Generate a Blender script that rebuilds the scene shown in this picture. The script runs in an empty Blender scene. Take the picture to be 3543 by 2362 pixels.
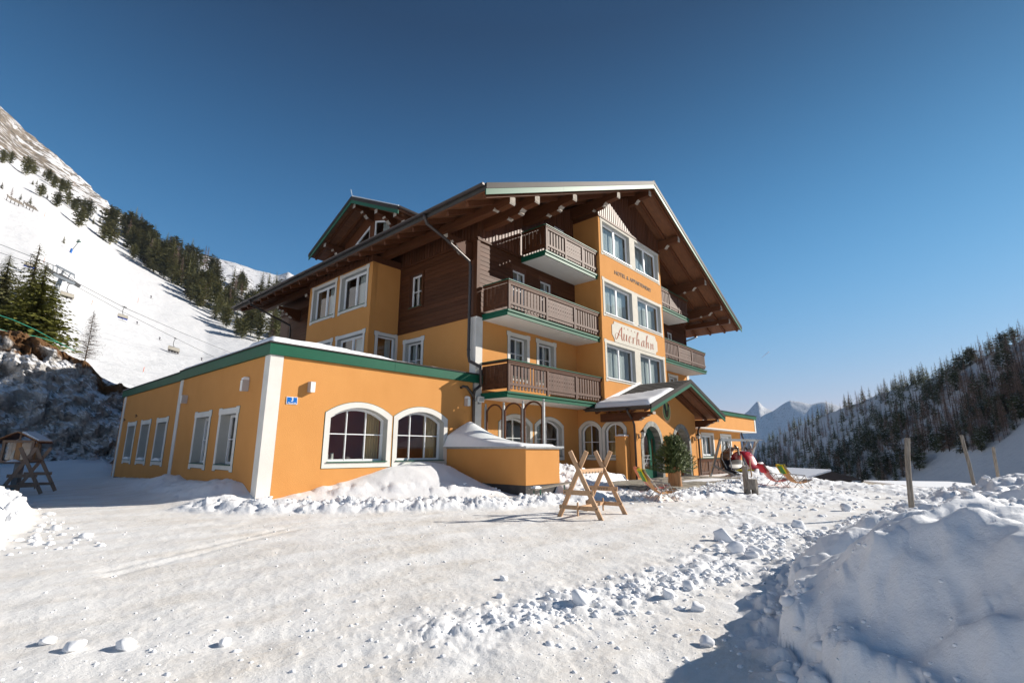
import bpy, bmesh, math, random
import numpy as np
from mathutils import Vector, Matrix, noise as mnoise
from mathutils.geometry import tessellate_polygon
R = math.radians
S = bpy.context.scene
COL = S.collection
rnd = random.Random(7)

# ------------------------------------------------------------------ camera
CAMZ = 1.4
F_PX = 1711.578
cam_d = bpy.data.cameras.new('camera'); cam = bpy.data.objects.new('camera', cam_d); COL.objects.link(cam)
yaw, pit, rol = R(41.79), R(12.428), R(0.136)
fw = Vector((math.cos(pit)*math.cos(yaw), math.cos(pit)*math.sin(yaw), math.sin(pit)))
rt = fw.cross(Vector((0, 0, 1))).normalized(); up = rt.cross(fw)
c_, s_ = math.cos(rol), math.sin(rol)
rt2 = rt*c_ + up*s_; up2 = up*c_ - rt*s_
m3 = Matrix((rt2, up2, -fw)).transposed()
cam.matrix_world = Matrix.Translation((0, 0, CAMZ)) @ m3.to_4x4()
cam_d.sensor_width = 36; cam_d.lens = F_PX/3543*36
cam_d.clip_start = 0.05; cam_d.clip_end = 12000
S.camera = cam

# ------------------------------------------------------------------ sky, sun, exposure
SUN_AZ, SUN_EL = R(-35), R(25.3)
sv = Vector((math.cos(SUN_EL)*math.cos(SUN_AZ), math.cos(SUN_EL)*math.sin(SUN_AZ), math.sin(SUN_EL)))
W = bpy.data.worlds.new('World'); S.world = W; W.use_nodes = True
nt = W.node_tree; nt.nodes.clear()
wo = nt.nodes.new('ShaderNodeOutputWorld'); bg = nt.nodes.new('ShaderNodeBackground'); sky = nt.nodes.new('ShaderNodeTexSky')
sky.sky_type = 'NISHITA'; sky.sun_disc = False
sky.sun_elevation = SUN_EL; sky.sun_rotation = math.atan2(sv.x, sv.y)
sky.altitude = 1700; sky.air_density = 1.0; sky.dust_density = 0.3; sky.ozone_density = 3.5
bg.inputs['Strength'].default_value = 0.118
# clear high-altitude winter air: deeper, more contrasty blue than the model gives; one smooth curve over the whole dome
def wmath(op, a=None, b=None, c=None):
    n_ = nt.nodes.new('ShaderNodeMath'); n_.operation = op
    for i_, q_ in enumerate((a, b, c)):
        if q_ is None: continue
        if isinstance(q_, (int, float)): n_.inputs[i_].default_value = q_
        else: nt.links.new(q_, n_.inputs[i_])
    return n_.outputs[0]
sp_ = nt.nodes.new('ShaderNodeSeparateColor'); cb_ = nt.nodes.new('ShaderNodeCombineColor'); nt.links.new(sky.outputs[0], sp_.inputs[0])
tcw_ = nt.nodes.new('ShaderNodeTexCoord'); sxw_ = nt.nodes.new('ShaderNodeSeparateXYZ'); nt.links.new(tcw_.outputs['Generated'], sxw_.inputs[0])
zc_ = wmath('MINIMUM', wmath('MAXIMUM', sxw_.outputs[2], 0.0), .70)
for i_, (a_, g_, b_, c2_) in enumerate(((.20, 1.3, -.3, -1.7), (-.58, .95, 3.15, -5.6), (-.62, .72, 3.0, -5.45))):
    x_ = wmath('MULTIPLY', sp_.outputs[i_], .1318); y_ = wmath('POWER', x_, g_)
    e_ = wmath('MULTIPLY_ADD', zc_, c2_, b_); e_ = wmath('MULTIPLY_ADD', e_, zc_, a_); e_ = wmath('EXPONENT', e_)
    nt.links.new(wmath('MULTIPLY', wmath('MULTIPLY', y_, e_), 1/.2248), cb_.inputs[i_])
nt.links.new(cb_.outputs[0], bg.inputs[0]); nt.links.new(bg.outputs[0], wo.inputs[0])
sl = bpy.data.lights.new('sun', 'SUN'); sl.energy = 3.95; sl.angle = R(0.5); sl.color = (1.0, 0.93, 0.83)
so = bpy.data.objects.new('sun', sl); COL.objects.link(so)
so.rotation_euler = (-sv).to_track_quat('-Z', 'Y').to_euler(); so.location = (0, 0, 60)
S.view_settings.view_transform = 'Standard'; S.view_settings.look = 'None'
S.view_settings.gamma = 1; S.view_settings.use_curve_mapping = False
S.view_settings.exposure = 1.0
S.render.engine = 'CYCLES'

# ------------------------------------------------------------------ materials
def mk(name, base, c2=None, vs=2.0, rough=.8, metal=0.0, spec=.5, bump=0.0, bs=30.0, stretch=(1, 1, 1), mixw=.5, objvar=0.0, coat=0.0, det=4, obj2=None, worldco=False, spots=None):
    m = bpy.data.materials.new(name); m.use_nodes = True
    n = m.node_tree; b = n.nodes['Principled BSDF']
    b.inputs['Roughness'].default_value = rough; b.inputs['Metallic'].default_value = metal
    b.inputs['Specular IOR Level'].default_value = spec
    if coat: b.inputs['Coat Weight'].default_value = coat; b.inputs['Coat Roughness'].default_value = .25
    L = n.links.new
    if worldco:
        tc = n.nodes.new('ShaderNodeNewGeometry'); co = tc.outputs['Position']
    else:
        tc = n.nodes.new('ShaderNodeTexCoord'); co = tc.outputs['Object']
    mp = n.nodes.new('ShaderNodeMapping'); mp.inputs['Scale'].default_value = stretch; L(co, mp.inputs[0])
    vec = mp.outputs[0]
    if objvar or obj2:
        oi = n.nodes.new('ShaderNodeObjectInfo')
        ad = n.nodes.new('ShaderNodeVectorMath'); ad.operation = 'ADD'
        sc = n.nodes.new('ShaderNodeVectorMath'); sc.operation = 'SCALE'
        cv = n.nodes.new('ShaderNodeCombineXYZ'); L(oi.outputs['Random'], cv.inputs[0]); L(oi.outputs['Random'], cv.inputs[1]); L(oi.outputs['Random'], cv.inputs[2])
        L(cv.outputs[0], sc.inputs[0]); sc.inputs['Scale'].default_value = 37.0
        L(mp.outputs[0], ad.inputs[0]); L(sc.outputs[0], ad.inputs[1]); vec = ad.outputs[0]
    b.inputs['Base Color'].default_value = (*base, 1)
    if c2:
        t = n.nodes.new('ShaderNodeTexNoise'); t.inputs['Scale'].default_value = vs; t.inputs['Detail'].default_value = det; t.inputs['Roughness'].default_value = .6
        L(vec, t.inputs['Vector'])
        r = n.nodes.new('ShaderNodeValToRGB'); r.color_ramp.elements[0].position = .5-mixw*.35; r.color_ramp.elements[1].position = .5+mixw*.35
        r.color_ramp.elements[0].color = (*base, 1); r.color_ramp.elements[1].color = (*c2, 1)
        L(t.outputs['Fac'], r.inputs[0]); out = r.outputs[0]
        if objvar or obj2:
            hs = n.nodes.new('ShaderNodeHueSaturation')
            mr = n.nodes.new('ShaderNodeMapRange'); mr.inputs[3].default_value = 1-objvar; mr.inputs[4].default_value = 1+objvar
            L(oi.outputs['Random'], mr.inputs[0]); L(mr.outputs[0], hs.inputs['Value']); L(out, hs.inputs['Color']); out = hs.outputs[0]
        L(out, b.inputs['Base Color'])
    if bump:
        t2 = n.nodes.new('ShaderNodeTexNoise'); t2.inputs['Scale'].default_value = bs; t2.inputs['Detail'].default_value = 5
        L(vec, t2.inputs['Vector'])
        bp = n.nodes.new('ShaderNodeBump'); bp.inputs['Strength'].default_value = bump; bp.inputs['Distance'].default_value = .02
        L(t2.outputs['Fac'], bp.inputs['Height']); L(bp.outputs[0], b.inputs['Normal'])
    return m

M = {}
M['orange'] = mk('orange_plaster', (.60, .288, .092), (.52, .238, .070), vs=1.1, rough=.92, spec=.2, bump=.5, bs=60, mixw=1.1, stretch=(1, 1, .7), worldco=True, det=8)
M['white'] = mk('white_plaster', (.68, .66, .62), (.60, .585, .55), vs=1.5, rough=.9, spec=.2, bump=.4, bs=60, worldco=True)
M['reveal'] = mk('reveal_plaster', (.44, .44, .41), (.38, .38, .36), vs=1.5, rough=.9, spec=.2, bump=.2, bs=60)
M['pvc'] = mk('white_window_frame', (.78, .79, .80), rough=.35)
M['soffit'] = mk('white_soffit', (.70, .69, .66), (.66, .65, .62), vs=1, rough=.9)
M['green'] = mk('green_sheet_metal', (.012, .10, .058), (.010, .08, .046), vs=.7, rough=.45, metal=0, spec=.14)
M['dkgreen'] = mk('dark_green_paint', (.01, .09, .055), rough=.3)
M['wood'] = mk('brown_stained_wood', (.105, .042, .02), (.062, .024, .012), vs=3, stretch=(.5, 14, 14), rough=.5, spec=.10, bump=.12, bs=6, objvar=.18)
M['woodv'] = mk('brown_vertical_boards', (.125, .048, .023), (.075, .028, .014), vs=3, stretch=(14, 14, .5), rough=.5, spec=.3, bump=.12, bs=6, objvar=.2)
M['woody'] = mk('brown_beam_wood', (.125, .046, .02), (.07, .026, .012), vs=3, stretch=(14, .5, 14), rough=.6, spec=.15, bump=.12, bs=6, objvar=.2)
M['slat'] = mk('weathered_slat_wood', (.115, .062, .044), (.075, .038, .026), vs=3, stretch=(14, 14, .6), rough=.55, spec=.22, bump=.15, bs=6, objvar=.14)
M['endgrain'] = mk('grey_end_grain', (.42, .38, .33), (.25, .21, .17), vs=9, rough=.9, bump=.3, bs=20)
M['soffwood'] = mk('soffit_boards', (.20, .078, .03), (.09, .034, .015), vs=2.2, stretch=(1.2, 9, 1.2), rough=.6, bump=.2, bs=8)
M['metal'] = mk('grey_brown_sheet_metal', (.05, .044, .042), (.038, .034, .032), vs=.8, rough=.5, metal=0, spec=.06)
M['gutter'] = mk('brown_gutter', (.05, .04, .037), rough=.35, metal=.3)
M['roof'] = mk('dark_roof_tiles', (.06, .055, .05), (.04, .037, .034), vs=3, rough=.75, bump=.4, bs=12)
M['galv'] = mk('galvanised_steel', (.40, .42, .43), (.30, .32, .33), vs=5, rough=.45, metal=.5)
M['plinth'] = mk('dark_plinth', (.06, .055, .055), (.04, .038, .038), vs=5, rough=.9)
M['snowroof'] = mk('roof_snow', (.84, .85, .87), (.80, .81, .84), vs=2, rough=.7, spec=.3, bump=.35, bs=9, worldco=True)
M['lampbox'] = mk('grey_lamp_housing', (.46, .42, .40), rough=.6)
M['lens'] = mk('lamp_lens', (.75, .75, .72), rough=.3)
M['black'] = mk('black_metal', (.02, .02, .022), rough=.4)
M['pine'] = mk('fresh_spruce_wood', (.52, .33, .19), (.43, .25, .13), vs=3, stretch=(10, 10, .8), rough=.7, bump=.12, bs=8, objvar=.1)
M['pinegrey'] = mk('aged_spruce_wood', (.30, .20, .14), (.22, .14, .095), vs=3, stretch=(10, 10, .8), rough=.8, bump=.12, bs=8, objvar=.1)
M['oldwood'] = mk('weathered_grey_wood', (.30, .265, .225), (.13, .11, .09), vs=3.5, stretch=(9, 9, 1.2), rough=.9, bump=.5, bs=9)
M['trunkpeel'] = mk('peeled_trunk', (.50, .26, .11), (.34, .15, .055), vs=2.5, stretch=(7, 7, .8), rough=.7, bump=.3, bs=8)
M['stone'] = mk('grey_slate_stone', (.30, .30, .27), (.17, .17, .16), vs=4, rough=.8, bump=.5, bs=18, objvar=.25)
M['paver'] = mk('paving_stone', (.30, .27, .22), (.19, .17, .14), vs=4, rough=.85, bump=.5, bs=22, objvar=.3)
M['rock'] = mk('rock_face', (.30, .29, .28), (.12, .115, .11), vs=.9, rough=.9, bump=.9, bs=3.0, det=8)
M['bark'] = mk('bark', (.07, .05, .035), (.045, .03, .02), vs=8, stretch=(4, 4, 1), rough=.95, bump=.5, bs=14)
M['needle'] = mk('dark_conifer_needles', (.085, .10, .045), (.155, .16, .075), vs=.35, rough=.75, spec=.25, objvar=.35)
M['needleL'] = mk('olive_conifer_needles', (.14, .15, .03), (.24, .235, .055), vs=.8, rough=.7, spec=.25, objvar=.15)
M['larch'] = mk('brown_larch_twigs', (.33, .23, .185), (.24, .165, .13), vs=.4, rough=.9, spec=.1, objvar=.3)
M['twig'] = mk('bare_twigs', (.13, .095, .07), (.09, .065, .05), vs=2, rough=.9, spec=.1)
M['clump'] = mk('snow_clump', (.83, .84, .86), rough=.75, spec=.2)
M['fir'] = mk('fir_needles', (.075, .105, .03), (.12, .15, .045), vs=6, rough=.6, spec=.3)
M['red'] = mk('red_fibreglass', (.42, .008, .018), (.36, .006, .014), vs=2, rough=.22, coat=.5)
M['redcloth'] = mk('red_cloth', (.62, .015, .03), rough=.8)
M['yellow'] = mk('yellow_cloth', (.85, .68, .02), rough=.75)
M['greencl'] = mk('green_cloth', (.07, .26, .05), rough=.75)
M['coral'] = mk('coral_cloth', (.75, .22, .09), rough=.75)
M['alu'] = mk('aluminium_tube', (.30, .27, .24), rough=.45, metal=.4)
M['brownglass'] = mk('brown_tinted_shell', (.09, .045, .02), (.16, .07, .03), vs=3, rough=.15, coat=.4)
M['beige'] = mk('beige_canopy', (.45, .41, .34), rough=.5)
M['blue'] = mk('blue_seat', (.02, .07, .42), rough=.5)
M['signblue'] = mk('blue_enamel', (.01, .13, .45), rough=.2)
M['signwhite'] = mk('white_enamel', (.85, .85, .85), rough=.3)
M['brick'] = mk('letter_brown', (.32, .10, .055), rough=.9)
M['lettergrey'] = mk('letter_grey', (.17, .13, .10), rough=.8)
M['plaque'] = mk('plaque_plaster', (.60, .565, .49), (.54, .51, .44), vs=3, rough=.95, bump=.3, bs=40)
M['bird'] = mk('bird_dark', (.022, .03, .032), rough=.8)
M['birdbrown'] = mk('bird_brown', (.09, .05, .02), rough=.8)
M['ovalgreen'] = mk('oval_green', (.25, .34, .13), rough=.8)
M['ovalrim'] = mk('oval_rim', (.13, .22, .12), rough=.8)
M['curtain'] = mk('white_curtain', (.55, .56, .55), (.42, .44, .44), vs=3, stretch=(8, 1, .4), rough=.9)
M['curtainy'] = mk('yellow_curtain', (.55, .38, .17), (.44, .28, .12), vs=3, stretch=(8, 1, .4), rough=.9)
M['skytint'] = mk('sky_tint_sheet', (.50, .55, .57), (.30, .34, .36), vs=1.2, stretch=(3, 1, .5), rough=.9)  # added sheets behind the bay panes; reflected sky is put into their colour
M['room'] = mk('room_wall', (.50, .46, .38), rough=.9)
M['roomred'] = mk('red_room_wall', (.50, .11, .06), (.40, .085, .05), vs=1, rough=.9)
M['picture'] = mk('wall_picture', (.10, .16, .26), (.34, .40, .42), vs=5, rough=.5)
M['sprayrim'] = mk('faded_plaster_rim', (.66, .36, .17), rough=.9)
M['skin'] = mk('skin', (.5, .3, .2), rough=.6)
M['jacket'] = mk('dark_ski_clothes', (.03, .035, .06), (.06, .03, .03), vs=3, rough=.8)
M['rope'] = mk('green_rope', (.03, .30, .20), rough=.6)
M['orangepole'] = mk('orange_pole', (.8, .16, .05), rough=.5)
M['grass'] = mk('brown_dry_grass', (.19, .105, .045), (.11, .06, .025), vs=6, rough=.95, bump=.8, bs=25)
M['trail'] = mk('cloud_white', (.9, .9, .9), rough=1)
M['darkhut'] = mk('dark_boarding', (.045, .033, .03), (.03, .024, .022), vs=4, stretch=(6, 6, .5), rough=.8)
M['cable'] = mk('steel_cable', (.08, .08, .08), rough=.6)

# striped sling cloths
def striped(name, ca, cb, scale):
    m = bpy.data.materials.new(name); m.use_nodes = True; n = m.node_tree; b = n.nodes['Principled BSDF']; b.inputs['Roughness'].default_value = .8
    tc = n.nodes.new('ShaderNodeTexCoord'); w = n.nodes.new('ShaderNodeTexWave'); w.wave_type = 'BANDS'; w.bands_direction = 'Y'; w.inputs['Scale'].default_value = scale
    r = n.nodes.new('ShaderNodeValToRGB'); r.color_ramp.interpolation = 'CONSTANT'; r.color_ramp.elements[0].color = (*ca, 1); r.color_ramp.elements[1].color = (*cb, 1); r.color_ramp.elements[1].position = .5
    n.links.new(tc.outputs['Object'], w.inputs[0]); n.links.new(w.outputs[0], r.inputs[0]); n.links.new(r.outputs[0], b.inputs['Base Color'])
    return m
M['strO'] = striped('orange_striped_sling', (.62, .24, .05), (.72, .50, .28), 4.5)
M['strR'] = striped('red_striped_sling', (.70, .05, .04), (.72, .45, .38), 4.5)

# glass: clear reflective pane
def glass_mat():
    m = bpy.data.materials.new('window_glass'); m.use_nodes = True; n = m.node_tree; n.nodes.clear()
    o = n.nodes.new('ShaderNodeOutputMaterial'); mx = n.nodes.new('ShaderNodeMixShader'); tr = n.nodes.new('ShaderNodeBsdfTransparent'); gl = n.nodes.new('ShaderNodeBsdfGlossy')
    tr.inputs[0].default_value = (.93, .95, .94, 1); gl.inputs['Roughness'].default_value = .02
    fr = n.nodes.new('ShaderNodeFresnel'); fr.inputs[0].default_value = 2.2
    ns = n.nodes.new('ShaderNodeTexNoise'); ns.inputs['Scale'].default_value = 1.3
    tc = n.nodes.new('ShaderNodeTexCoord'); bp = n.nodes.new('ShaderNodeBump'); bp.inputs['Strength'].default_value = .03; bp.inputs['Distance'].default_value = .1
    L = n.links.new; L(tc.outputs['Object'], ns.inputs[0]); L(ns.outputs[0], bp.inputs['Height']); L(bp.outputs[0], gl.inputs['Normal'])
    gb_ = n.nodes.new('ShaderNodeNewGeometry'); mf_ = n.nodes.new('ShaderNodeMath'); mf_.operation = 'SUBTRACT'; mf_.use_clamp = True; L(fr.outputs[0], mf_.inputs[0]); L(gb_.outputs['Backfacing'], mf_.inputs[1]); L(mf_.outputs[0], mx.inputs[0]); L(tr.outputs[0], mx.inputs[1]); L(gl.outputs[0], mx.inputs[2]); L(mx.outputs[0], o.inputs[0])
    return m
M['glass'] = glass_mat()
def clear_glass():
    m = M['glass'].copy(); m.name = 'clear_screen_glass'
    for nd in m.node_tree.nodes:
        if nd.type == 'BSDF_TRANSPARENT': nd.inputs[0].default_value = (.93, .95, .94, 1)
        if nd.type == 'FRESNEL': nd.inputs[0].default_value = 1.25
    return m
M['clearglass'] = clear_glass()

# snow (ground, slopes): clean and packed/dirty zones, slope dependent rock for the ridge
def snow_ground():
    m = bpy.data.materials.new('snow_ground'); m.use_nodes = True; n = m.node_tree; b = n.nodes['Principled BSDF']; L = n.links.new
    b.inputs['Roughness'].default_value = .62; b.inputs['Specular IOR Level'].default_value = .35
    g = n.nodes.new('ShaderNodeNewGeometry')
    at = n.nodes.new('ShaderNodeAttribute'); at.attribute_name = 'dirt'
    n1 = n.nodes.new('ShaderNodeTexNoise'); n1.inputs['Scale'].default_value = .55; n1.inputs['Detail'].default_value = 8; n1.inputs['Roughness'].default_value = .65
    mp = n.nodes.new('ShaderNodeMapping'); mp.inputs['Rotation'].default_value = (0, 0, R(-52)); mp.inputs['Scale'].default_value = (1, 2.6, 1)
    L(g.outputs['Position'], mp.inputs[0]); L(mp.outputs[0], n1.inputs[0])
    n2 = n.nodes.new('ShaderNodeTexNoise'); n2.inputs['Scale'].default_value = 9; n2.inputs['Detail'].default_value = 8; n2.inputs['Roughness'].default_value = .7; L(mp.outputs[0], n2.inputs[0])
    r1 = n.nodes.new('ShaderNodeValToRGB'); r1.color_ramp.elements[0].position = .42; r1.color_ramp.elements[1].position = .68; r1.color_ramp.elements[0].color = (0, 0, 0, 1); L(n1.outputs[0], r1.inputs[0])
    r2 = n.nodes.new('ShaderNodeValToRGB'); r2.color_ramp.elements[0].position = .45; r2.color_ramp.elements[1].position = .72; r2.color_ramp.elements[0].color = (.45, .45, .45, 1); L(n2.outputs[0], r2.inputs[0])
    mu = n.nodes.new('ShaderNodeMath'); mu.operation = 'MULTIPLY'; L(r1.outputs[0], mu.inputs[0]); L(r2.outputs[0], mu.inputs[1])
    mu2 = n.nodes.new('ShaderNodeMath'); mu2.operation = 'MULTIPLY'; L(mu.outputs[0], mu2.inputs[0]); L(at.outputs['Fac'], mu2.inputs[1])
    base = n.nodes.new('ShaderNodeMix'); base.data_type = 'RGBA'; base.inputs[6].default_value = (.87, .875, .89, 1); base.inputs[7].default_value = (.84, .83, .815, 1); L(at.outputs['Fac'], base.inputs[0])
    mx = n.nodes.new('ShaderNodeMix'); mx.data_type = 'RGBA'; mx.inputs[7].default_value = (.60, .53, .445, 1)
    L(base.outputs[2], mx.inputs[6]); L(mu2.outputs[0], mx.inputs[0]); L(mx.outputs[2], b.inputs['Base Color'])
    n3 = n.nodes.new('ShaderNodeTexNoise'); n3.inputs['Scale'].default_value = 16; n3.inputs['Detail'].default_value = 9; n3.inputs['Roughness'].default_value = .72; L(g.outputs['Position'], n3.inputs[0])
    bp = n.nodes.new('ShaderNodeBump'); bp.inputs['Strength'].default_value = .5; bp.inputs['Distance'].default_value = .03; L(n3.outputs[0], bp.inputs['Height']); L(bp.outputs[0], b.inputs['Normal'])
    return m
M['snow'] = snow_ground()
def slope_mat(name, rockcol=(.27, .22, .165), rock2=(.045, .042, .04), bscale=.35, bd=1.0):
    m = bpy.data.materials.new(name); m.use_nodes = True; n = m.node_tree; b = n.nodes['Principled BSDF']; L = n.links.new
    b.inputs['Roughness'].default_value = .8; b.inputs['Specular IOR Level'].default_value = .2
    g = n.nodes.new('ShaderNodeNewGeometry'); at = n.nodes.new('ShaderNodeAttribute'); at.attribute_name = 'rock'
    n1 = n.nodes.new('ShaderNodeTexNoise'); n1.inputs['Scale'].default_value = .10; n1.inputs['Detail'].default_value = 10; n1.inputs['Roughness'].default_value = .68; n1.inputs['Distortion'].default_value = .6
    mp = n.nodes.new('ShaderNodeMapping'); mp.inputs['Scale'].default_value = (1, 1, .8); L(g.outputs['Position'], mp.inputs[0]); L(mp.outputs[0], n1.inputs[0])
    ad = n.nodes.new('ShaderNodeMath'); ad.operation = 'ADD'; L(n1.outputs[0], ad.inputs[0]); L(at.outputs['Fac'], ad.inputs[1])
    r = n.nodes.new('ShaderNodeValToRGB'); r.color_ramp.elements[0].position = .91; r.color_ramp.elements[1].position = .96; L(ad.outputs[0], r.inputs[0])
    n2 = n.nodes.new('ShaderNodeTexNoise'); n2.inputs['Scale'].default_value = .22; n2.inputs['Detail'].default_value = 9; n2.inputs['Roughness'].default_value = .7; L(g.outputs['Position'], n2.inputs[0]); rr2 = n.nodes.new('ShaderNodeValToRGB'); rr2.color_ramp.elements[0].position = .38; rr2.color_ramp.elements[1].position = .62; L(n2.outputs[0], rr2.inputs[0])
    rc = n.nodes.new('ShaderNodeMix'); rc.data_type = 'RGBA'; rc.inputs[6].default_value = (*rockcol, 1); rc.inputs[7].default_value = (*rock2, 1); L(rr2.outputs[0], rc.inputs[0])
    mx = n.nodes.new('ShaderNodeMix'); mx.data_type = 'RGBA'; mx.inputs[6].default_value = (.56, .565, .58, 1); L(r.outputs[0], mx.inputs[0]); L(rc.outputs[2], mx.inputs[7]); L(mx.outputs[2], b.inputs['Base Color'])
    n3 = n.nodes.new('ShaderNodeTexNoise'); n3.inputs['Scale'].default_value = bscale; n3.inputs['Detail'].default_value = 8; n3.inputs['Roughness'].default_value = .65; L(g.outputs['Position'], n3.inputs[0])
    bp = n.nodes.new('ShaderNodeBump'); bp.inputs['Strength'].default_value = .6; bp.inputs['Distance'].default_value = bd; L(n3.outputs[0], bp.inputs['Height']); L(bp.outputs[0], b.inputs['Normal'])
    return m
M['slope'] = slope_mat('slope_snow')
M['peak'] = slope_mat('peak_snow', (.20, .19, .19), (.12, .12, .13), .012, 12)

# ------------------------------------------------------------------ object helpers
WM = {}
def _link(o, parent, mw):
    COL.objects.link(o); WM[o.name] = mw
    if parent is not None:
        o.parent = parent; o.matrix_local = WM[parent.name].inverted() @ mw
    else:
        o.matrix_world = mw
    return o
def thing(name, label, cat, loc=(0, 0, 0), rotz=0, group=None, sc=1.0):
    o = bpy.data.objects.new(name, None); o.empty_display_size = .2
    _link(o, None, Matrix.Translation(loc) @ Matrix.Rotation(rotz, 4, 'Z') @ Matrix.Scale(sc, 4))
    tag(o, label, cat, group); return o
def tag(o, label=None, cat=None, group=None, kind=None):
    if label: o['label'] = label
    if cat: o['category'] = cat
    if group: o['group'] = group
    if kind: o['kind'] = kind
    return o
def part(name, me, mat, parent, mw=None, local=None, label=None):
    """mesh object; mw = world matrix of the mesh frame (default: identity = mesh in world coordinates); local = matrix in the parent's frame"""
    o = bpy.data.objects.new(name, me)
    if mat is not None and len(me.materials) == 0:
        for x in (mat if isinstance(mat, (list, tuple)) else [mat]): me.materials.append(x)
    if local is not None: mw = WM[parent.name] @ local
    if mw is None: mw = Matrix.Identity(4)
    _link(o, parent, mw)
    if label: o['label'] = label
    return o
def solo(name, me, mat, label, cat, mw=None, group=None, kind=None):
    o = part(name, me, mat, None, mw); tag(o, label, cat, group, kind); return o
def copy_tree(o, loc=None, rotz=0, sc=1.0, label=None, parent=None, mw=None):
    c = o.copy(); COL.objects.link(c)
    if parent is None:
        mw = mw if mw is not None else Matrix.Translation(loc) @ Matrix.Rotation(rotz, 4, 'Z') @ Matrix.Scale(sc, 4)
        c.matrix_world = mw; WM[c.name] = mw
        if label: c['label'] = label
    else:
        c.parent = parent; c.matrix_local = o.matrix_local.copy(); WM[c.name] = WM[parent.name] @ o.matrix_local
    for ch in list(o.children): copy_tree(ch, parent=c)
    return c
T = Matrix.Translation
def RZ(a): return Matrix.Rotation(a, 4, 'Z')

class MB:
    def __init__(s): s.v = []; s.f = []; s.m = []
    def add(s, vs, fs, mi=0):
        o = len(s.v); s.v += [tuple(v) for v in vs]; s.f += [tuple(i+o for i in f) for f in fs]; s.m += [mi]*len(fs); return s
    def box(s, x0, x1, y0, y1, z0, z1, mi=0):
        v = [(x, y, z) for z in (z0, z1) for y in (y0, y1) for x in (x0, x1)]
        return s.add(v, [(0, 2, 3, 1), (4, 5, 7, 6), (0, 1, 5, 4), (2, 6, 7, 3), (0, 4, 6, 2), (1, 3, 7, 5)], mi)
    def beam(s, p0, p1, w, h, upv=(0, 0, 1), mi=0, ext=0.0):
        p0 = Vector(p0); p1 = Vector(p1); d = (p1-p0).normalized(); p0 = p0-d*ext; p1 = p1+d*ext
        u = Vector(upv); a = d.cross(u)
        if a.length < 1e-4: a = d.cross(Vector((1, 0, 0)))
        a.normalize(); b = a.cross(d).normalized(); v = []
        for p in (p0, p1):
            for i, j in ((-1, -1), (1, -1), (1, 1), (-1, 1)): v.append(p+a*(i*w/2)+b*(j*h/2))
        return s.add(v, [(3, 2, 1, 0), (4, 5, 6, 7), (0, 1, 5, 4), (1, 2, 6, 5), (2, 3, 7, 6), (3, 0, 4, 7)], mi)
    def tube(s, pts, r, n=8, mi=0, r2=None, cap=True):
        pts = [Vector(p) for p in pts]; N = len(pts); rings = []
        prev = None
        for i, p in enumerate(pts):
            d = (pts[min(i+1, N-1)]-pts[max(i-1, 0)]).normalized()
            if prev is None:
                a = d.cross(Vector((0, 0, 1)))
                if a.length < 1e-3: a = d.cross(Vector((1, 0, 0)))
            else: a = prev - d*prev.dot(d)
            a.normalize(); prev = a; b = d.cross(a)
            rr = r if r2 is None else r+(r2-r)*i/(N-1)
            rings.append([p+(a*math.cos(t)+b*math.sin(t))*rr for t in [2*math.pi*k/n for k in range(n)]])
        v = [q for g in rings for q in g]; f = []
        for i in range(N-1):
            for k in range(n):
                f.append((i*n+k, i*n+(k+1) % n, (i+1)*n+(k+1) % n, (i+1)*n+k))
        if cap: f += [tuple(range(n))[::-1], tuple((N-1)*n+k for k in range(n))]
        return s.add(v, f, mi)
    def prism(s, poly, axis, a0, a1, mi=0):
        """poly: 2D points; extruded along axis. axis 'y': (x,z); 'x': (y,z); 'z': (x,y)"""
        def mkv(p, a): return {'y': (p[0], a, p[1]), 'x': (a, p[0], p[1]), 'z': (p[0], p[1], a)}[axis]
        n = len(poly); v = [mkv(p, a0) for p in poly]+[mkv(p, a1) for p in poly]
        tri = tessellate_polygon([[Vector((p[0], p[1], 0)) for p in poly]])
        f = [tuple(t) for t in tri]+[tuple(i+n for i in t[::-1]) for t in tri]+[(i, (i+1) % n, (i+1) % n+n, i+n) for i in range(n)]
        return s.add(v, f, mi)
    def plate(s, outline, holes, y0, y1, mi=0):
        """solid plate in the xz plane from depth y0 to y1 with holes"""
        loops = [outline]+list(holes); pts = [p for l in loops for p in l]; n = len(pts)
        tri = tessellate_polygon([[Vector((p[0], p[1], 0)) for p in l] for l in loops])
        v = [(p[0], y0, p[1]) for p in pts]+[(p[0], y1, p[1]) for p in pts]
        f = [tuple(t) for t in tri]+[tuple(i+n for i in t[::-1]) for t in tri]
        o = 0
        for l in loops:
            k = len(l); f += [(o+i, o+(i+1) % k, o+(i+1) % k+n, o+i+n) for i in range(k)]; o += k
        return s.add(v, f, mi)
    def mesh(s, name='m', smooth=False, fix=True):
        me = bpy.data.meshes.new(name); me.from_pydata(s.v, [], s.f)
        if any(s.m): me.polygons.foreach_set('material_index', s.m)
        if fix:
            b = bmesh.new(); b.from_mesh(me); bmesh.ops.recalc_face_normals(b, faces=b.faces); b.to_mesh(me); b.free()
        if smooth: me.polygons.foreach_set('use_smooth', [True]*len(me.polygons))
        me.update(); return me

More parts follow.
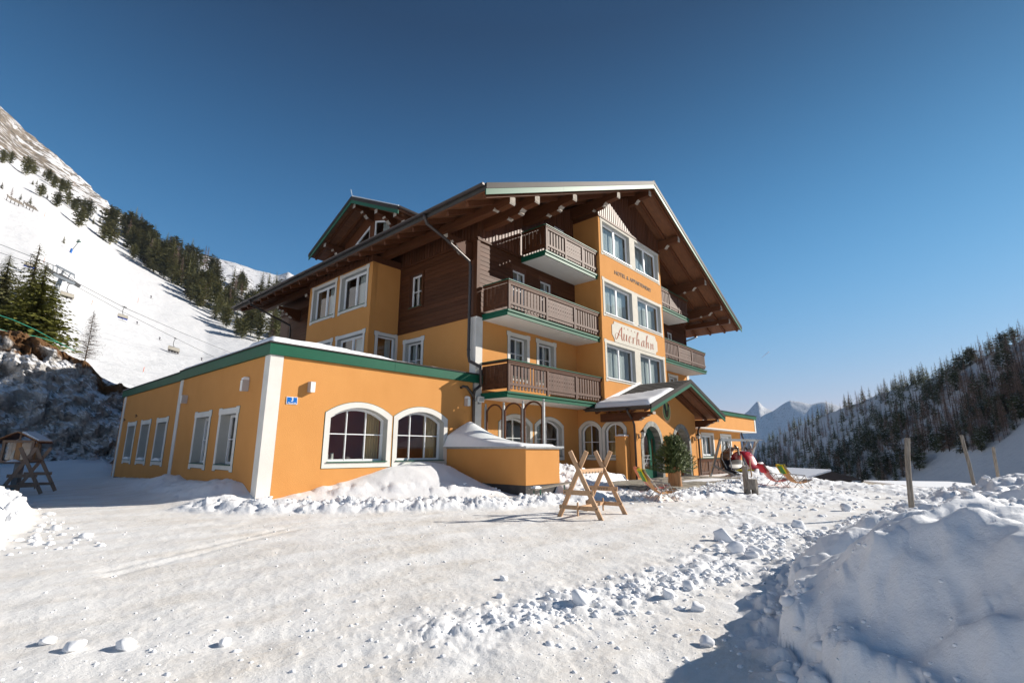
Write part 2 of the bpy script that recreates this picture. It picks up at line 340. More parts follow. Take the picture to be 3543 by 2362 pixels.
def rect(x0, z0, x1, z1): return [(x0, z0), (x1, z0), (x1, z1), (x0, z1)]
def arch(x0, z0, x1, zs, za, n=12):
    """flat sides to zs, curved top with apex za"""
    cx = (x0+x1)/2; a = (x1-x0)/2; h = za-zs
    pts = [(x0, z0), (x1, z0)]
    if h < a*.97:
        Rr = (a*a+h*h)/(2*h); cz = za-Rr; t0 = math.asin(a/Rr)
        for i in range(n+1):
            t = t0-2*t0*i/n; pts.append((cx+Rr*math.sin(t), cz+Rr*math.cos(t)))
    else:
        for i in range(n+1):
            t = math.pi*i/n; pts.append((cx+a*math.cos(t), zs+h*math.sin(t)))
    return pts
def inset(poly, d):
    n = len(poly); out = []
    area = sum(poly[i][0]*poly[(i+1) % n][1]-poly[(i+1) % n][0]*poly[i][1] for i in range(n))
    sg = 1 if area > 0 else -1
    for i in range(n):
        p = Vector(poly[i]); a = Vector(poly[i-1]); b = Vector(poly[(i+1) % n])
        e1 = (p-a).normalized(); e2 = (b-p).normalized()
        n1 = Vector((-e1.y, e1.x))*sg; n2 = Vector((-e2.y, e2.x))*sg
        m = (n1+n2); m /= max(.2, m.dot(n1)) if abs(m.dot(n1)) > 1e-6 else 1
        q = p+m*d; out.append((q.x, q.y))
    return out
def eared(x0, z0, x1, z1, e=.05, L=.2):
    return [(x0-e*.4, z0-.02), (x0+L, z0-.02), (x0+L+.03, z0+.03), (x1-L-.03, z0+.03), (x1-L, z0-.02), (x1+e*.4, z0-.02), (x1+e*.4, z0+.1), (x1, z0+.14),
            (x1, z1-L), (x1+e, z1-L+.05), (x1+e, z1+e*.6), (x1-L, z1+e*.6), (x1-L-.05, z1), (x0+L+.05, z1), (x0+L, z1+e*.6), (x0-e, z1+e*.6), (x0-e, z1-L+.05), (x0, z1-L), (x0, z0+.14), (x0-e*.4, z0+.1)]

# ------------------------------------------------------------------ numpy noise
def _hash(ix, iy, seed):
    h = (ix.astype(np.int64)*374761393 + iy.astype(np.int64)*668265263 + seed*1442695041) & 0xffffffff
    h = ((h ^ (h >> 13))*1274126177) & 0xffffffff
    h = (h ^ (h >> 16)) & 0xffffffff
    return h/4294967295.0
def vnoise(x, y, seed=0):
    ix = np.floor(x); iy = np.floor(y); fx = x-ix; fy = y-iy; fx = fx*fx*(3-2*fx); fy = fy*fy*(3-2*fy)
    a = _hash(ix, iy, seed); b = _hash(ix+1, iy, seed); c = _hash(ix, iy+1, seed); d = _hash(ix+1, iy+1, seed)
    return (a*(1-fx)+b*fx)*(1-fy)+(c*(1-fx)+d*fx)*fy
def fbm(x, y, o=4, seed=0, g=.5):
    s = 0; a = 1; t = 0
    for i in range(o):
        s = s+a*(vnoise(x*2**i+i*17.3, y*2**i-i*9.1, seed+i)-.5)*2; t += a; a *= g
    return s/t
def lumps(x, y, cell, seed=0, dens=.8):
    """domes scattered on a jittered grid, 0..1"""
    X = x/cell; Y = y/cell; ix = np.floor(X); iy = np.floor(Y); h = np.zeros_like(X)
    for dx in (-1, 0, 1):
        for dy in (-1, 0, 1):
            cx = ix+dx; cy = iy+dy
            px = cx+_hash(cx, cy, seed); py = cy+_hash(cx, cy, seed+1)
            rr = .35+.45*_hash(cx, cy, seed+2); on = _hash(cx, cy, seed+3) < dens
            d2 = ((X-px)**2+(Y-py)**2)/rr**2
            h = np.maximum(h, np.where(on & (d2 < 1), np.sqrt(np.maximum(0, 1-d2))*rr*1.25, 0))
    return h
def ss(x): x = np.clip(x, 0, 1); return x*x*(3-2*x)
def pdist(x, y, pts):
    d = np.full(np.shape(x), 1e9)
    for (ax, ay), (bx, by) in zip(pts[:-1], pts[1:]):
        vx, vy = bx-ax, by-ay; t = np.clip(((x-ax)*vx+(y-ay)*vy)/(vx*vx+vy*vy), 0, 1)
        d = np.minimum(d, np.hypot(x-ax-t*vx, y-ay-t*vy))
    return d

def ground_h(x, y):
    """height of the near snow and its packed/dirty mask"""
    x = np.asarray(x, float); y = np.asarray(y, float); r = np.hypot(x, y)
    wx = x+.25*fbm(x*1.3, y*1.3, 3, 50); wy = y+.25*fbm(x*1.3+9, y*1.3+4, 3, 51)
    z = .028*fbm(x*.45, y*.45, 3, 1)
    rough = .015*fbm(x*3.1, y*3.1, 4, 2, .6)+.006*np.abs(fbm(x*1.2+y*2.2, (y*1.2-x*2.2)*3.0, 4, 7, .65))
    # clutter zones: lower edge of the view, and debris fields
    foot = ss((3.3-r)/1.2)
    deb = np.exp(-(pdist(x, y, [(3.0, 3.2), (4.6, 2.9), (6.4, 2.4)])/.55)**2)*.8 + np.exp(-(pdist(x, y, [(7.0, 2.6), (9.5, 2.6), (12, 4)])/.6)**2)*.7 + np.exp(-(pdist(x, y, [(12, 5), (16, 4), (22, 3)])/1.2)**2)*.5
    z = z+rough*(1+1.6*foot+1.2*deb)+foot*(.05*lumps(wx, wy, .16, 5, .6)+.03*lumps(wx, wy, .07, 8, .7))+deb*(.045*lumps(wx, wy, .22, 11, .5)+.03*lumps(wx, wy, .1, 12, .7))
    # tyre tracks
    for k, off in enumerate((0.0, .32)):
        tr = np.exp(-(pdist(x, y, [(1.5, 7.5+off), (4.6, 9.4+off), (7.2, 9.2+off)])/.09)**2); z = z-.02*tr
    dirt = np.clip(1-.8*foot-.9*deb, 0, 1)
    pk = 0
    def pile(h, mask, l1=.0, l2=.0, c1=.5, c2=.2, seed=20):
        nonlocal z, dirt
        m = np.clip(mask, 0, 1)
        z = z+h*m+ss(m*3)*(l1*lumps(wx, wy, c1, seed)+l2*lumps(wx, wy, c2, seed+5)+l2*.6*lumps(wx, wy, c2*.5, seed+9))
        dirt = np.minimum(dirt, 1-ss(m*4)); pk
    # big ploughed bank on the right
    yb = np.interp(x, [-8, -2, 1, 2, 3.0, 3.6, 4.3, 5.3, 7.7, 10.5, 13, 17, 24, 32, 60], [-5, -4, -2.6, -1.4, -.2, .55, 1.08, 1.30, 1.68, 1.66, 1.45, 1.1, .2, -.8, -2])
    yb = yb+.22*fbm(x*.9, y*.2, 3, 71)+.10*fbm(x*3, y*.5, 2, 72)
    d = yb-y
    he = np.interp(x, [0, 2, 4, 5, 6, 7.5, 9, 12, 16, 22, 40], [.45, .5, .62, .62, .54, .42, .32, .22, .2, .2, .2])
    hi = np.interp(x, [0, 3, 4.2, 5.2, 6.5, 8, 10, 14, 20, 28, 40], [.20, .24, .30, .32, .26, .20, .18, .22, .30, .40, .40])
    hi2 = hi*(.8+.5*vnoise(x*.8, y*.8, 33))
    d = d+.10+.10*fbm(x*2.2, y*2.2, 3, 34); tt = np.clip(d/(1.25+.05*np.clip(x-6, 0, 20)), 0, 1); m = np.sqrt(np.maximum(0, 1-(1-tt)**2.2))
    far = ss((x-7)/3)
    z = z+he*m+hi2*ss((d-.35)/(1.0+.12*np.clip(x-5, 0, 10)))
    mm = ss(d/.5); z = z+mm*((.10+.10*far)*lumps(wx*1.2, wy*.8, .75, 21, .75)+(.045+.05*far)*lumps(wx*1.1, wy*.9, .33, 24, .5)+.04*far*lumps(wx, wy, .14, 27, .7)+.20*fbm(x*.8+3, y*.8, 3, 29)-.22*np.abs(fbm(x*1.1, y*1.6, 4, 35))+.04*fbm(x*4, y*4, 4, 30, .6))
    dirt = np.minimum(dirt, 1-ss(d/.3+.6))
    # rubble along its toe
    toe = np.exp(-((d+.05)/.26)**2); z = z+toe*(.10*lumps(wx, wy, .2, 31)+.05*lumps(wx, wy, .09, 32)); dirt = np.minimum(dirt, 1-toe)
    # rim of the terrace towards the valley
    rim = np.exp(-(pdist(x, y, [(19.5, -.8), (24, 2.2), (27, 5.0), (30, 7.6)])/1.0)**2); pile(.02, rim, .09, .06, .5, .2, 41)
    # rough clumps between chairs and hotel
    mid = np.exp(-(pdist(x, y, [(13.2, 8.1), (15.5, 6.9), (18.5, 6.6), (22.5, 7.4), (26, 7.6)])/.75)**2); pile(.06, mid, .08, .06, .34, .14, 45)
    chf = np.exp(-(pdist(x, y, [(18, 4.6), (22, 6.6), (26, 6.8)])/1.6)**2)*.8; pile(.02, chf, .05, .045, .3, .14, 46)
    # clump band in front of the annex
    bd = np.exp(-(pdist(x, y, [(4.7, 14.0), (5.5, 12.6), (7.4, 10.9), (9.6, 9.3), (11.3, 8.75), (12.6, 8.7)])/.62)**2); pile(.10, bd, .08, .045, .46, .17, 48); z = z+bd*(.22*np.abs(fbm(x*2.2, y*2.2, 5, 49, .65))+.05*fbm(x*7, y*7, 3, 50))
    # smooth drift against the annex front
    inb = ss((x-5.6)/.5)*ss((13.0-x)/.6)
    hf = np.interp(x, [5.8, 6.2, 7.0, 8.2, 9.3, 10.2, 11.1, 12, 12.42], [.02, .07, .20, .42, .70, .92, 1.0, .95, .80])
    dd = 14.35-y
    slo = np.interp(x, [6, 9, 11, 12.4], [1.5, 3.2, 4.2, 4.4])
    dr = np.where(y > 14.6, 0, hf*ss(1-np.clip(dd, 0, 9)/slo)**.9)*inb
    hollow = np.exp(-((x-12.25)/.35)**2)*ss(dd/1.5)*.25
    z = z+np.maximum(dr-hollow, 0)*(1+.05*fbm(x*.9, y*.9, 3, 61)); dirt = np.minimum(dirt, 1-ss(dr*8))
    z = z+.10*lumps(wx, wy, .35, 63, .4)*np.exp(-((dr-.28)/.12)**2)*inb
    # drift along the annex side
    hs = np.interp(y, [13.9, 14.5, 15.3, 16.3, 18, 20, 21.5, 22.3, 23.2, 26, 30, 32], [.0, .12, .48, .55, .45, .34, .5, .46, .30, .2, .12, 0])
    ds = np.clip(5.76-x, 0, 9); sd = np.where(x < 6, hs*np.exp(-(ds/1.15)**2.2), 0); z = z+sd+.05*ss(sd*6)*fbm(x*2, y*2, 3, 65)+ss(sd*4)*.05*lumps(wx, wy, .3, 66, .5)
    dirt = np.minimum(dirt, 1-ss(sd*5))
    # pile between the terrace wall and the porch
    pm = np.exp(-((x-16.0)/2.7)**2-((y-12.3)/2.0)**2); pile(.85, np.where(x > 14.0, pm, 0)*ss((x-14)/.2+.3), .09, .05, .55, .22, 68)
    pm2 = np.exp(-((x-20.2)/1.6)**2-((y-11.4)/1.5)**2)*ss((21-x)/.4); pile(.28, pm2, .06, .04, .4, .2, 69)
    # swing surroundings
    sw = np.exp(-((x-29.5)/1.8)**2-((y-8.6)/1.0)**2); pile(.55, sw, .15, .08, .5, .2, 73)
    # left pile
    xb = np.interp(y, [6, 8, 9.4, 10.5, 11.5, 13, 16, 19, 22, 27], [-3, -1.6, .0, .75, 1.0, 1.35, 1.75, 1.6, 1.2, .2])
    dl = xb-x+.2*fbm(x, y, 3, 75); ml = ss(dl/1.1); pile(.34, ml, .20, .13, .5, .2, 77); z = z+.28*ss((dl-.9)/1.5)*(y > 6)
    # bank at the foot of the rock
    az = np.degrees(np.arctan2(y, x)); bk = ss((r-31)/6)*ss((az-78.5)/2); z = z+.75*bk+bk*.25*fbm(x*.5, y*.5, 3, 79); dirt = np.minimum(dirt, 1-bk)
    # paving clear of snow
    pv = ss((x-16.4)/.5)*ss((26.5-x)/.6)*ss((y-7.6-.0*x)/.3)*ss((11.6-y)/.2); z = z*(1-pv)+.02*pv
    # falls away to the valley beyond the terrace
    ed = x-(25.0+1.25*np.clip(y-3.2, 0, 40)-.35*np.clip(-y, 0, 60))
    z = z-15*ss(ed/26)*(az < 60)
    dirt = dirt*(1-ss((r-20)/10)*.5)
    return z, np.clip(dirt, 0, 1)

# ------------------------------------------------------------------ terrain beyond
#      az     r0   z0    R    el    p
TC = [(-180, 60, -2, 500, 12, 1.2), (-120, 60, -8, 450, 11, 1.2), (-60, 95, -15, 250, 16, 1.0), (-34, 100, -18, 235, 19.5, 1.0), (-15, 125, -18, 245, 14.8, 1.0),  # unseen ridge on the sun side, raised to throw shade on the right hill
      (-5.1, 145, -18, 262, 9.1, 1.0), (-.7, 168, -17, 285, 7.1, 1.0), (5.7, 215, -15, 345, 5.0, 1.0), (10.5, 250, -15, 390, 3.2, 1.0), (13.5, 290, -15, 440, 1.8, 1.0), (16, 320, -15, 480, .35, 1.0),
      (20, 350, -15, 560, -.3, 1.0), (30, 300, -15, 560, 0.5, 1.0), (45, 120, -6, 560, 5, 1.2), (60, 60, 1, 450, 13, 1.3), (68.2, 50, 3.5, 420, 15.7, 1.45), (74.1, 48, 3.6, 430, 17.2, 1.5),
      (78, 46, 3.4, 450, 18.7, 1.45), (82.4, 46, 3.4, 500, 20.9, 1.35), (85, 46, 3.4, 560, 22.6, 1.25), (87.6, 46, 3.6, 620, 24.4, 1.2), (89.8, 46, 4, 640, 25.3, 1.2), (91.6, 46, 4, 640, 26.6, 1.2),
      (100, 46, 4, 680, 29, 1.2), (125, 60, 2, 650, 25, 1.2), (150, 60, 0, 550, 16, 1.2), (180, 60, -2, 500, 12, 1.2)]
TA = np.array(TC, float)
def far_h(azd, r):
    azd = np.asarray(azd, float); r = np.asarray(r, float)
    r0, z0, RR, el, p = [np.interp(azd, TA[:, 0], TA[:, i]) for i in range(1, 6)]
    zR = CAMZ+RR*np.tan(np.radians(el)); t = np.clip((r-r0)/(RR-r0), 0, 1)
    z = z0+(zR-z0)*t**p
    left = ss((azd-60)/8)
    z = np.where(r > RR, zR-(r-RR)*.35, z)
    # meadow dip at the foot of the right-hand hill
    return z, t, left
x_, y_ = 0, 0
def terrain_h(x, y):
    azd = np.degrees(np.arctan2(y, x)); r = np.hypot(x, y)
    z, t, left = far_h(azd, r)
    hi = ss((t-.72)/.2)*ss((azd-76)/6)
    z = z+(.25+1.2*t)*fbm(x*.03, y*.03, 4, 90)*ss((r-70)/60)+hi*5.0*fbm(x*.045, y*.045, 5, 91, .62)*np.where(r > 0, 1, 1)
    z = z+left*.35*fbm(x*.2, y*.2, 3, 92)*ss((r-70)/50)
    return z, t

def polar_mesh(azs, rs, hfun, attr):
    A, RR_ = np.meshgrid(np.radians(azs), rs, indexing='ij'); X = RR_*np.cos(A); Y = RR_*np.sin(A)
    Z, at = hfun(X, Y); na, nr = A.shape
    co = np.stack([X, Y, Z], -1).reshape(-1, 3).astype(np.float32)
    i = np.arange(na-1)[:, None]*nr+np.arange(nr-1)[None, :]
    q = np.stack([i, i+1, i+1+nr, i+nr], -1).reshape(-1, 4)[:, ::-1]
    q = q[:, ::-1]
    me = bpy.data.meshes.new('terrain'); me.vertices.add(len(co)); me.vertices.foreach_set('co', co.ravel())
    me.loops.add(q.size); me.loops.foreach_set('vertex_index', q.ravel().astype(np.int32)); me.polygons.add(len(q))
    me.polygons.foreach_set('loop_start', np.arange(0, q.size, 4, dtype=np.int32)); me.polygons.foreach_set('use_smooth', np.ones(len(q), bool))
    a = me.attributes.new(attr, 'FLOAT', 'POINT'); a.data.foreach_set('value', at.ravel().astype(np.float32))
    me.update(calc_edges=True); me.validate(); return me
azn = np.concatenate([np.arange(-180, -40, 2.0), np.arange(-40, -14, .5), np.arange(-14, 98, .15), np.arange(98, 130, .5), np.arange(130, 180.1, 2.0)])
rsn = np.concatenate([np.linspace(.02, 1.2, 8), np.geomspace(1.26, 24, 330), np.geomspace(24.3, 58, 70)])
g = solo('ground', polar_mesh(azn, rsn, ground_h, 'dirt'), M['snow'], 'packed snow forecourt with ploughed banks', 'snow', kind='structure'); del g['category']
def terr_attr(x, y):
    z, t = terrain_h(x, y); azd = np.degrees(np.arctan2(y, x)); r = np.hypot(x, y)
    inner = ss((58-r)/8); z = z-inner*6
    # share of bare rock: high on the left ridge
    e = np.degrees(np.arctan2(z-CAMZ, r)); line = np.interp(azd, [74, 78, 82.4, 85, 87.6, 89.8, 92, 100], [30, 18.9, 19.3, 20.6, 21.6, 22.2, 22.9, 25])
    rock = ss((e-line)/1.0)*.43*np.interp(azd, [76, 82, 86, 89, 91, 110], [.85, .93, 1.0, 1.1, 1.12, 1.12])
    rock = np.where(azd > 74, rock, 0)
    return z, rock
azt = np.concatenate([np.arange(-180, -20, 4.0), np.arange(-20, 20, .35), np.arange(20, 66, 1.5), np.arange(66, 100, .22), np.arange(100, 180.1, 4.0)])
rst = np.concatenate([np.geomspace(36, 700, 210), np.geomspace(720, 2500, 14)])
gt = solo('hillside', polar_mesh(azt, rst, terr_attr, 'rock'), M['slope'], 'snowy ski slope and wooded hills around the hotel', 'hill', kind='structure'); del gt['category']

def far_range(name, pts, dist, depth, seed, label):
    pts = sorted(pts)
    """a distant mountain: crest polyline given as azimuth/elevation at its distance"""
    azs = np.linspace(pts[0][0], pts[-1][0], 160); els = np.interp(azs, [p[0] for p in pts], [p[1] for p in pts]); base = els.min()-3
    rows = 44; vs = []
    for j in range(rows):
        t = j/(rows-1)   # 0 foot (near) .. 1 crest
        rr = dist-depth*(1-t)
        for a, e in zip(azs, els):
            zc = CAMZ+dist*math.tan(R(e)); z0 = CAMZ+(dist-depth)*math.tan(R(base))
            k = t**1.25; z = z0+(zc-z0)*k
            x = rr*math.cos(R(a)); y = rr*math.sin(R(a)); vs.append([x, y, z, t])
    v = np.array(vs); s = dist/5000
    v[:, 2] += (ss(v[:, 3]*3)*(1-ss((v[:, 3]-.93)/.07)*.6))*s*38*(1-2*np.abs(fbm(v[:, 0]*.0022/s, v[:, 1]*.0022/s, 6, seed)))
    n = len(azs); f = [(j*n+i, j*n+i+1, (j+1)*n+i+1, (j+1)*n+i) for j in range(rows-1) for i in range(n-1)]
    back = len(v); bv = [(p[0]*1.35, p[1]*1.35, -100, 1) for p in v[(rows-1)*n:]]
    f += [((rows-1)*n+i, (rows-1)*n+i+1, back+i+1, back+i) for i in range(n-1)]
    v = np.vstack([v, np.array(bv)])
    me = bpy.data.meshes.new(name); me.from_pydata([tuple(p[:3]) for p in v], [], f); me.polygons.foreach_set('use_smooth', [True]*len(me.polygons))
    a = me.attributes.new('rock', 'FLOAT', 'POINT'); a.data.foreach_set('value', np.full(len(v), .36, np.float32))
    o = solo(name, me, M['peak'], label, 'mountain', kind='structure'); del o['category']
far_range('mountains', [(28, 0), (21, 1.0), (18.5, 2.2), (17.2, 3.3), (16.4, 3.9), (15.4, 4.95), (14.9, 4.3), (14.1, 3.85), (13.2, 4.5), (12.5, 4.9), (11.7, 4.75), (10.8, 4.4), (9.5, 4.6), (8, 4.0), (4, 2.5), (0, 1)], 5200, 1000, 101, 'distant snowy twin peaks')
far_range('mountains', [(50, 9), (58, 13), (63, 16.2), (66.3, 17.9), (67.3, 18.35), (68.4, 17.9), (70.5, 18.1), (72.4, 18.6), (75, 18.8), (79, 18.2), (84, 15)], 1500, 700, 103, 'snowy ridge behind the forest')

# ------------------------------------------------------------------ picture rays -> real positions on the terrain
def ray(dx, dy):
    v = Vector((dx*1.50638-1771.5, -(dy*1.50638-1181), -F_PX)); return (m3 @ v)
def azel(dx, dy):
    d = ray(dx, dy); return math.degrees(math.atan2(d.y, d.x)), math.atan2(d.z, math.hypot(d.x, d.y))
def at(dx, dy, r):
    d = ray(dx, dy); h = math.hypot(d.x, d.y); return Vector((d.x/h*r, d.y/h*r, CAMZ+d.z/h*r))
def hit(dx, dy, rmin=60, rmax=640):
    d = ray(dx, dy); h = math.hypot(d.x, d.y); rs = np.linspace(rmin, rmax, 400)
    X = d.x/h*rs; Y = d.y/h*rs; z, _ = terrain_h(X, Y); dz = CAMZ+d.z/h*rs-z
    k = np.where(dz <= 0)[0]; i = int(k[0]) if len(k) else int(np.argmin(dz))
    return Vector((X[i], Y[i], z[i])), float(rs[i])
def gz(x, y): return float(ground_h(np.array([x]), np.array([y]))[0][0])

# ================================================================== windows
MWD = {}
def frontM(x, y, z): return T((x, y, z))
def sideM(x, y, z): return T((x, y, z)) @ RZ(-math.pi/2)
def window(parent, mw, w, h, apex=None, cols=2, rows=1, sur=.17, ears=True, depth=.26, bars='thick', sill=True, snow=False, curt='both', wallmat='room', wood=False, rise=0, lowerbar=None, picture=False):
    """local frame: x to the right, z up, y into the wall; origin = lower left corner of the opening on the wall face"""
    op = rect(0, 0, w, h) if apex is None else arch(0, 0, w, h, apex)
    top = h if apex is None else apex
    mb = MB()
    if apex is None:
        outer = eared(-sur, -sur, w+sur, h+sur) if ears else rect(-sur, -sur, w+sur, h+sur)
        o2 = inset(rect(-sur, -sur, w+sur, h+sur), -.0)
    else: outer = arch(-sur, -sur, w+sur, h+sur*.75, apex+sur)
    if sur > 0:
        mb.plate(outer, [op], -.018, .02, 0)
        if apex is not None: mb.plate(inset(outer, -.014), [inset(outer, .004)], -.010, .015, 2)
        else: mb.plate(inset(outer, -.012), [inset(outer, .003)], -.008, .015, 2)
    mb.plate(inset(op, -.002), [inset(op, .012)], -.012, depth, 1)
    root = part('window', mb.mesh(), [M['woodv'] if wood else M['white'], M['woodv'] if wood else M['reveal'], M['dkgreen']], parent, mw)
    fr = MB(); o1 = inset(op, .012); o2 = inset(op, .085); fr.plate(o1, [o2], depth-.07, depth-.005)
    bw = .085 if bars == 'thick' else .028
    def topz(x):
        if apex is None: return h-.05
        a = w/2; hh = apex-h; Rr = (a*a+hh*hh)/(2*hh); return apex-Rr+math.sqrt(max(0, Rr*Rr-(x-a)**2))-.05
    for i in range(1, cols):
        x = w*i/cols; fr.box(x-bw/2, x+bw/2, depth-.082, depth-.012, .06, topz(x))
    hz = lowerbar if lowerbar else None
    for j in range(1, rows):
        z = hz if hz else h*j/rows; fr.box(.06, w-.06, depth-.078, depth-.016, z-.014, z+.014)
    if bars == 'thick' and cols == 2:      # inner sash lines
        for x0, x1 in ((.085, w/2-.04), (w/2+.04, w-.085)): fr.plate(rect(x0, .085, x1, h-.085), [rect(x0+.035, .12, x1-.035, h-.12)], depth-.045, depth-.018)
    part('frame', fr.mesh(), M['pvc'], root, mw)
    pn = MB(); pn.plate(inset(op, .06), [], depth-.034, depth-.022); part('pane', pn.mesh(), M['glass'], root, mw)
    if sill:
        sb = MB(); sb.box(-.03, w+.03, -.06, depth-.09, -.012, .018); part('sill', sb.mesh(), M['dkgreen'], root, mw)
    if snow:
        sb = MB(); n = 9
        for k in range(n):
            x0 = .05+(w-.1)*k/n; hh = .09*math.sin(math.pi*(k+.5)/n)+.02; sb.box(x0, x0+(w-.1)/n, -.05, depth-.1, .018, .018+hh)
        part('snow', sb.mesh(), M['snowroof'], root, mw)
    if curt:
        cb = MB(); zt = (apex or h)-.03
        spans = {'both': ((.08, .26), (.74, .92)), 'right': ((.62, .92),), 'left': ((.08, .35),), 'wide': ((.06, .40), (.60, .94)), 'rightwide': ((.50, .95),), 'full': ((.03, .97),), 'sidewide': ((.70, .97),)}[curt]
        for a, b in spans:
            n = 12
            for k in range(n):
                x0 = w*(a+(b-a)*k/n); x1 = w*(a+(b-a)*(k+1)/n); yy = depth+.12+.035*(k % 2); y2 = depth+.12+.035*((k+1) % 2)
                cb.add([(x0, yy, .02), (x1, y2, .02), (x1, y2, zt), (x0, yy, zt), (x0, yy+.01, .02), (x1, y2+.01, .02), (x1, y2+.01, zt), (x0, yy+.01, zt)], [(0, 1, 2, 3), (7, 6, 5, 4), (0, 4, 5, 1), (3, 2, 6, 7), (0, 3, 7, 4), (1, 5, 6, 2)])
        part('curtain', cb.mesh(), M['curtainy'] if wallmat == 'roomred' else M['skytint'] if wallmat == 'skytint' else M['curtain'], root, mw)  # in the bay this is an added sheet coloured as sky reflection
    if picture:
        pb = MB(); pb.box(w*.10, w*.36, depth+1.2, depth+1.24, h*.25, h*.52); part('picture', pb.mesh(), M['picture'], root, mw)
    return op
def shift(op, x, z): return [(p[0]+x, p[1]+z) for p in op]

# ================================================================== annex
AX, AY, AF, AZ = 5.765, 14.35, 31.84, 4.06
annex = thing('annex_building', 'low flat-roofed orange annex with green fascia and arched front windows', 'annex', (9.6, 23, 0))
XE = 13.70
ops = []
w1 = window(annex, frontM(7.71, AY, 1.04), 2.07, 1.36, apex=1.70, cols=3, rows=2, bars='thin', depth=.30, curt='sidewide', wallmat='roomred', lowerbar=.86)
w2 = window(annex, frontM(10.19, AY, 1.05), 2.06, 1.36, apex=1.70, cols=3, rows=2, bars='thin', depth=.30, curt='sidewide', wallmat='roomred', lowerbar=.86, snow=False)
mb = MB(); mb.plate(rect(AX, -.5, XE, AZ), [shift(w1, 7.71, 1.04), shift(w2, 10.19, 1.05)], 0, .32); part('wall', mb.mesh(), M['orange'], annex, T((0, AY, 0)))
holes = []
for i, yl in enumerate((30.26, 27.74, 25.19, 20.28, 17.89)):
    h0 = .95; hh = 1.56
    window(annex, sideM(AX, yl-.17, h0), 1.28, hh, cols=2 if i < 3 else 1, rows=1 if i < 3 else 2, bars='thin', depth=.34, curt='both', snow=(i < 3))
    holes.append(rect(AF-(yl-.17), h0, AF-(yl-.17)+1.28, h0+hh))
mb = MB(); mb.plate(rect(0, -.5, AF-AY, AZ), holes, 0, .36); part('wall', mb.mesh(), M['orange'], annex, sideM(AX, AF, 0))
mb = MB(); mb.box(AX, XE, AF, AF+.3, -.5, AZ); mb.box(AX+.4, 13.8, AY+.4, AF, AZ-.1, AZ+.1); part('back_wall', mb.mesh(), M['orange'], annex)
mb = MB(); mb.box(7, 13.6, 16.6, 16.7, -.2, AZ-.12); mb.box(AX+.4, 13.6, AY+.35, 16.6, -.2, .3); part('interior_wall', mb.mesh(), M['roomred'], annex)
mb = MB(); mb.box(AX+2.6, AX+2.7, 17.8, 31.5, 0, AZ-.12); part('interior_wall', mb.mesh(), M['room'], annex)
mb = MB(); mb.box(8.0, 9.0, 15.9, 16.5, .98, 1.04)
for k in range(5): mb.box(8.1+.17*k, 8.19+.17*k, 16.1, 16.18, 1.04, 1.26+.05*(k % 3))
part('table', mb.mesh(), M['lens'], annex)
mb = MB(); mb.box(AX-.03, AX+.345, AY-.03, AY+.02, -.4, AZ-.004); mb.box(AX-.03, AX+.02, AY+.02, AY+.33, -.4, AZ-.004); part('corner_pilaster', mb.mesh(), M['white'], annex)
mb = MB(); mb.box(AX+.345, AX+.357, AY-.006, AY+.01, -.4, AZ-.006); part('pilaster_line', mb.mesh(), M['dkgreen'], annex)
mb = MB(); mb.box(AX-.025, AX+.02, 22.25, 22.60, -.4, AZ-.004); mb.box(AX-.025, AX+.02, 31.5, 31.88, -.4, AZ-.004); part('wall_strip', mb.mesh(), M['white'], annex)
mb = MB(); mb.box(AX-.015, AX+.02, 22.7, 31.5, -.4, .12); part('plinth', mb.mesh(), M['plinth'], annex)
fx0, fx1, fy0, fy1 = AX-.09, 14.35, AY-.09, 32.3
mb = MB(); mb.box(fx0, 9.9-.004, fy0, AY+.2, AZ, 4.385); mb.box(9.9+.004, fx1, fy0, AY+.2, AZ, 4.385); part('fascia', mb.mesh(), M['green'], annex)
mb = MB(); mb.box(fx0, AX+.2, AY+.2+.003, 22.55, AZ, 4.385); mb.box(fx0+.02, AX+.2, 22.56, fy1, AZ-.02, 4.35); part('fascia', mb.mesh(), M['green'], annex)
mb = MB(); mb.box(fx0-.03, fx1, fy0-.03, AY+.25, 4.388, 4.43); mb.box(fx0-.03, AX+.25, AY+.253, 22.55, 4.388, 4.43); mb.box(fx0-.01, AX+.25, 22.553, fy1+.02, 4.353, 4.39); part('edge_trim', mb.mesh(), M['metal'], annex)
# roof snow as a lumpy slab
def snow_slab(x0, x1, y0, y1, z0, hfun, step=.15, bfun=None):
    nx = max(2, int((x1-x0)/step)); ny = max(2, int((y1-y0)/step)); xs = np.linspace(x0, x1, nx); ys = np.linspace(y0, y1, ny)
    X, Y = np.meshgrid(xs, ys, indexing='ij'); H = hfun(X, Y); B = np.zeros_like(X) if bfun is None else bfun(X, Y); N = nx*ny
    v = np.concatenate([np.stack([X, Y, z0+H], -1).reshape(-1, 3), np.stack([X, Y, z0+B], -1).reshape(-1, 3)]).tolist()
    f = []
    for i in range(nx-1):
        for j in range(ny-1):
            q = i*ny+j; f.append((q, q+ny, q+ny+1, q+1)); f.append((q+N, q+1+N, q+ny+1+N, q+ny+N))
    for j in range(ny-1):
        f.append((j, j+1, j+1+N, j+N)); q = (nx-1)*ny+j; f.append((q, q+N, q+1+N, q+1))
    for i in range(nx-1):
        q = i*ny; f.append((q, q+N, q+ny+N, q+ny)); q = i*ny+ny-1; f.append((q, q+ny, q+ny+N, q+N))
    me = bpy.data.meshes.new('snow'); me.from_pydata(v, [], f); me.polygons.foreach_set('use_smooth', [True]*len(f)); me.update(); return me
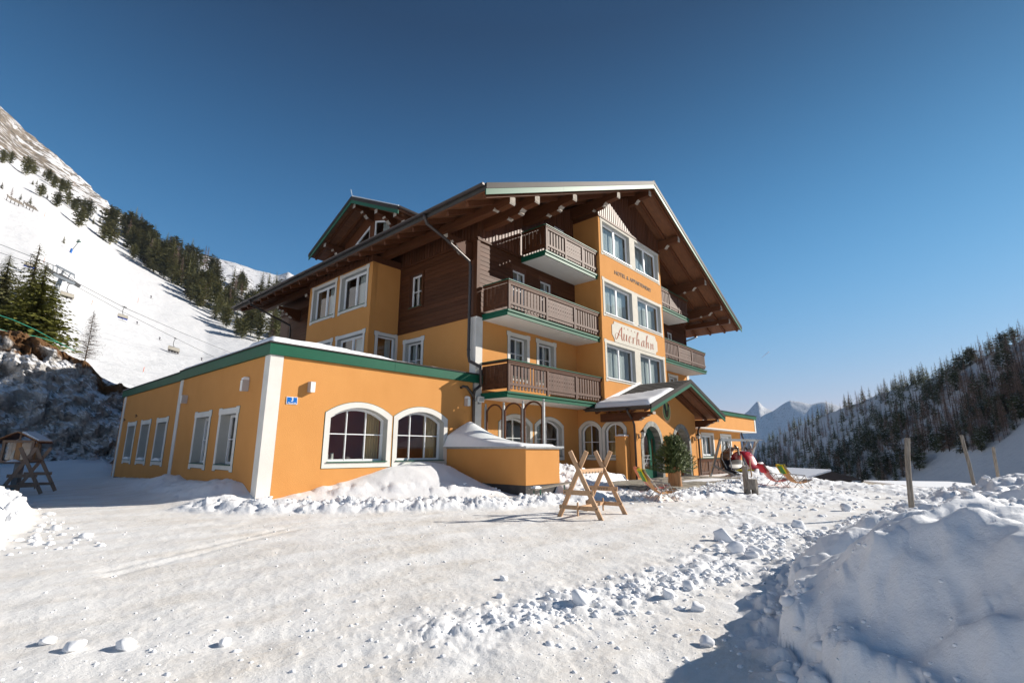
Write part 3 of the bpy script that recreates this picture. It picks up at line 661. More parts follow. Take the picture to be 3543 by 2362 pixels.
def annex_snow(X, Y):
    e = np.minimum(X-(fx0), Y-(fy0)); e = np.minimum(e, fy1-Y)
    thick = np.interp(X, [5.6, 7.5, 9.3, 9.9, 11, 13, 14.3], [.30, .28, .20, .10, .09, .07, .05])
    far = np.where(Y > 22.4, .05, thick); far = np.where((Y > 16) & (Y <= 22.4), .20, far)
    return .72*far*ss(e/.14+.35)*(1+.15*fbm(X*1.3, Y*1.3, 3, 5))+.012*lumps(X, Y, .16, 9)*(e < .4)
part('roof_snow', snow_slab(fx0, 13.72, fy0, fy1, 4.392, annex_snow, .12), M['snowroof'], annex)
# lamps, sign
def wall_lamp(x, y, z0, z1, side, label, snow=False):
    mw = frontM(x, y, 0) if not side else sideM(x, y, 0)
    o = thing('wall_lamp', label, 'wall lamp', (x, y, z0)); WMo = mw
    b = MB(); b.box(-.075, .075, -.19, -.004, z0, z1-.01); part('housing', b.mesh(), M['lampbox'], o, mw)
    b = MB(); b.box(-.06, .06, -.196, -.15, z0-.006, z0+.05); b.box(-.07, .07, -.2, -.191, z0+.015, z1-.03); part('lens', b.mesh(), M['lens'], o, mw)
    o['group'] = 'box lamps on the annex walls'
    if snow:
        b = MB(); b.box(-.07, .07, -.18, -.01, z1-.008, z1+.05); b.box(-.05, .05, -.14, -.01, z1+.05, z1+.08); part('snow', b.mesh(), M['snowroof'], o, mw)
wall_lamp(6.98, AY, 3.08, 3.40, False, 'white box lamp on the front wall above the blue house number sign')
wall_lamp(13.33, AY, 3.10, 3.40, False, 'white box lamp beside the downpipe at the right end of the annex front', True)
wall_lamp(AX, 21.55, 3.10, 3.41, True, 'grey box lamp on the shaded annex side next to the white wall strip')
wall_lamp(AX, 15.8, 3.12, 3.46, True, 'snow-capped box lamp on the shaded annex side near the white corner', True)
def text_mesh(body, size, ext=.004, align='CENTER', spacing=1.0):
    cu = bpy.data.curves.new('t', 'FONT'); cu.body = body; cu.size = size; cu.extrude = ext; cu.align_x = align; cu.align_y = 'CENTER'; cu.space_character = spacing; cu.resolution_u = 3
    o = bpy.data.objects.new('t', cu); COL.objects.link(o); dg = bpy.context.evaluated_depsgraph_get(); dg.update()
    me = bpy.data.meshes.new_from_object(o.evaluated_get(dg)); bpy.data.objects.remove(o); me.transform(Matrix.Rotation(math.pi/2, 4, 'X')); me.materials.clear(); return me
sg = thing('house_number_sign', 'blue enamel house number 3 sign on the orange front wall', 'sign', (6.47, AY, 2.8))
b = MB(); b.box(-.16, .16, -.022, -.004, -.105, .105, 0); part('rim', b.mesh(), M['signwhite'], sg, T((6.47, AY, 2.8)))
b = MB(); b.box(-.148, .148, -.026, -.020, -.093, .093); part('plate', b.mesh(), M['signblue'], sg, T((6.47, AY, 2.8)))
part('digit', text_mesh('3', .17), M['signwhite'], sg, T((6.47, AY-.03, 2.83)))
part('street_name', text_mesh('Alpenstraße', .05), M['signwhite'], sg, T((6.47, AY-.03, 2.735)))
for (x, y, z) in ((AX, 28.9, 2.95), (AX, 31.2, 2.85)):
    o = thing('wall_hook', 'small iron hook high on the shaded annex side wall', 'hook', (x, y, z), group='iron hooks on the annex side'); b = MB()
    b.tube([(x-.03, y+.12*math.cos(t), z+.06*math.sin(t)) for t in np.linspace(.3, 5.6, 10)], .012, 5); b.tube([(x, y-.2, z), (x-.05, y-.2, z), (x-.05, y-.2, z+.06)], .012, 5); part('ring', b.mesh(), M['black'], o)

# ================================================================== main hotel
C0, HE, EZ, RZZ, YG, YB = 24.68, 13.565, 10.53, 16.533, 11.185, 34.48
XM, XI, YF, YW = 13.818, 21.08, 12.748, 14.35
XR, XJ = 2*C0-XM, 2*C0-XI
SLP = (RZZ-EZ)/HE
def rz(x): return RZZ-SLP*abs(x-C0)          # roof top surface
hotel = thing('hotel_building', 'four-storey orange alpine hotel with brown timber gable and balconies', 'hotel', (C0, 24, 0))
TH = .24
# front main wall, with first floor windows (orange), second and third floor timber
Z1, Z2 = 6.88, 10.25
fw_h = []
for x in (15.93, 17.96):
    fw_h.append(shift(window(hotel, frontM(x, YW, 4.55), 1.17, 1.84, cols=2, rows=2, bars='thin', depth=.26, curt='right', lowerbar=1.1), x, 4.55))
for x in (2*C0-15.93-1.17, 2*C0-17.96-1.17):
    fw_h.append(shift(window(hotel, frontM(x, YW, 4.55), 1.17, 1.84, cols=2, rows=2, bars='thin', depth=.26, curt='right', lowerbar=1.1), x, 4.55))
for x in (15.38, 17.76):
    fw_h.append(shift(window(hotel, frontM(x, YW, .95+.18), 1.9, 1.32, apex=1.66, cols=2, rows=2, bars='thin', depth=.26, curt='left', sur=.16, lowerbar=.8), x, 1.13))
mb = MB(); mb.plate(rect(XM, -.4, XR, Z1), fw_h, 0, .3); part('front_wall', mb.mesh(), M['orange'], hotel, T((0, YW, 0)))
uw = []
for x in (16.08, 18.10):
    uw.append(shift(window(hotel, frontM(x, YW, 7.72), .96, 1.86, cols=2, rows=2, bars='thin', depth=.16, sur=.0, curt='both', sill=True, wood=True), x, 7.72))
for x in (2*C0-16.08-.96, 2*C0-18.10-.96):
    uw.append(shift(window(hotel, frontM(x, YW, 7.72), .96, 1.86, cols=2, rows=2, bars='thin', depth=.16, sur=.0, curt='both', sill=True, wood=True), x, 7.72))
uw.append(shift(window(hotel, frontM(19.30, YW, 10.9), 1.0, 2.05, cols=1, rows=1, bars='thin', depth=.16, sur=.0, curt='both', wood=True), 19.30, 10.9))
gab = [(XM, Z1+.004), (XR, Z1+.004), (XR, rz(XR)-.42), (C0, rz(C0)-.42), (XM, rz(XM)-.42)]
mb = MB(); mb.plate(gab, uw, .03, .3); part('gable_wall', mb.mesh(), M['woodv'], hotel, T((0, YW, 0)))
# horizontal boards second floor front
def hboards(parent, xa, xb, z0, z1, mwf, holes, pitch=.205, name='siding_board'):
    cache = {}; z = z0
    while z < z1-.02:
        zt = min(z+pitch-.012, z1); segs = [(xa, xb)]
        for (hx0, hz0, hx1, hz1) in holes:
            if zt > hz0 and z < hz1:
                ns = []
                for a, b in segs:
                    if hx0 > a: ns.append((a, min(b, hx0)))
                    if hx1 < b: ns.append((max(a, hx1), b))
                segs = ns
        for a, b in segs:
            if b-a < .05: continue
            key = (round(b-a, 3), round(zt-z, 3))
            if key not in cache:
                m = MB(); L_, H_ = key
                m.add([(0, -.006, 0), (L_, -.006, 0), (L_, -.022, 0), (0, -.022, 0), (0, -.004, H_), (L_, -.004, H_), (L_, -.010, H_), (0, -.010, H_)], [(0, 1, 2, 3), (7, 6, 5, 4), (3, 2, 6, 7), (0, 4, 5, 1), (0, 3, 7, 4), (1, 5, 6, 2)])
                cache[key] = m.mesh()
            part(name, cache[key], M['wood'], parent, mwf @ T((a, 0, z)))
        z += pitch
hb = [(min(p[0] for p in u)-.06, min(p[1] for p in u)-.06, max(p[0] for p in u)+.06, max(p[1] for p in u)+.06) for u in uw]
hboards(hotel, XM+.16, XI, Z1+.06, Z2, frontM(0, YW+.03, 0), hb)
hboards(hotel, XJ, XR-.16, Z1+.06, Z2, frontM(0, YW+.03, 0), hb, pitch=.41)
# vertical boards upper gable: board and gap
def vboards(parent, xa, xb, z0, topf, mwf, pitch, holes=(), name='gable_board', wd=None):
    x = xa; k = 0; wd = wd or pitch*.62
    while x+wd <= xb+.01:
        zt = min(topf(x), topf(x+wd)); segs = [(z0, zt)]
        for (hx0, hz0, hx1, hz1) in holes:
            if x+wd > hx0 and x < hx1:
                ns = []
                for a, b in segs:
                    if hz0 > a: ns.append((a, min(b, hz0)))
                    if hz1 < b: ns.append((max(a, hz1), b))
                segs = ns
        for a, b in segs:
            if b-a < .06: continue
            m = MB(); m.box(0, wd, -.03, -.002, 0, b-a); part(name, m.mesh(), M['woodv'], parent, mwf @ T((x, 0, a)))
        x += pitch; k += 1
vboards(hotel, XM+.1, XI-.02, Z2+.12, lambda x: rz(x)-.45, frontM(0, YW+.03, 0), .21, hb)
vboards(hotel, XJ+.05, XR-.1, Z2+.12, lambda x: rz(x)-.45, frontM(0, YW+.03, 0), .42, hb, wd=.30)
mb = MB()
for x0, x1 in ((XM-.02, XI), (XJ, XR+.02)):
    mb.box(x0, x1, YW-.06, YW+.02, Z2, Z2+.11); mb.box(x0, x1, YW-.035, YW+.02, Z1-.02, Z1+.05)
mb.box(XM-.03, XM+.15, YW-.03, YW+.1, Z1+.052, Z2-.003); mb.box(XM-.03, XM+.12, YW-.02, YW+.2, Z2+.112, rz(XM)-.43); mb.box(XR-.15, XR+.03, YW-.03, YW+.1, Z1+.052, Z2-.003)
part('moulding', mb.mesh(), M['wood'], hotel)
mb = MB()
mb.box(XM-.025, XM+.36, YW-.028, YW+.02, -.3, Z1-.03); mb.box(XM-.025, XM+.02, YW+.021, YW+.32, -.3, Z1-.03); mb.box(XR-.36, XR+.025, YW-.028, YW+.02, -.3, Z1-.03)
part('corner_pilaster', mb.mesh(), M['white'], hotel)
# left side wall
SB, SO = 6.88, 19.825
sh = []
sh.append(shift(window(hotel, sideM(XM, 19.15, 4.75), 1.2, 1.6, cols=2, rows=2, bars='thin', depth=.26, curt='left', lowerbar=.75), YB-1.0-19.15, 4.75))
sh.append(shift(window(hotel, sideM(XM, 18.98, 8.05), .93, 1.62, cols=2, rows=2, bars='thin', depth=.2, sur=0, curt='both', wood=True), YB-1.0-18.98, 8.05))
YE = YB-1.0
mb = MB(); mb.plate(rect(0, -.4, YE-YW, SB), [sh[0]], 0, .3); part('side_wall', mb.mesh(), M['orange'], hotel, sideM(XM, YE, 0))
mb = MB(); mb.plate(rect(0, SB+.004, YE-YW-.045, rz(XM)-.42), [sh[1]], .03, .3); part('side_wall', mb.mesh(), M['woodv'], hotel, sideM(XM, YE, 0))
hole2 = (YE-18.98-.06, 8.0, YE-18.98+.99, 9.73)
hboards(hotel, YE-SO, YE-YW-.18, SB+.06, Z2-.05, sideM(XM+.03, YE, 0), [hole2])
hboards(hotel, 1.2, YE-26.3, SB+.06, Z2-.05, sideM(XM+.03, YE, 0), [])
m_ = MB(); m_.box(0, YE-YW, -.045, .0, SB-.03, SB+.05); m_.box(0, YE-YW, -.06, 0, Z2-.04, Z2+.05); m_.box(YE-YW-.17, YE-YW, -.03, .02, SB+.052, Z2-.043); m_.box(YE-SO, YE-SO+.06, -.03, .02, SB+.052, Z2-.043)
part('moulding', m_.mesh(), M['wood'], hotel, sideM(XM, YE, 0))
vboards(hotel, YE-YW-5.4, YE-YW-.1, Z2+.06, lambda x: rz(XM)-.45, sideM(XM+.03, YE, 0), .2)
# window casing boards of side window
m_ = MB(); m_.plate(rect(-.1, -.1, 1.03, 1.72), [rect(-.001, -.001, .931, 1.621)], -.05, .01); part('casing', m_.mesh(), M['wood'], hotel, sideM(XM, 18.98, 8.05))
# other walls (right side, back)
mb = MB(); mb.box(XR-.3, XR, YW+.35, YE, -.4, rz(XR)-.42); mb.box(XM+.3, XR-.35, YE-.3, YE, -.4, rz(XM)-.45)
mb.prism([(XM+.3, rz(XM)-.44), (XR-.35, rz(XR)-.44), (C0, RZZ-.45)], 'y', YE-.3, YE)
part('back_wall', mb.mesh(), M['orange'], hotel)
mb = MB()
for z in (3.2, 6.6, 9.95): mb.box(XM+.35, XR-.4, YW+.32, YE-.35, z, z+.2)
mb.box(XM+.4, XR-.4, YW+3.2, YW+3.3, 0, 12); mb.box(XM+2.6, XM+2.7, YW+3.3, YE-.4, 0, 11); mb.box(C0-.1, C0+.1, YF+.4, YW+3.1, 3.45, 13)
part('interior_wall', mb.mesh(), M['room'], hotel)
# oriel on the left side
OX, OY0, OY1, OT = 12.191, SO, 26.05, 10.23
oh = []
OYE = OY1
for yl, z0 in ((22.62, 8.22), (25.58, 8.22), (22.60, 5.0), (25.58, 5.0)):
    hh = 1.78
    oh.append(shift(window(hotel, sideM(OX, yl, z0), 2.32, hh, cols=2, rows=1, bars='thick', depth=.26, curt='rightwide', sur=.16), OYE-yl, z0))
mb = MB(); mb.plate(rect(0, 3.8, OYE-OY0, OT), oh, 0, .3); part('oriel_wall', mb.mesh(), M['orange'], hotel, sideM(OX, OYE, 0))
ro = window(hotel, frontM(12.70, OY0, 4.9), 1.0, 1.80, cols=1, rows=1, bars='thin', depth=.2, curt='right', sur=.15)
mb = MB(); mb.plate(rect(OX+.003, 3.8, XM, OT-.002), [shift(ro, 12.70, 4.9)], 0, .28); part('oriel_wall', mb.mesh(), M['orange'], hotel, T((0, OY0, 0)))
mb = MB(); mb.box(OX+.003, XM, OY1-.28, OY1-.002, 3.8, OT-.002); mb.box(OX+.3, XM+.2, OY0+.3, OY1-.3, 6.7, 6.85); part('oriel_wall', mb.mesh(), M['orange'], hotel)
mb = MB(); mb.box(OX-.05, XM, OY0-.05, OY1+.05, OT, OT+.07); mb.box(OX, XM, OY0, OY1, OT+.07, rz(OX)-.42); part('oriel_boarding', mb.mesh(), M['woodv'], hotel)
vboards(hotel, .02, OY1-OY0, OT+.08, lambda x: rz(OX)-.44, sideM(OX, OY1, 0), .19, name='oriel_board')
# bay
BT = 13.62
bw_ = []
for (z0, hh) in ((11.65, 1.78), (8.30, 1.74), (4.94, 1.80)):
    for x in (21.44, 24.99):
        bw_.append(shift(window(hotel, frontM(x, YF, z0), 2.93, hh, cols=2, rows=1, bars='thick', depth=.24, sur=0, sill=False, curt='full', wallmat='skytint'), x, z0))  # full-width sheet added behind the glass to paint in reflected sky
    m_ = MB(); o = eared(21.44-.16, z0-.14, 24.99+2.93+.16, z0+hh+.16, .06, .16)
    m_.plate(o, [rect(21.44, z0, 21.44+2.93, z0+hh), rect(24.99, z0, 24.99+2.93, z0+hh)], -.018, .01); part('window_surround', m_.mesh(), M['plaque'], hotel, T((0, YF, 0)))
    m_ = MB(); m_.plate(inset(o, -.014), [inset(o, .003)], -.008, .01); part('surround_line', m_.mesh(), M['lettergrey'], hotel, T((0, YF, 0)))
    for x in (21.44, 24.99):
        m_ = MB(); m_.box(x-.02, x+2.95, YF-.07, YF+.16, z0-.005, z0+.035); part('window_sill', m_.mesh(), M['signwhite'], hotel)
mb = MB(); mb.plate(rect(XI, 3.425, XJ, BT), bw_, 0, .28); part('bay_wall', mb.mesh(), M['orange'], hotel, T((0, YF, 0)))
mb = MB(); mb.box(XI, XI+.28, YF+.283, YW, 3.425, BT); mb.box(XJ-.28, XJ, YF+.283, YW, 3.425, BT); part('bay_wall', mb.mesh(), M['orange'], hotel)
# gable above the bay
mb = MB(); mb.prism([(XI+.02, BT+.003), (XJ-.02, BT+.003), (XJ-.02, rz(XJ)-.42), (C0, RZZ-.42), (XI+.02, rz(XI)-.42)], 'y', YF+.03, YW); part('bay_gable', mb.mesh(), M['woodv'], hotel)
vboards(hotel, XI+.03, XJ-.02, BT+.09, lambda x: rz(x)-.44, frontM(0, YF+.03, 0), .205, name='gable_board')
mb = MB(); mb.box(XI-.05, XJ+.05, YF-.055, YF+.02, BT-.05, BT+.035); mb.box(XI-.03, XJ+.03, YF-.035, YF+.02, BT+.035, BT+.08); mb.box(XI-.05, XI+.01, YF+.021, YW-.03, BT-.05, BT+.07); part('moulding', mb.mesh(), M['wood'], hotel)
# lettering HOTEL & APPARTEMENT, slightly curved like the original
me = text_mesh('HOTEL & APPARTEMENT', .40, .01, spacing=1.08); xs = [v.co.x for v in me.vertices]; k = 4.25/(max(xs)-min(xs))
for v in me.vertices: v.co.x *= k; v.co.z *= .78; v.co.z += -.02*v.co.x**2*.6
part('lettering', me, M['lettergrey'], hotel, T((24.68, YF-.012, 10.86)))
# plaque with the script name
px0, px1, pz0, pz1 = 22.02, 27.20, 6.93, 8.02
pq = [(px0+.25, pz0), (px1-.25, pz0), (px1-.22, pz0+.12), (px1-.08, pz0+.2), (px1, pz0+.22), (px1, pz1-.3), (px1-.1, pz1-.26), (px1-.22, pz1-.1), (px1-.24, pz1), (px0+.24, pz1), (px0+.2, pz1-.14), (px0+.05, pz1-.2), (px0, pz1-.24), (px0, pz0+.35), (px0+.08, pz0+.3), (px0+.22, pz0+.15)]
mb = MB(); mb.plate(pq, [], -.02, .0); nameplate = part('name_plaque', mb.mesh(), M['plaque'], hotel, T((0, YF, 0)))
mb = MB(); mb.plate(inset(pq, -.014), [inset(pq, .002)], -.012, .0); part('plaque_line', mb.mesh(), M['lettergrey'], nameplate, T((0, YF, 0)))
def bez(p0, p1, p2, p3, n=9): return [((1-t)**3*p0[0]+3*(1-t)**2*t*p1[0]+3*(1-t)*t*t*p2[0]+t**3*p3[0], (1-t)**3*p0[1]+3*(1-t)**2*t*p1[1]+3*(1-t)*t*t*p2[1]+t**3*p3[1]) for t in [i/(n-1) for i in range(n)]]
glyph = {
 'A': (0.80, [bez((.62, .62), (.45, .70), (.30, .05), (.12, -.04))+bez((.12, -.04), (-.05, -.05), (-.02, .30), (.14, .30))+bez((.14, .30), (.3, .30), (.45, .20), (.60, .22)), bez((.62, .70), (.62, .45), (.60, .1), (.72, -.02)), ]),
 'u': (.52, [bez((.0, .36), (.08, .42), (.08, .36), (.07, .28))+bez((.07, .28), (.04, .1), (.05, 0), (.14, .0))+bez((.14, 0), (.25, .02), (.3, .2), (.34, .38)), bez((.34, .38), (.31, .1), (.31, 0), (.44, .03))]),
 'e': (.42, [bez((.02, .12), (.2, .16), (.32, .28), (.22, .38))+bez((.22, .38), (.08, .42), (-.02, .05), (.14, .0))+bez((.14, 0), (.22, -.01), (.3, .05), (.34, .12))]),
 'r': (.40, [bez((.0, .34), (.08, .40), (.08, .3), (.07, 0)), bez((.08, .10), (.12, .3), (.2, .42), (.30, .34))]),
 'h': (.56, [bez((.02, .42), (.10, .5), (.30, .62), (.24, .74))+bez((.24, .74), (.10, .84), (.08, .3), (.07, .0)), bez((.08, .12), (.12, .3), (.3, .46), (.30, .3))+bez((.30, .3), (.29, .1), (.30, -.02), (.44, .05))]),
 'a': (.50, [bez((.30, .38), (.08, .42), (-.04, .02), (.12, .0))+bez((.12, 0), (.24, .02), (.3, .2), (.32, .38)), bez((.32, .38), (.28, .1), (.30, -.01), (.42, .04))]),
 'n': (.56, [bez((.0, .34), (.09, .42), (.08, .3), (.07, 0)), bez((.08, .12), (.12, .3), (.3, .46), (.31, .3))+bez((.31, .3), (.29, .1), (.30, -.04), (.46, .10))])}
sb = MB(); cx = 0
for ch in 'Auerhahn':
    wd, strokes = glyph[ch]
    for st in strokes:
        n = len(st)
        for i in range(n-1):
            (x0, z0), (x1, z1) = st[i], st[i+1]
            dx_, dz_ = x1-x0, z1-z0; L_ = math.hypot(dx_, dz_)+1e-9
            hw0 = .016+.034*max(0, -dz_/L_)      # downstrokes broad
            sl_ = .10
            q = [(cx+x0-hw0+z0*sl_, z0-.008), (cx+x0+hw0+z0*sl_, z0+.008), (cx+x1+hw0+z1*sl_, z1+.008), (cx+x1-hw0+z1*sl_, z1-.008)]
            sb.add([(a, -.006, b) for a, b in q]+[(a, .0, b) for a, b in q], [(0, 1, 2, 3), (7, 6, 5, 4), (0, 4, 5, 1), (1, 5, 6, 2), (2, 6, 7, 3), (3, 7, 4, 0)])
    cx += wd
k = 4.55/cx
for i, v in enumerate(sb.v): sb.v[i] = (v[0]*k, v[1], v[2]*1.02)
part('script_letters', sb.mesh(fix=False), M['brick'], nameplate, T((22.30, YF-.021, 7.13)))
for i in range(4):
    pts = []
    for j in range(10):
        a = math.pi/2+j*math.pi/5; rr = .055 if j % 2 == 0 else .022; pts.append((rr*math.cos(a), rr*math.sin(a)))
    m_ = MB(); m_.plate(pts, [], -.006, 0); part('star', m_.mesh(), M['brick'], nameplate, T((23.30+.39*i, YF-.021, 7.83)))

# ---- roof
roof = MB()
for sg_ in (-1, 1):
    xe = C0+sg_*HE
    roof.prism([(xe, EZ), (C0, RZZ), (C0, RZZ-TH), (xe, EZ-TH)], 'y', YG, YB)
roof_o = part('roof', roof.mesh(), M['roof'], hotel)
sb = MB()
for sg_ in (-1, 1):
    xe = C0+sg_*(HE-.02); n = 1
    sb.prism([(xe, EZ-TH-.003), (C0, RZZ-TH-.003-.0), (C0, RZZ-TH-.03), (xe, EZ-TH-.03)], 'y', YG+.03, YB-.03)
part('soffit', sb.mesh(), M['soffwood'], roof_o)
for nm, y0, y1, ta, tb, mt in (('barge_trim', YG-.07, YG-.003, -.015, .205, 'metal'), ('barge_board', YG-.045, YG-.002, .208, .43, 'green')):
    for sg_ in (-1, 1):
        xe = C0+sg_*(HE+.02); ze = RZZ-SLP*(HE+.02)
        b = MB()
        xk = [xe, C0+sg_*(HE*.66), C0+sg_*(HE*.33), C0]
        for a, c in zip(xk[:-1], xk[1:]):
            g_ = .004*(-sg_)
            za, zc = RZZ-SLP*abs(a-C0), RZZ-SLP*abs(c-C0)
            b.prism([(a, za-ta), (c-g_*-1, zc-ta), (c-g_*-1, zc-tb), (a, za-tb)], 'y', y0, y1)
        part(nm, b.mesh(), M[mt], roof_o)
b = MB(); b.prism([(C0-.25, RZZ-SLP*.25+.02), (C0, RZZ+.03), (C0+.25, RZZ-SLP*.25+.02), (C0, RZZ+.06)], 'y', YG-.075, YB); part('ridge_cap', b.mesh(), M['metal'], roof_o)
# snow on the left roof slope, thicker around the dormer
def rsnow(X, Y):
    e = np.minimum(np.minimum(Y-(YG+.02), YB-Y), X-(C0-HE-.02))
    bulge = .16*np.exp(-((Y-27)/2.2)**2)*np.exp(-((X-11.6)/.9)**2)+.10*np.exp(-((Y-18.0)/2.5)**2)*np.exp(-((X-11.5)/.8)**2)
    return (.07+bulge)*ss(e/.12+.3)*(1+.25*fbm(X*.7, Y*.7, 3, 15))+SLP*(X-(C0-HE))
part('roof_snow', snow_slab(C0-HE-.03, C0-.3, YG+.02, YB-.02, EZ+.004, lambda X, Y: rsnow(X, Y), .25, lambda X, Y: SLP*(X-(C0-HE))), M['snowroof'], roof_o)
part('roof_snow', snow_slab(C0+.3, C0+HE-.6, YG+.25, YB-.3, 0, lambda X, Y: RZZ-SLP*(X-C0)+.004+.05*ss(np.minimum(Y-YG-.25, C0+HE-.6-X)/.15)*(.6+.4*vnoise(X, Y, 4)), .35, lambda X, Y: RZZ-SLP*(X-C0)+.002), M['snowroof'], roof_o)
# rafters
def rafter(x0, x1, y, w=.13, h=.19, top=.275, name='rafter', parent=None):
    b = MB(); z0, z1 = rz(x0)-top, rz(x1)-top
    b.prism([(x0, z0), (x1, z1), (x1, z1-h), (x0+(.07 if x1 > x0 else -.07), z0-h)], 'y', y-w/2, y+w/2)
    part(name, b.mesh(), M['woody'], parent or hotel)
for y in (11.42, 12.32):
    rafter(C0-HE+.14, C0-.01, y); rafter(C0+HE-.14, C0+.01, y)
rafter(C0-HE+.14, XI-.02, 13.4); rafter(C0+HE-.14, XJ+.02, 13.4)
y = 14.55
while y < YB-.3:
    rafter(C0-HE+.14, OX+.0 if OY0-.1 < y < OY1+.1 else XM-.01, y)
    if y < 17: rafter(C0+HE-.14, XR+.01, y)
    y += 1.0
# purlins with stepped carved ends
def purlin(x, tip, y1, w=.30, depth=.36, steps=2, top=None, parent=None, lab=None):
    """beam along y, carved brackets under its front end"""
    zt = (rz(x)-.465) if top is None else top
    pr = [(tip, zt), (y1, zt), (y1, zt-depth*(steps+.15)*.82)]
    yy = tip+.42+.62*steps; z = zt-depth*(steps+.15)*.82
    pr.append((yy+.1, z))
    for s in range(steps, 0, -1):
        zz = zt-depth-(s-1)*depth*.62
        yb_ = tip+.42+.62*(s-1)
        pr += [(yb_+.50, z+.02), (yb_+.40, z+.06), (yb_+.40, z+.12), (yb_+.26, zz-.02), (yb_+.20, zz+.0)]
        z = zz
    pr += [(tip+.03, zt-depth+.02), (tip, zt-depth+.08)]
    # clean: make heights monotone
    b = MB(); b.prism(pr, 'x', x-w/2, x+w/2); me = b.mesh()
    me.materials.append(M['woody']); me.materials.append(M['endgrain'])
    for p in me.polygons:
        if p.normal.y < -.35 and p.center.y < tip+2.0: p.material_index = 1
    o = part('purlin', me, None, parent or hotel)
    return o
for i, x in enumerate((12.80, 14.30, 17.0, 21.0)):
    for xx in (x, 2*C0-x):
        purlin(xx, 11.42, {0: 20.5, 1: YW+.02, 2: YW+.02, 3: YW+.0}[i], steps=2 if i else 1)
purlin(C0, 11.42, YF+.03, steps=2)
# bracket beam at the left corner carrying the eaves purlin
def xbracket(y, zt, x0=12.35, x1=XM-.04):
    b = MB(); b.prism([(x0, zt), (x1, zt), (x1, zt-.74), (x0+.9, zt-.60), (x0+.75, zt-.50), (x0+.62, zt-.46), (x0+.55, zt-.34), (x0+.35, zt-.30), (x0+.3, zt-.2), (x0+.03, zt-.16)], 'y', y-.14, y+.14)
    me = b.mesh(); me.materials.append(M['woody']); me.materials.append(M['endgrain'])
    for p in me.polygons:
        if p.normal.x < -.35: p.material_index = 1
    part('bracket', me, None, hotel)
xbracket(14.75, 10.14); xbracket(30.6, 10.14); xbracket(26.9, 10.14)
b = MB(); b.beam((12.8, 26.0, rz(12.8)-.63), (12.8, YB-.4, rz(12.8)-.63), .28, .34); part('purlin', b.mesh(), M['woody'], hotel)
# gutters and downpipes
def half_gutter(x, y0, y1, z, name='gutter', parent=None, r=.085):
    b = MB(); n = 8; pts = [(x+r*math.cos(a), z+r*math.sin(a)) for a in np.linspace(math.pi, 2*math.pi, n)]+[(x+(r-.012)*math.cos(a), z+(r-.012)*math.sin(a)) for a in np.linspace(2*math.pi, math.pi, n)]
    b.prism(pts, 'y', y0, y1)
    k = int((y1-y0)/.9)
    for i in range(k+1):
        yy = y0+.1+i*(y1-y0-.2)/max(1, k); b.tube([(x+(r+.006)*math.cos(a), yy, z+(r+.006)*math.sin(a)) for a in np.linspace(math.pi, 2*math.pi, 7)], .010, 4)
    b.box(x-r, x+r, y0-.005, y0+.01, z-r*.9, z); part(name, b.mesh(), M['gutter'], parent or hotel)
half_gutter(C0-HE-.10, YG-.02, YB, EZ-.03)
half_gutter(C0+HE+.10, YG-.02, YB, EZ-.03)
b = MB(); gx = C0-HE-.1
b.tube([(gx, 14.45, EZ-.1), (gx, 14.45, EZ-.22), (gx+.12, 14.45, EZ-.45), (gx+1.1, 14.48, EZ-.75), (13.55, 14.55, 9.25), (13.62, 14.56, 9.0), (13.62, 14.56, 5.2), (13.62, 14.5, 4.95), (13.85, 14.12, 4.72), (13.88, 14.08, 4.55), (13.88, 14.08, 3.9)], .065, 10)
b.tube([(13.88, 14.08, 3.95), (13.68, 14.2, 3.75), (13.66, 14.24, 3.6), (13.66, 14.24, .6)], .06, 10)
for z in (8.2, 6.9, 5.4): b.tube([(13.62, 14.56, z), (13.62, 14.56, z+.05)], .078, 10)
for z in (3.3, 1.9): b.tube([(13.66, 14.24, z), (13.66, 14.24, z+.05)], .073, 10)
part('downpipe', b.mesh(smooth=True), M['gutter'], hotel)
b = MB(); b.tube([(gx, 31.5, EZ-.1), (gx, 31.5, EZ-.2), (gx+.12, 31.5, EZ-.4), (13.6, 31.5, 9.3), (13.66, 31.5, 9.0), (13.66, 31.5, 5)], .065, 8); part('downpipe', b.mesh(smooth=True), M['gutter'], hotel)
b = MB(); b.tube([(C0+HE+.1, 14.6, EZ-.1), (C0+HE+.1, 14.6, EZ-.3), (XR+.5, 14.6, 9.5), (XR+.12, 14.6, 9.3), (XR+.12, 14.6, 4)], .06, 8); part('downpipe', b.mesh(smooth=True), M['galv'], hotel)
b = MB(); b.tube([(12.98, 14.27, 3.78), (13.0, 14.17, 3.83), (13.2, 14.15, 3.82), (13.55, 14.2, 3.55), (13.66, 14.24, 3.4)], .055, 8); part('downpipe', b.mesh(smooth=True), M['gutter'], hotel)

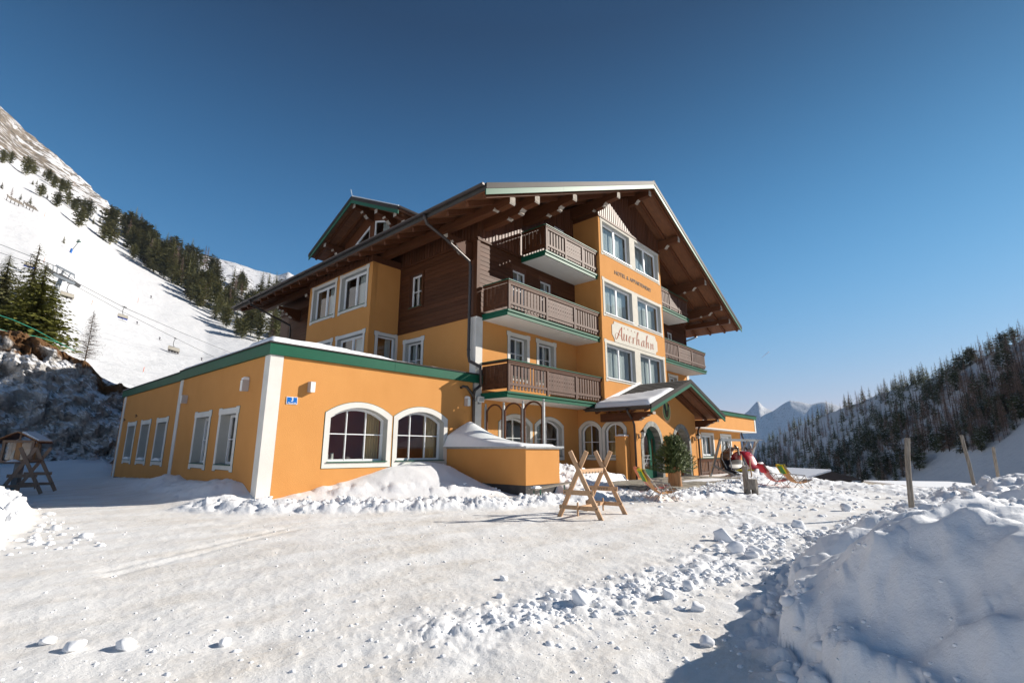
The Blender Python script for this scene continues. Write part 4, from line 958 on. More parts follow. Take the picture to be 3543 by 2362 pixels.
# ---- dormer
DY, DH, DX, DZ, DE = 22.82, 4.4, 12.5, 14.79, 12.70
dsl = (DZ-DE)/DH
def dz(y): return DZ-dsl*abs(y-DY)
def xback(z): return C0-(RZZ-z)/SLP
dm = MB()
for sg_ in (-1, 1):
    ye = DY+sg_*DH
    P = [(DX, DY, DZ), (xback(DZ)+.3, DY, DZ), (xback(DE)+.3, ye, DE), (DX, ye, DE)]
    v = P+[(p[0], p[1], p[2]-.18) for p in P]
    dm.add(v, [(0, 1, 2, 3), (7, 6, 5, 4), (0, 4, 5, 1), (1, 5, 6, 2), (2, 6, 7, 3), (3, 7, 4, 0)])
dorm = part('dormer', dm.mesh(), M['soffwood'], hotel, label='large gabled dormer over the oriel')
dm = MB()
for sg_ in (-1, 1):
    ye = DY+sg_*(DH+.02)
    P = [(DX-.02, DY, DZ+.02), (xback(DZ)+.3, DY, DZ+.02), (xback(DE)+.3, ye, DE+.02), (DX-.02, ye, DE+.02)]
    v = P+[(p[0], p[1], p[2]-.03) for p in P]
    dm.add([(a, b_, c+.006) for a, b_, c in v], [(0, 1, 2, 3), (7, 6, 5, 4), (0, 4, 5, 1), (1, 5, 6, 2), (2, 6, 7, 3), (3, 7, 4, 0)])
part('dormer_roof', dm.mesh(), M['roof'], dorm)
b = MB()
for sg_ in (-1, 1):
    P = [(DX+.02, DY+sg_*.02, DZ+.03), (xback(DZ)-.6, DY+sg_*.02, DZ+.03), (xback(DE)-.4, DY+sg_*(DH-.05), DE+.05), (DX+.02, DY+sg_*(DH-.05), DE+.05)]
    b.add([(p[0], p[1], p[2]+.07) for p in P]+P, [(0, 1, 2, 3), (7, 6, 5, 4), (0, 4, 5, 1), (1, 5, 6, 2), (2, 6, 7, 3), (3, 7, 4, 0)])
part('roof_snow', b.mesh(), M['snowroof'], dorm)
for nm, x0, x1, ta, tb, mt in (('barge_trim', DX-.07, DX-.024, -.03, .17, 'metal'), ('barge_board', DX-.045, DX-.003, .172, .36, 'green')):
    for sg_ in (-1, 1):
        ye = DY+sg_*(DH+.03); b = MB(); b.prism([(DY, DZ-ta), (ye, dz(ye)-ta), (ye, dz(ye)-tb), (DY, DZ-tb)], 'x', x0, x1); part(nm, b.mesh(), M[mt], dorm)
b = MB()
for sg_ in (-1, 1):
    ye = DY+sg_*(DH+.09); b.tube([(DX-.03, ye, DE-.04), (xback(DE)+.1, ye, DE-.04)], .07, 8)
part('gutter', b.mesh(), M['gutter'], dorm)
b = MB()
for sg_ in (-1, 1):
    for xx in (DX+.35, DX+1.0):
        b.prism([(DY+sg_*.02, dz(DY+sg_*.02)-.19), (DY+sg_*(DH-.1), dz(DY+DH-.1)-.19), (DY+sg_*(DH-.1), dz(DY+DH-.1)-.34), (DY+sg_*.02, dz(DY)-.34)], 'x', xx-.06, xx+.06)
part('rafter', b.mesh(), M['woody'], dorm)
def dpurl(y, zt):
    b = MB(); b.prism([(DX+.15, zt), (13.85, zt), (13.85, zt-.62), (DX+1.0, zt-.55), (DX+.86, zt-.45), (DX+.84, zt-.38), (DX+.66, zt-.33), (DX+.62, zt-.24), (DX+.15, zt-.22)], 'y', y-.13, y+.13)
    me = b.mesh(); me.materials.append(M['woody']); me.materials.append(M['endgrain'])
    for p in me.polygons:
        if p.normal.x < -.4: p.material_index = 1
    part('purlin', me, None, dorm)
dpurl(DY, DZ-.36); dpurl(DY+2.95, dz(DY+2.95)-.36); dpurl(DY-2.2, dz(DY+2.2)-.36); dpurl(DY-3.9, dz(DY+3.9)-.3)
# dormer gable wall with trapezoid windows
WX = 13.84
def dl(y, z): return (DY+4.2-y, z)
wl_ = [dl(25.9, 12.62), dl(25.2, 12.62), dl(25.2, 12.86)]
tri1 = [dl(25.6, 12.45), dl(23.05, 12.45), dl(23.05, 13.74), ]
quad1 = [dl(22.62, 12.3), dl(21.15, 12.3), dl(21.15, 13.42), dl(22.62, 13.84)]
mb = MB(); mb.plate([dl(26.9, 11.4), dl(18.75, 11.4), dl(18.75, dz(18.75)-.2), dl(DY, DZ-.2), dl(26.9, dz(26.9)-.2)], [tri1, quad1], 0, .25); part('gable_wall', mb.mesh(), M['woody'], dorm, sideM(WX, DY+4.2, 0))
for q, mul in ((tri1, None), (quad1, None)):
    mb = MB(); mb.plate(q, [inset(q, .09)], .04, .12)
    if q is tri1:
        x, _ = dl(24.35, 0); mb.box(x-.04, x+.04, .035, .115, 12.47, 13.08)
    wnd = part('dormer_window', mb.mesh(), M['pvc'], dorm, sideM(WX, DY+4.2, 0))
    mb = MB(); mb.plate(inset(q, .07), [], .07, .08); part('pane', mb.mesh(), M['glass'], None and wnd or dorm, sideM(WX, DY+4.2, 0))
mb = MB()
for k in range(10): mb.box(WX+.32+.03*(k % 2), WX+.34+.03*(k % 2), 21.35+.09*k, 21.44+.09*k, 12.3, 13.7)
part('curtain', mb.mesh(), M['curtain'], dorm)
b = MB(); b.tube([(DX, DY, DZ), (DX-.02, DY+.0, DZ+.12), (DX-.12, DY, DZ+.42)], .014, 5); part('lightning_rod', b.mesh(), M['galv'], dorm)

# ---- balconies
slat_h = 1.02
def slat_mesh(w, h):
    b = MB(); b.add([(0, 0, .03), (w*.5, 0, 0), (w, 0, .03), (w, 0, h), (0, 0, h), (0, .03, .03), (w*.5, .03, 0), (w, .03, .03), (w, .03, h), (0, .03, h)],
                    [(0, 1, 2, 3, 4), (9, 8, 7, 6, 5), (0, 5, 6, 1), (1, 6, 7, 2), (2, 7, 8, 3), (3, 8, 9, 4), (4, 9, 5, 0)]); return b.mesh()
def board_mesh(w, h):
    holes = [[(w/2-.022, z), (w/2, z-.035), (w/2+.022, z), (w/2, z+.035)] for z in (.42, .60, .78)]
    holes[1] = [(w/2-.03, .60), (w/2, .55), (w/2+.03, .60), (w/2, .65)]
    b = MB(); b.plate([(0, .03), (w*.5, 0), (w, .03), (w, h), (0, h)], holes, 0, .03); return b.mesh()
SL = slat_mesh(.125, slat_h); BO = None
bcache = {}
def railing(parent, mwf, L, zb, zr, pattern):
    """front panel, local x along, y depth: outer face at 0. pattern = list of ('slat'|'board', fraction)"""
    h = zr-.17-(zb+.32); z0 = zb+.32
    if round(h, 2) not in bcache: bcache[round(h, 2)] = {}
    bc = bcache[round(h, 2)]
    b = MB(); b.box(-.06, L+.0, -.06, .12, zr-.035, zr); part('rail_cap', b.mesh(), M['green'], parent, mwf)
    b = MB(); b.box(-.03, L-.003, -.03, .09, zr-.11, zr-.037); b.box(-.01, L-.003, -.012, .07, zr-.20, zr-.112); part('handrail', b.mesh(), M['wood'], parent, mwf)
    x = 0
    for kind, fr in pattern:
        w = L*fr
        b = MB(); b.box(x, x+.12, -.010, .08, z0-.06, zr-.202); part('post', b.mesh(), M['slat'], parent, mwf)
        if kind == 'slat':
            n = max(2, int((w-.18)/.20)); p = (w-.16)/n; sw = .128
            if 's' not in bc: bc['s'] = slat_mesh(sw, h)
            for i in range(n): part('slat', bc['s'], M['slat'], parent, mwf @ T((x+.16+i*p+(p-sw)*.3, .03, z0)))
        else:
            n = max(2, int(round((w-.18)/.18))); p = (w-.15)/n; key = 'b%.3f' % p
            if key not in bc: bc[key] = board_mesh(p-.006, h)
            for i in range(n): part('panel_board', bc[key], M['slat'], parent, mwf @ T((x+.13+i*p, .03, z0)))
        b = MB(); b.box(x+.122, x+w-.01, .0, .028, z0+.15, z0+.26); part('lower_rail', b.mesh(), M['slat'], parent, mwf)
        x += w
def balcony(x0, x1, zb, zr, flip=False, pattern=(('slat', .36), ('board', .31), ('slat', .33)), drop=False):
    yf = 12.88
    b = MB(); b.box(x0, x1, yf+.08, YW-.0, zb, zb+.22, 0)
    bal = part('balcony', b.mesh(), M['soffit'], hotel)
    sx = x0-.0; b = MB()
    b.box(x0-.04, x1, yf+.02, yf+.078, zb-.005, zb+.15); b.box(x0-.06, x1, yf-.03, yf+.078, zb+.152, zb+.235)
    if not flip: b.box(x0-.05, x0-.002, yf+.08, YW-.02, zb-.005, zb+.15); b.box(x0-.08, x0-.002, yf+.08, YW-.02, zb+.152, zb+.235)
    else: b.box(x1+.002, x1+.05, yf+.02, YW-.02, zb-.005, zb+.15); b.box(x1+.002, x1+.08, yf-.03, YW-.02, zb+.152, zb+.235)
    part('slab_edge', b.mesh(), M['green'], bal)
    railing(bal, frontM(x0, yf, 0), x1-x0, zb, zr, pattern if not flip else pattern[::-1])
    L = YW-yf-.1
    if not flip: mwf = sideM(x0-.03, YW-.05, 0)
    else: mwf = T((x1+.03, yf+.1, 0)) @ RZ(math.pi/2)
    h = zr-.17-(zb+.32); z0 = zb+.32; n = 6; p = L/n
    b = MB(); b.box(-.0, L+.02, -.06, .1, zr-.034, zr-.001); part('rail_cap', b.mesh(), M['green'], bal, mwf)
    b = MB(); b.box(-.0, L+.02, -.03, .08, zr-.11, zr-.037); part('handrail', b.mesh(), M['wood'], bal, mwf)
    me = MB(); me.box(0, p-.014, 0, .028, .03, h); me = me.mesh()
    for i in range(n): part('side_board', me, M['wood'], bal, mwf @ T((i*p, .0, z0)))
    b = MB(); b.box(0, L, -.012, .0, z0+.12, z0+.24); part('lower_rail', b.mesh(), M['wood'], bal, mwf)
balcony(14.20, XI, 3.43, 4.93)
balcony(14.20, XI, 6.74, 8.24)
balcony(16.72, XI, 10.06, 11.55, pattern=(('slat', .34), ('board', .33), ('slat', .33)))
balcony(XJ, 2*C0-14.20, 6.74, 8.24, flip=True, pattern=(('slat', .33), ('board', .31), ('slat', .36))[::-1])
balcony(XJ, 2*C0-16.72, 10.06, 11.55, flip=True)
# flood light on the pilaster
fl = thing('floodlight', 'small square floodlight on the white pilaster beside the downpipe', 'floodlight', (13.95, 14.25, 3.35))
b = MB(); b.box(-.16, .16, -.16, -.06, -.10, .12); part('housing', b.mesh(), M['lens'], fl, T((14.02, 14.32, 3.42)) @ Matrix.Rotation(R(12), 4, 'X'))
b = MB(); b.box(-.13, .13, -.166, -.161, -.07, .09); part('lens', b.mesh(), M['galv'], fl, T((14.02, 14.32, 3.42)) @ Matrix.Rotation(R(12), 4, 'X'))
b = MB(); b.box(-.05, .05, -.06, .0, -.2, .06); part('bracket', b.mesh(), M['galv'], fl, T((14.02, 14.32, 3.42)))

# ================================================================== entrance porch
porch = thing('entrance_porch', 'orange entrance porch with gabled roof, stone arches and green glass door', 'porch', (C0, 12, 0))
PY, PX0, PX1 = 11.256, XI, 28.30
PE, PZ, PR = 4.537, 3.37, 4.93
psl = (PR-PZ)/PE
def pz(x): return PR-psl*abs(x-C0)
ph = []
for yl in (14.17, 12.82):
    op = window(porch, sideM(PX0, yl, 1.12 if yl > 14 else 1.127), 1.03, 1.22, apex=1.58, cols=2, rows=2, bars='thin', depth=.2, sur=.15, curt='left', wallmat='roomred', lowerbar=.7)
    ph.append(shift(op, YW-yl, 1.12 if yl > 14 else 1.127))
mb = MB(); mb.plate(rect(0, -.2, YW-PY, 3.42), ph, 0, .28); part('side_wall', mb.mesh(), M['orange'], porch, sideM(PX0, YW, 0))
dA = arch(21.87, -.1, 23.83, 1.75, 2.63, 14); dB = arch(25.28, -.1, 27.30, 1.75, 2.63, 14)
mb = MB(); mb.plate([(PX0+.003, -.2), (PX1, -.2), (PX1, pz(PX1)-.30), (C0, PR-.30), (PX0+.003, pz(PX0)-.30)], [dA, dB], 0, .45); part('front_wall', mb.mesh(), M['orange'], porch, T((0, PY, 0)))
mb = MB(); mb.box(PX1-.3, PX1, PY+.45, YW, -.2, pz(PX1)-.3); part('side_wall', mb.mesh(), M['orange'], porch)
# stone surrounds, separate voussoir stones
def stones(op_in, wd, xc, name='arch_stone'):
    inner = op_in[1:]; inner = inner+[op_in[0]]    # from right foot over the arch to left foot
    cxs = (op_in[0][0]+op_in[1][0])/2
    pts = []
    # resample
    seg = []
    for a, b_ in zip(inner[:-1], inner[1:]):
        L_ = math.hypot(b_[0]-a[0], b_[1]-a[1]); n = max(1, int(round(L_/.33)))
        for k in range(n): pts.append((a[0]+(b_[0]-a[0])*k/n, a[1]+(b_[1]-a[1])*k/n))
    pts.append(inner[-1])
    def outp(p):
        if p[1] < 1.76: return (p[0]+(wd if p[0] > cxs else -wd), p[1])
        d = Vector((p[0]-cxs, (p[1]-1.3)*1.0)).normalized(); return (p[0]+d.x*wd, p[1]+d.y*wd)
    for i, (a, b_) in enumerate(zip(pts[:-1], pts[1:])):
        oa, ob = outp(a), outp(b_); j = rnd.uniform(-.006, .006)
        q = [a, b_, ob, oa]; c = (sum(p[0] for p in q)/4, sum(p[1] for p in q)/4)
        q = [(c[0]+(p[0]-c[0])*.965, c[1]+(p[1]-c[1])*.965) for p in q]
        m_ = MB(); m_.plate(q, [], -.025+j, .42); part(name, m_.mesh(), M['stone'], porch, T((0, PY, 0)))
stones(dA, -.0, 0) if False else None
for dd_ in (dA, dB):
    stones(inset(dd_, 0), .20, 0)
    stones(inset(dd_, .05), .055, 0)
# door with frame
door = MB(); dO = arch(21.93, 0, 23.77, 1.75, 2.56, 14); dI = arch(22.08, .12, 23.2, 1.72, 2.28, 10)
door.plate(dO, [arch(22.06, .55, 23.12, 1.75, 2.40, 10), rect(23.32, .55, 23.62, 2.0)], .30, .38)
dr = part('door', door.mesh(), M['dkgreen'], porch, T((0, PY, 0)))
b = MB(); b.plate(rect(22.0, .5, 23.7, 2.42), [], .335, .345); part('pane', b.mesh(), M['glass'], dr, T((0, PY, 0)))
b = MB()
for z in (1.18, 1.02): b.box(22.06, 23.12, .28, .31, z-.012, z+.012)
for k in range(5):
    a0 = 22.2+.17*k; b.tube([(a0, .29, 1.18), (a0+.12, .28, .95), (a0+.05, .29, .78)], .012, 5)
b.tube([(22.12, .28, .72), (22.5, .26, .78), (22.9, .28, 1.15)], .014, 5); b.tube([(22.02, .26, 1.0), (22.02, .26, 1.25)], .02, 6)
part('door_grille', b.mesh(), M['galv'], dr, T((0, PY, 0)))
b = MB(); b.box(PX0+.3, PX1-.35, 12.9, 13.0, -.1, 4.1); b.box(24.45, 24.55, PY+.46, 12.9, -.1, 4); part('interior_wall', b.mesh(), M['orange'], porch)
inn = window(porch, frontM(25.2, 12.88, 1.0), 1.1, 1.3, cols=2, rows=1, bars='thin', depth=.02, sur=.14, curt=None, sill=False)
b = MB(); b.box(26.55, 26.6, -.8, -.76, .1, 1.0)
for k in range(7): b.box(25.4+.26*k, 25.43+.26*k, 0, .03, .05, .95)
b.box(25.35, 27.2, -.01, .04, .93, .97); b.box(25.35, 27.2, -.01, .04, .35, .38); part('gate', b.mesh(), M['dkgreen'], porch, T((0, PY+.4, 0)))
# roof of the porch
pr = MB()
for sg_ in (-1, 1):
    xe = C0+sg_*PE; pr.prism([(xe, PZ), (C0, PR), (C0, PR-.16), (xe, PZ-.16)], 'y', 9.923, YF-.02)
pr.prism([(C0-PE, PZ), (XI-.02, pz(XI)), (XI-.02, pz(XI)-.16), (C0-PE, PZ-.16)], 'y', YF-.019, 13.3)
pro = part('roof', pr.mesh(), M['roof'], porch)
sb = MB()
for sg_ in (-1, 1):
    xe = C0+sg_*(PE-.02); sb.prism([(xe, PZ-.163), (C0, PR-.163), (C0, PR-.19), (xe, PZ-.19)], 'y', 9.95, YF-.05)
part('soffit', sb.mesh(), M['soffwood'], pro)
# tile courses
tc_ = MB()
for k in range(13):
    x = C0-PE+.1+k*.34
    if x > C0-.1: break
    tc_.prism([(x, pz(x)+.002), (x+.33, pz(x+.33)+.002), (x+.33, pz(x+.33)+.012), (x, pz(x)+.03)], 'y', 9.98, YF-.02)
part('tile_courses', tc_.mesh(), M['roof'], pro)
for nm, y0, y1, ta, tb, mt in (('barge_trim', 9.85, 9.92, -.03, .16, 'metal'), ('barge_board', 9.87, 9.921, .162, .33, 'green')):
    for sg_ in (-1, 1):
        xe = C0+sg_*(PE+.03); b = MB(); b.prism([(xe, pz(xe)-ta), (C0, PR-ta), (C0, PR-tb), (xe, pz(xe)-tb)], 'y', y0, y1); part(nm, b.mesh(), M[mt], pro)
def psn(X, Y):
    edge = 22.9-.9*((Y-10)/2.7)+.25*fbm(X*2, Y*2, 3, 3)
    on = ss((edge-X)/.35); e = np.minimum(X-(C0-PE-.02), Y-9.95)
    return psl*(X-(C0-PE))+.005+on*(.13+.05*np.exp(-((X-20.4)/.4)**2))*ss(e/.1+.35)*(1+.2*fbm(X*1.5, Y*1.5, 3, 8))-(1-on)*.03
part('roof_snow', snow_slab(C0-PE-.04, 24.0, 9.96, YF-.03, PZ+.02, psn, .1, lambda X, Y: psl*(X-(C0-PE))-.04), M['snowroof'], pro)
b = MB(); b.prism([(XI-.02, pz(XI)+.02), (C0, PR+.02), (C0, PR+.16), (XI-.02, pz(XI)+.18)], 'y', YF-.10, YF-.004); part('flashing', b.mesh(), M['signwhite'], pro)
half_gutter(C0-PE-.08, 9.9, 13.3, PZ-.02, parent=pro, r=.075); half_gutter(C0+PE+.08, 9.9, 12.7, PZ-.02, parent=pro, r=.075)
for xx in (20.75, 28.6):
    b = MB(); b.prism([(10.05, 3.12), (YF, 3.12), (YF, 2.74), (10.75, 2.74), (10.68, 2.80), (10.6, 2.82), (10.58, 2.88), (10.32, 2.94), (10.28, 3.0), (10.05, 3.0)], 'x', xx-.14, xx+.14)
    me = b.mesh(); me.materials.append(M['woody']); me.materials.append(M['endgrain'])
    for p in me.polygons:
        if p.normal.y < -.4: p.material_index = 1
    part('purlin', me, None, porch)
b = MB(); b.prism([(10.1, PR-.2), (PY, PR-.2), (PY, PR-.6), (10.6, PR-.55), (10.5, PR-.42), (10.3, PR-.38), (10.1, PR-.36)], 'x', C0-.12, C0+.12); part('purlin', b.mesh(), M['woody'], porch)
for sg_ in (-1, 1):
    for yy in (10.25, 10.9):
        b = MB(); x0 = C0+sg_*.05; x1 = C0+sg_*(PE-.15); b.prism([(x0, pz(x0)-.192), (x1, pz(x1)-.192), (x1, pz(x1)-.32), (x0, pz(x0)-.32)], 'y', yy-.06, yy+.06); part('rafter', b.mesh(), M['woody'], porch)
for yy in (11.6, 12.2, 12.8):
    b = MB(); b.prism([(20.3, pz(20.3)-.192), (PX0-.01, pz(PX0)-.192), (PX0-.01, pz(PX0)-.32), (20.36, pz(20.3)-.32)], 'y', yy-.06, yy+.06); part('rafter', b.mesh(), M['woody'], porch)
b = MB(); b.tube([(C0-PE-.08, 11.0, PZ-.09), (C0-PE-.08, 11.0, PZ-.25), (20.3, 11.05, 3.0), (20.85, 11.15, 2.72), (20.97, 11.17, 2.55), (20.97, 11.17, .1)], .05, 8); part('downpipe', b.mesh(smooth=True), M['gutter'], porch)
b = MB(); b.tube([(C0+PE+.05, 11.0, PZ-.09), (C0+PE, 11.0, PZ-.25), (28.55, 11.15, 2.7), (28.42, 11.17, 2.5), (28.42, 11.17, .1)], .05, 8); part('downpipe', b.mesh(smooth=True), M['gutter'], porch)
# emblem: painted oval with a black grouse-like bird
em = MB(); ov = [(.52*math.cos(a), .62*math.sin(a)) for a in np.linspace(0, 2*math.pi, 25)[:-1]]; em.plate(ov, [], -.006, .0)
emb = part('emblem', em.mesh(), M['sprayrim'], porch, T((24.66, PY, 3.42)))
b = MB(); b.plate([(.43*math.cos(a), .47*math.sin(a)) for a in np.linspace(0, 2*math.pi, 29)[:-1]], [], -.012, -.004); part('rim', b.mesh(), M['ovalrim'], emb, T((24.66, PY, 3.42)))
b = MB(); b.plate([(.37*math.cos(a)+.0, .42*math.sin(a)) for a in np.linspace(0, 2*math.pi, 29)[:-1]], [], -.018, -.01); part('field', b.mesh(), M['ovalgreen'], emb, T((24.66, PY, 3.42)))
bd = [(-.16, -.30), (.02, -.34), (.16, -.20), (.22, .0), (.22, .20), (.30, .30), (.34, .36), (.24, .40), (.15, .42), (.10, .34), (.12, .18), (.05, .02), (-.04, .04), (-.08, .22), (-.16, .42), (-.30, .36), (-.34, .20), (-.27, .02), (-.24, -.12)]
b = MB(); b.plate(bd, [], -.024, -.016); part('bird', b.mesh(), M['bird'], emb, T((24.66, PY, 3.42)))
b = MB(); b.plate([(-.12, -.26), (.02, -.30), (.14, -.16), (.14, .0), (.0, .03), (-.1, -.06)], [], -.028, -.022); part('wing', b.mesh(), M['birdbrown'], emb, T((24.66, PY, 3.42)))
b = MB(); b.plate([(.16, .33), (.24, .33), (.24, .38), (.16, .38)], [], -.028, -.022); part('comb', b.mesh(), M['red'], emb, T((24.66, PY, 3.42)))
b = MB()
for k in (-.06, .06): b.box(k-.015, k+.015, -.024, -.016, -.42, -.31)
part('leg', b.mesh(), M['ovalgreen'], emb, T((24.66, PY, 3.42)))
# SKI sign on the inner jamb
sk = thing('ski_sign', 'narrow white upright sign reading SKI inside the right stone arch', 'sign', (27.22, PY+.2, 1.9))
b = MB(); b.box(-.10, .10, -.02, 0, -.46, .42); part('board', b.mesh(), M['signwhite'], sk, sideM(27.26, PY+.22, 1.92))
for i, ch in enumerate('SKI'): part('letter', text_mesh(ch, .24), M['black'], sk, sideM(27.23, PY+.22, 2.22-.23*i))
# lanterns
def lantern(x, label):
    o = thing('wall_lantern', label, 'lantern', (x, PY, 2.1)); o['group'] = 'lanterns beside the porch arches'; base = T((x, PY, 2.05))
    b = MB(); b.tube([(0, 0, .0), (-.0, -.1, -.06), (0, -.2, -.05), (0, -.24, .0)], .018, 6); b.box(-.04, .04, -.02, 0, -.08, .12); part('arm', b.mesh(), M['black'], o, base)
    b = MB(); b.add([(-.06, -.30, .02), (.06, -.30, .02), (.06, -.18, .02), (-.06, -.18, .02), (-.09, -.33, .2), (.09, -.33, .2), (.09, -.15, .2), (-.09, -.15, .2)], [(0, 1, 2, 3), (4, 5, 6, 7), (0, 1, 5, 4), (1, 2, 6, 5), (2, 3, 7, 6), (3, 0, 4, 7)]); part('glass', b.mesh(), M['curtain'], o, base)
    b = MB(); b.add([(-.13, -.37, .2), (.13, -.37, .2), (.13, -.11, .2), (-.13, -.11, .2), (-.04, -.28, .32), (.04, -.28, .32), (.04, -.2, .32), (-.04, -.2, .32)], [(0, 1, 2, 3), (4, 5, 6, 7), (0, 1, 5, 4), (1, 2, 6, 5), (2, 3, 7, 6), (3, 0, 4, 7)]); b.box(-.02, .02, -.26, -.22, .32, .38); part('cap', b.mesh(), M['black'], o, base)
lantern(21.5, 'black wall lantern left of the green glass door'); lantern(28.05, 'black wall lantern right of the open stone arch')
b = MB(); b.box(20.62, PX0-.004, 11.5, 12.0, -.1, 2.02); b.box(20.58, PX0-.004, 11.46, 12.04, 2.02, 2.06); part('buttress', b.mesh(), M['orange'], porch)
b = MB(); b.box(20.64, PX0-.05, 11.52, 11.98, 2.062, 2.12); b.box(20.72, PX0-.1, 11.6, 11.9, 2.12, 2.15); part('snow', b.mesh(), M['snowroof'], porch)

# paving: individual stones
pav = MB(); 
pvo = thing('stone_paving', 'raised natural stone paving in front of the entrance porch', 'paving', (21, 9, 0))
def in_pav(x, y): return 16.6 < x < 26.3 and y < 11.2 and y > 7.75-.09*(x-17)+.0*abs(x) and y > 7.62
cnt = 0; yy = 7.25
while yy < 11.2:
    xx = 16.4+rnd.uniform(0, .3); hgt = rnd.uniform(.30, .42)
    while xx < 26.2:
        wv = rnd.uniform(.32, .62)
        if in_pav(xx+wv/2, yy+hgt/2) and cnt < 290:
            j = lambda: rnd.uniform(-.02, .02); zt = .145+rnd.uniform(-.008, .008)
            q = [(xx+.012+j(), yy+.012+j()), (xx+wv-.012+j(), yy+.012+j()), (xx+wv-.012+j(), yy+hgt-.012+j()), (xx+.012+j(), yy+hgt-.012+j())]
            m_ = MB(); m_.prism(q, 'z', .03, zt); part('paving_stone', m_.mesh(), M['paver'], pvo); cnt += 1
        xx += wv
    yy += hgt
b = MB(); b.box(16.6, 26.0, 7.7, 11.25, -.1, .125); part('bed', b.mesh(), M['plinth'], pvo)
part('snow', snow_slab(20.5, 25.6, 7.9, 9.6, .12, lambda X, Y: .0+.055*ss(1-np.hypot((X-22.9)/2.4, (Y-8.8)/.75)+.15*fbm(X*2, Y*2, 3, 6)+.2), .1), M['snowroof'], pvo)

# ================================================================== side wing on the right
wing = thing('side_wing', 'long low orange side wing right of the porch with two white windows', 'building wing', (35, 14, 0))
WY, WX1 = 12.75, 40.75
hw = []
for x in (33.05, 36.55):
    hw.append(shift(window(wing, frontM(x, WY, 1.08), 1.95, 1.36, cols=2, rows=1, bars='thick', depth=.22, sur=.16, ears=False, curt='rightwide'), x, 1.08))
mb = MB(); mb.plate(rect(PX1+.01, -4, WX1, 2.85), hw, 0, .3); part('wall', mb.mesh(), M['orange'], wing, T((0, WY, 0)))
mb = MB(); mb.box(WX1-.3, WX1, WY+.3, 24, -5, 2.85); mb.box(31, 31.1, WY+3, WY+3.1, 0, 2.8); mb.box(29, 40.4, WY+3, WY+3.1, 0, 2.8); part('back_wall', mb.mesh(), M['orange'], wing)
mb = MB(); mb.box(28.2, 42.2, 12.0, 22, 2.86, 3.82); part('upper_storey', mb.mesh(), M['orange'], wing)
mb = MB(); mb.box(28.3, 42.23, 11.97, 12.0-.003, 2.80, 2.87); mb.box(41.95, 42.225, 11.975, 12.2, 2.872, 3.82); mb.box(31.4, 31.7, 11.975, 12.1, 2.872, 3.82); mb.box(28.3, 42.2, 12.0, 22, 2.8, 2.857); part('white_trim', mb.mesh(), M['white'], wing)
mb = MB(); mb.box(28.3, 42.3, 11.9, 22.1, 3.822, 4.06); part('fascia', mb.mesh(), M['green'], wing)
mb = MB(); mb.box(28.3, 42.34, 11.86, 22.1, 4.063, 4.10); part('edge_trim', mb.mesh(), M['metal'], wing)
b = MB(); b.tube([(40.9, 12.7, 2.8), (40.9, 12.65, 2.5), (40.95, 12.6, 2.3), (40.95, 12.6, 0)], .06, 8); part('downpipe', b.mesh(smooth=True), M['gutter'], wing)
rail = thing('terrace_railing', 'brown wooden slat railing with green cap below the wing windows', 'railing', (32, 11.6, 0))
railing(rail, frontM(29.3, 11.6, 0), 6.2, -.36, 1.0, (('slat', .24), ('board', .26), ('slat', .25), ('slat', .25)))

# ================================================================== terrace wall box with glass screens
tb = thing('terrace_wall', 'orange plastered terrace wall block with snow heap on top', 'terrace wall', (13.3, 12.4, 0))
b = MB(); b.box(12.42, 14.22, 10.5, AY-.01, -.3+.62, 1.46); part('wall', b.mesh(), M['orange'], tb)
b = MB(); b.box(12.44, 14.20, 10.52, AY-.01, -.5, .318); part('plinth', b.mesh(), M['plinth'], tb)
b = MB(); b.box(12.36, 14.32, 10.44, 14.3, 1.462, 1.53); b.box(12.34, 14.40, 10.42, 10.6, 1.49, 1.55); part('coping', b.mesh(), M['galv'], tb)
def tsn(X, Y):
    e = np.minimum(np.minimum(X-12.22, 14.15-X), Y-10.5)
    heap = .78*np.exp(-np.hypot((X-13.15)/.75, (Y-13.9)/1.05)**1.35)+.10*np.exp(-((X-13.0)/1.0)**2)*ss((Y-10.8)/2.0)
    return (heap+.03)*ss(e/.25+.12)+.05*ss(e/.15)+.02*fbm(X*2, Y*2, 3, 4)*ss(e/.3)
part('snow', snow_slab(12.2, 14.16, 10.5, 14.32, 1.532, tsn, .07), M['snowroof'], tb)
ws = thing('glass_windscreen', 'three arched glass screens with brown frames between steel posts', 'glass screen', (14.22, 12.6, 1.53))
ys = [14.12, 13.135, 12.15, 11.165]
for y in ys:
    b = MB(); b.box(14.19, 14.26, y-.035, y+.035, 1.53, 3.12); b.tube([(14.225, y, 3.12), (14.225, y, 3.16)], .03, 8); part('post', b.mesh(), M['galv'], ws)
    b = MB(); bm = bmesh.new(); bmesh.ops.create_icosphere(bm, subdivisions=1, radius=.05); me = bpy.data.meshes.new('k'); bm.to_mesh(me); bm.free(); part('finial', me, M['galv'], ws, T((14.225, y, 3.2)))
for a, b2 in zip(ys[:-1], ys[1:]):
    L = a-b2-.09; oo = arch(0, 0, L, 1.33, 1.60, 12); ii = inset(oo, .06)
    m_ = MB(); m_.plate(oo, [ii], -.025, .025); p_ = part('screen', m_.mesh(), M['woody'], ws, sideM(14.225, a-.045, 1.6))
    m_ = MB(); m_.plate(inset(oo, .055), [], -.004, .004); part('pane', m_.mesh(), M['clearglass'], p_, sideM(14.225, a-.045, 1.6))

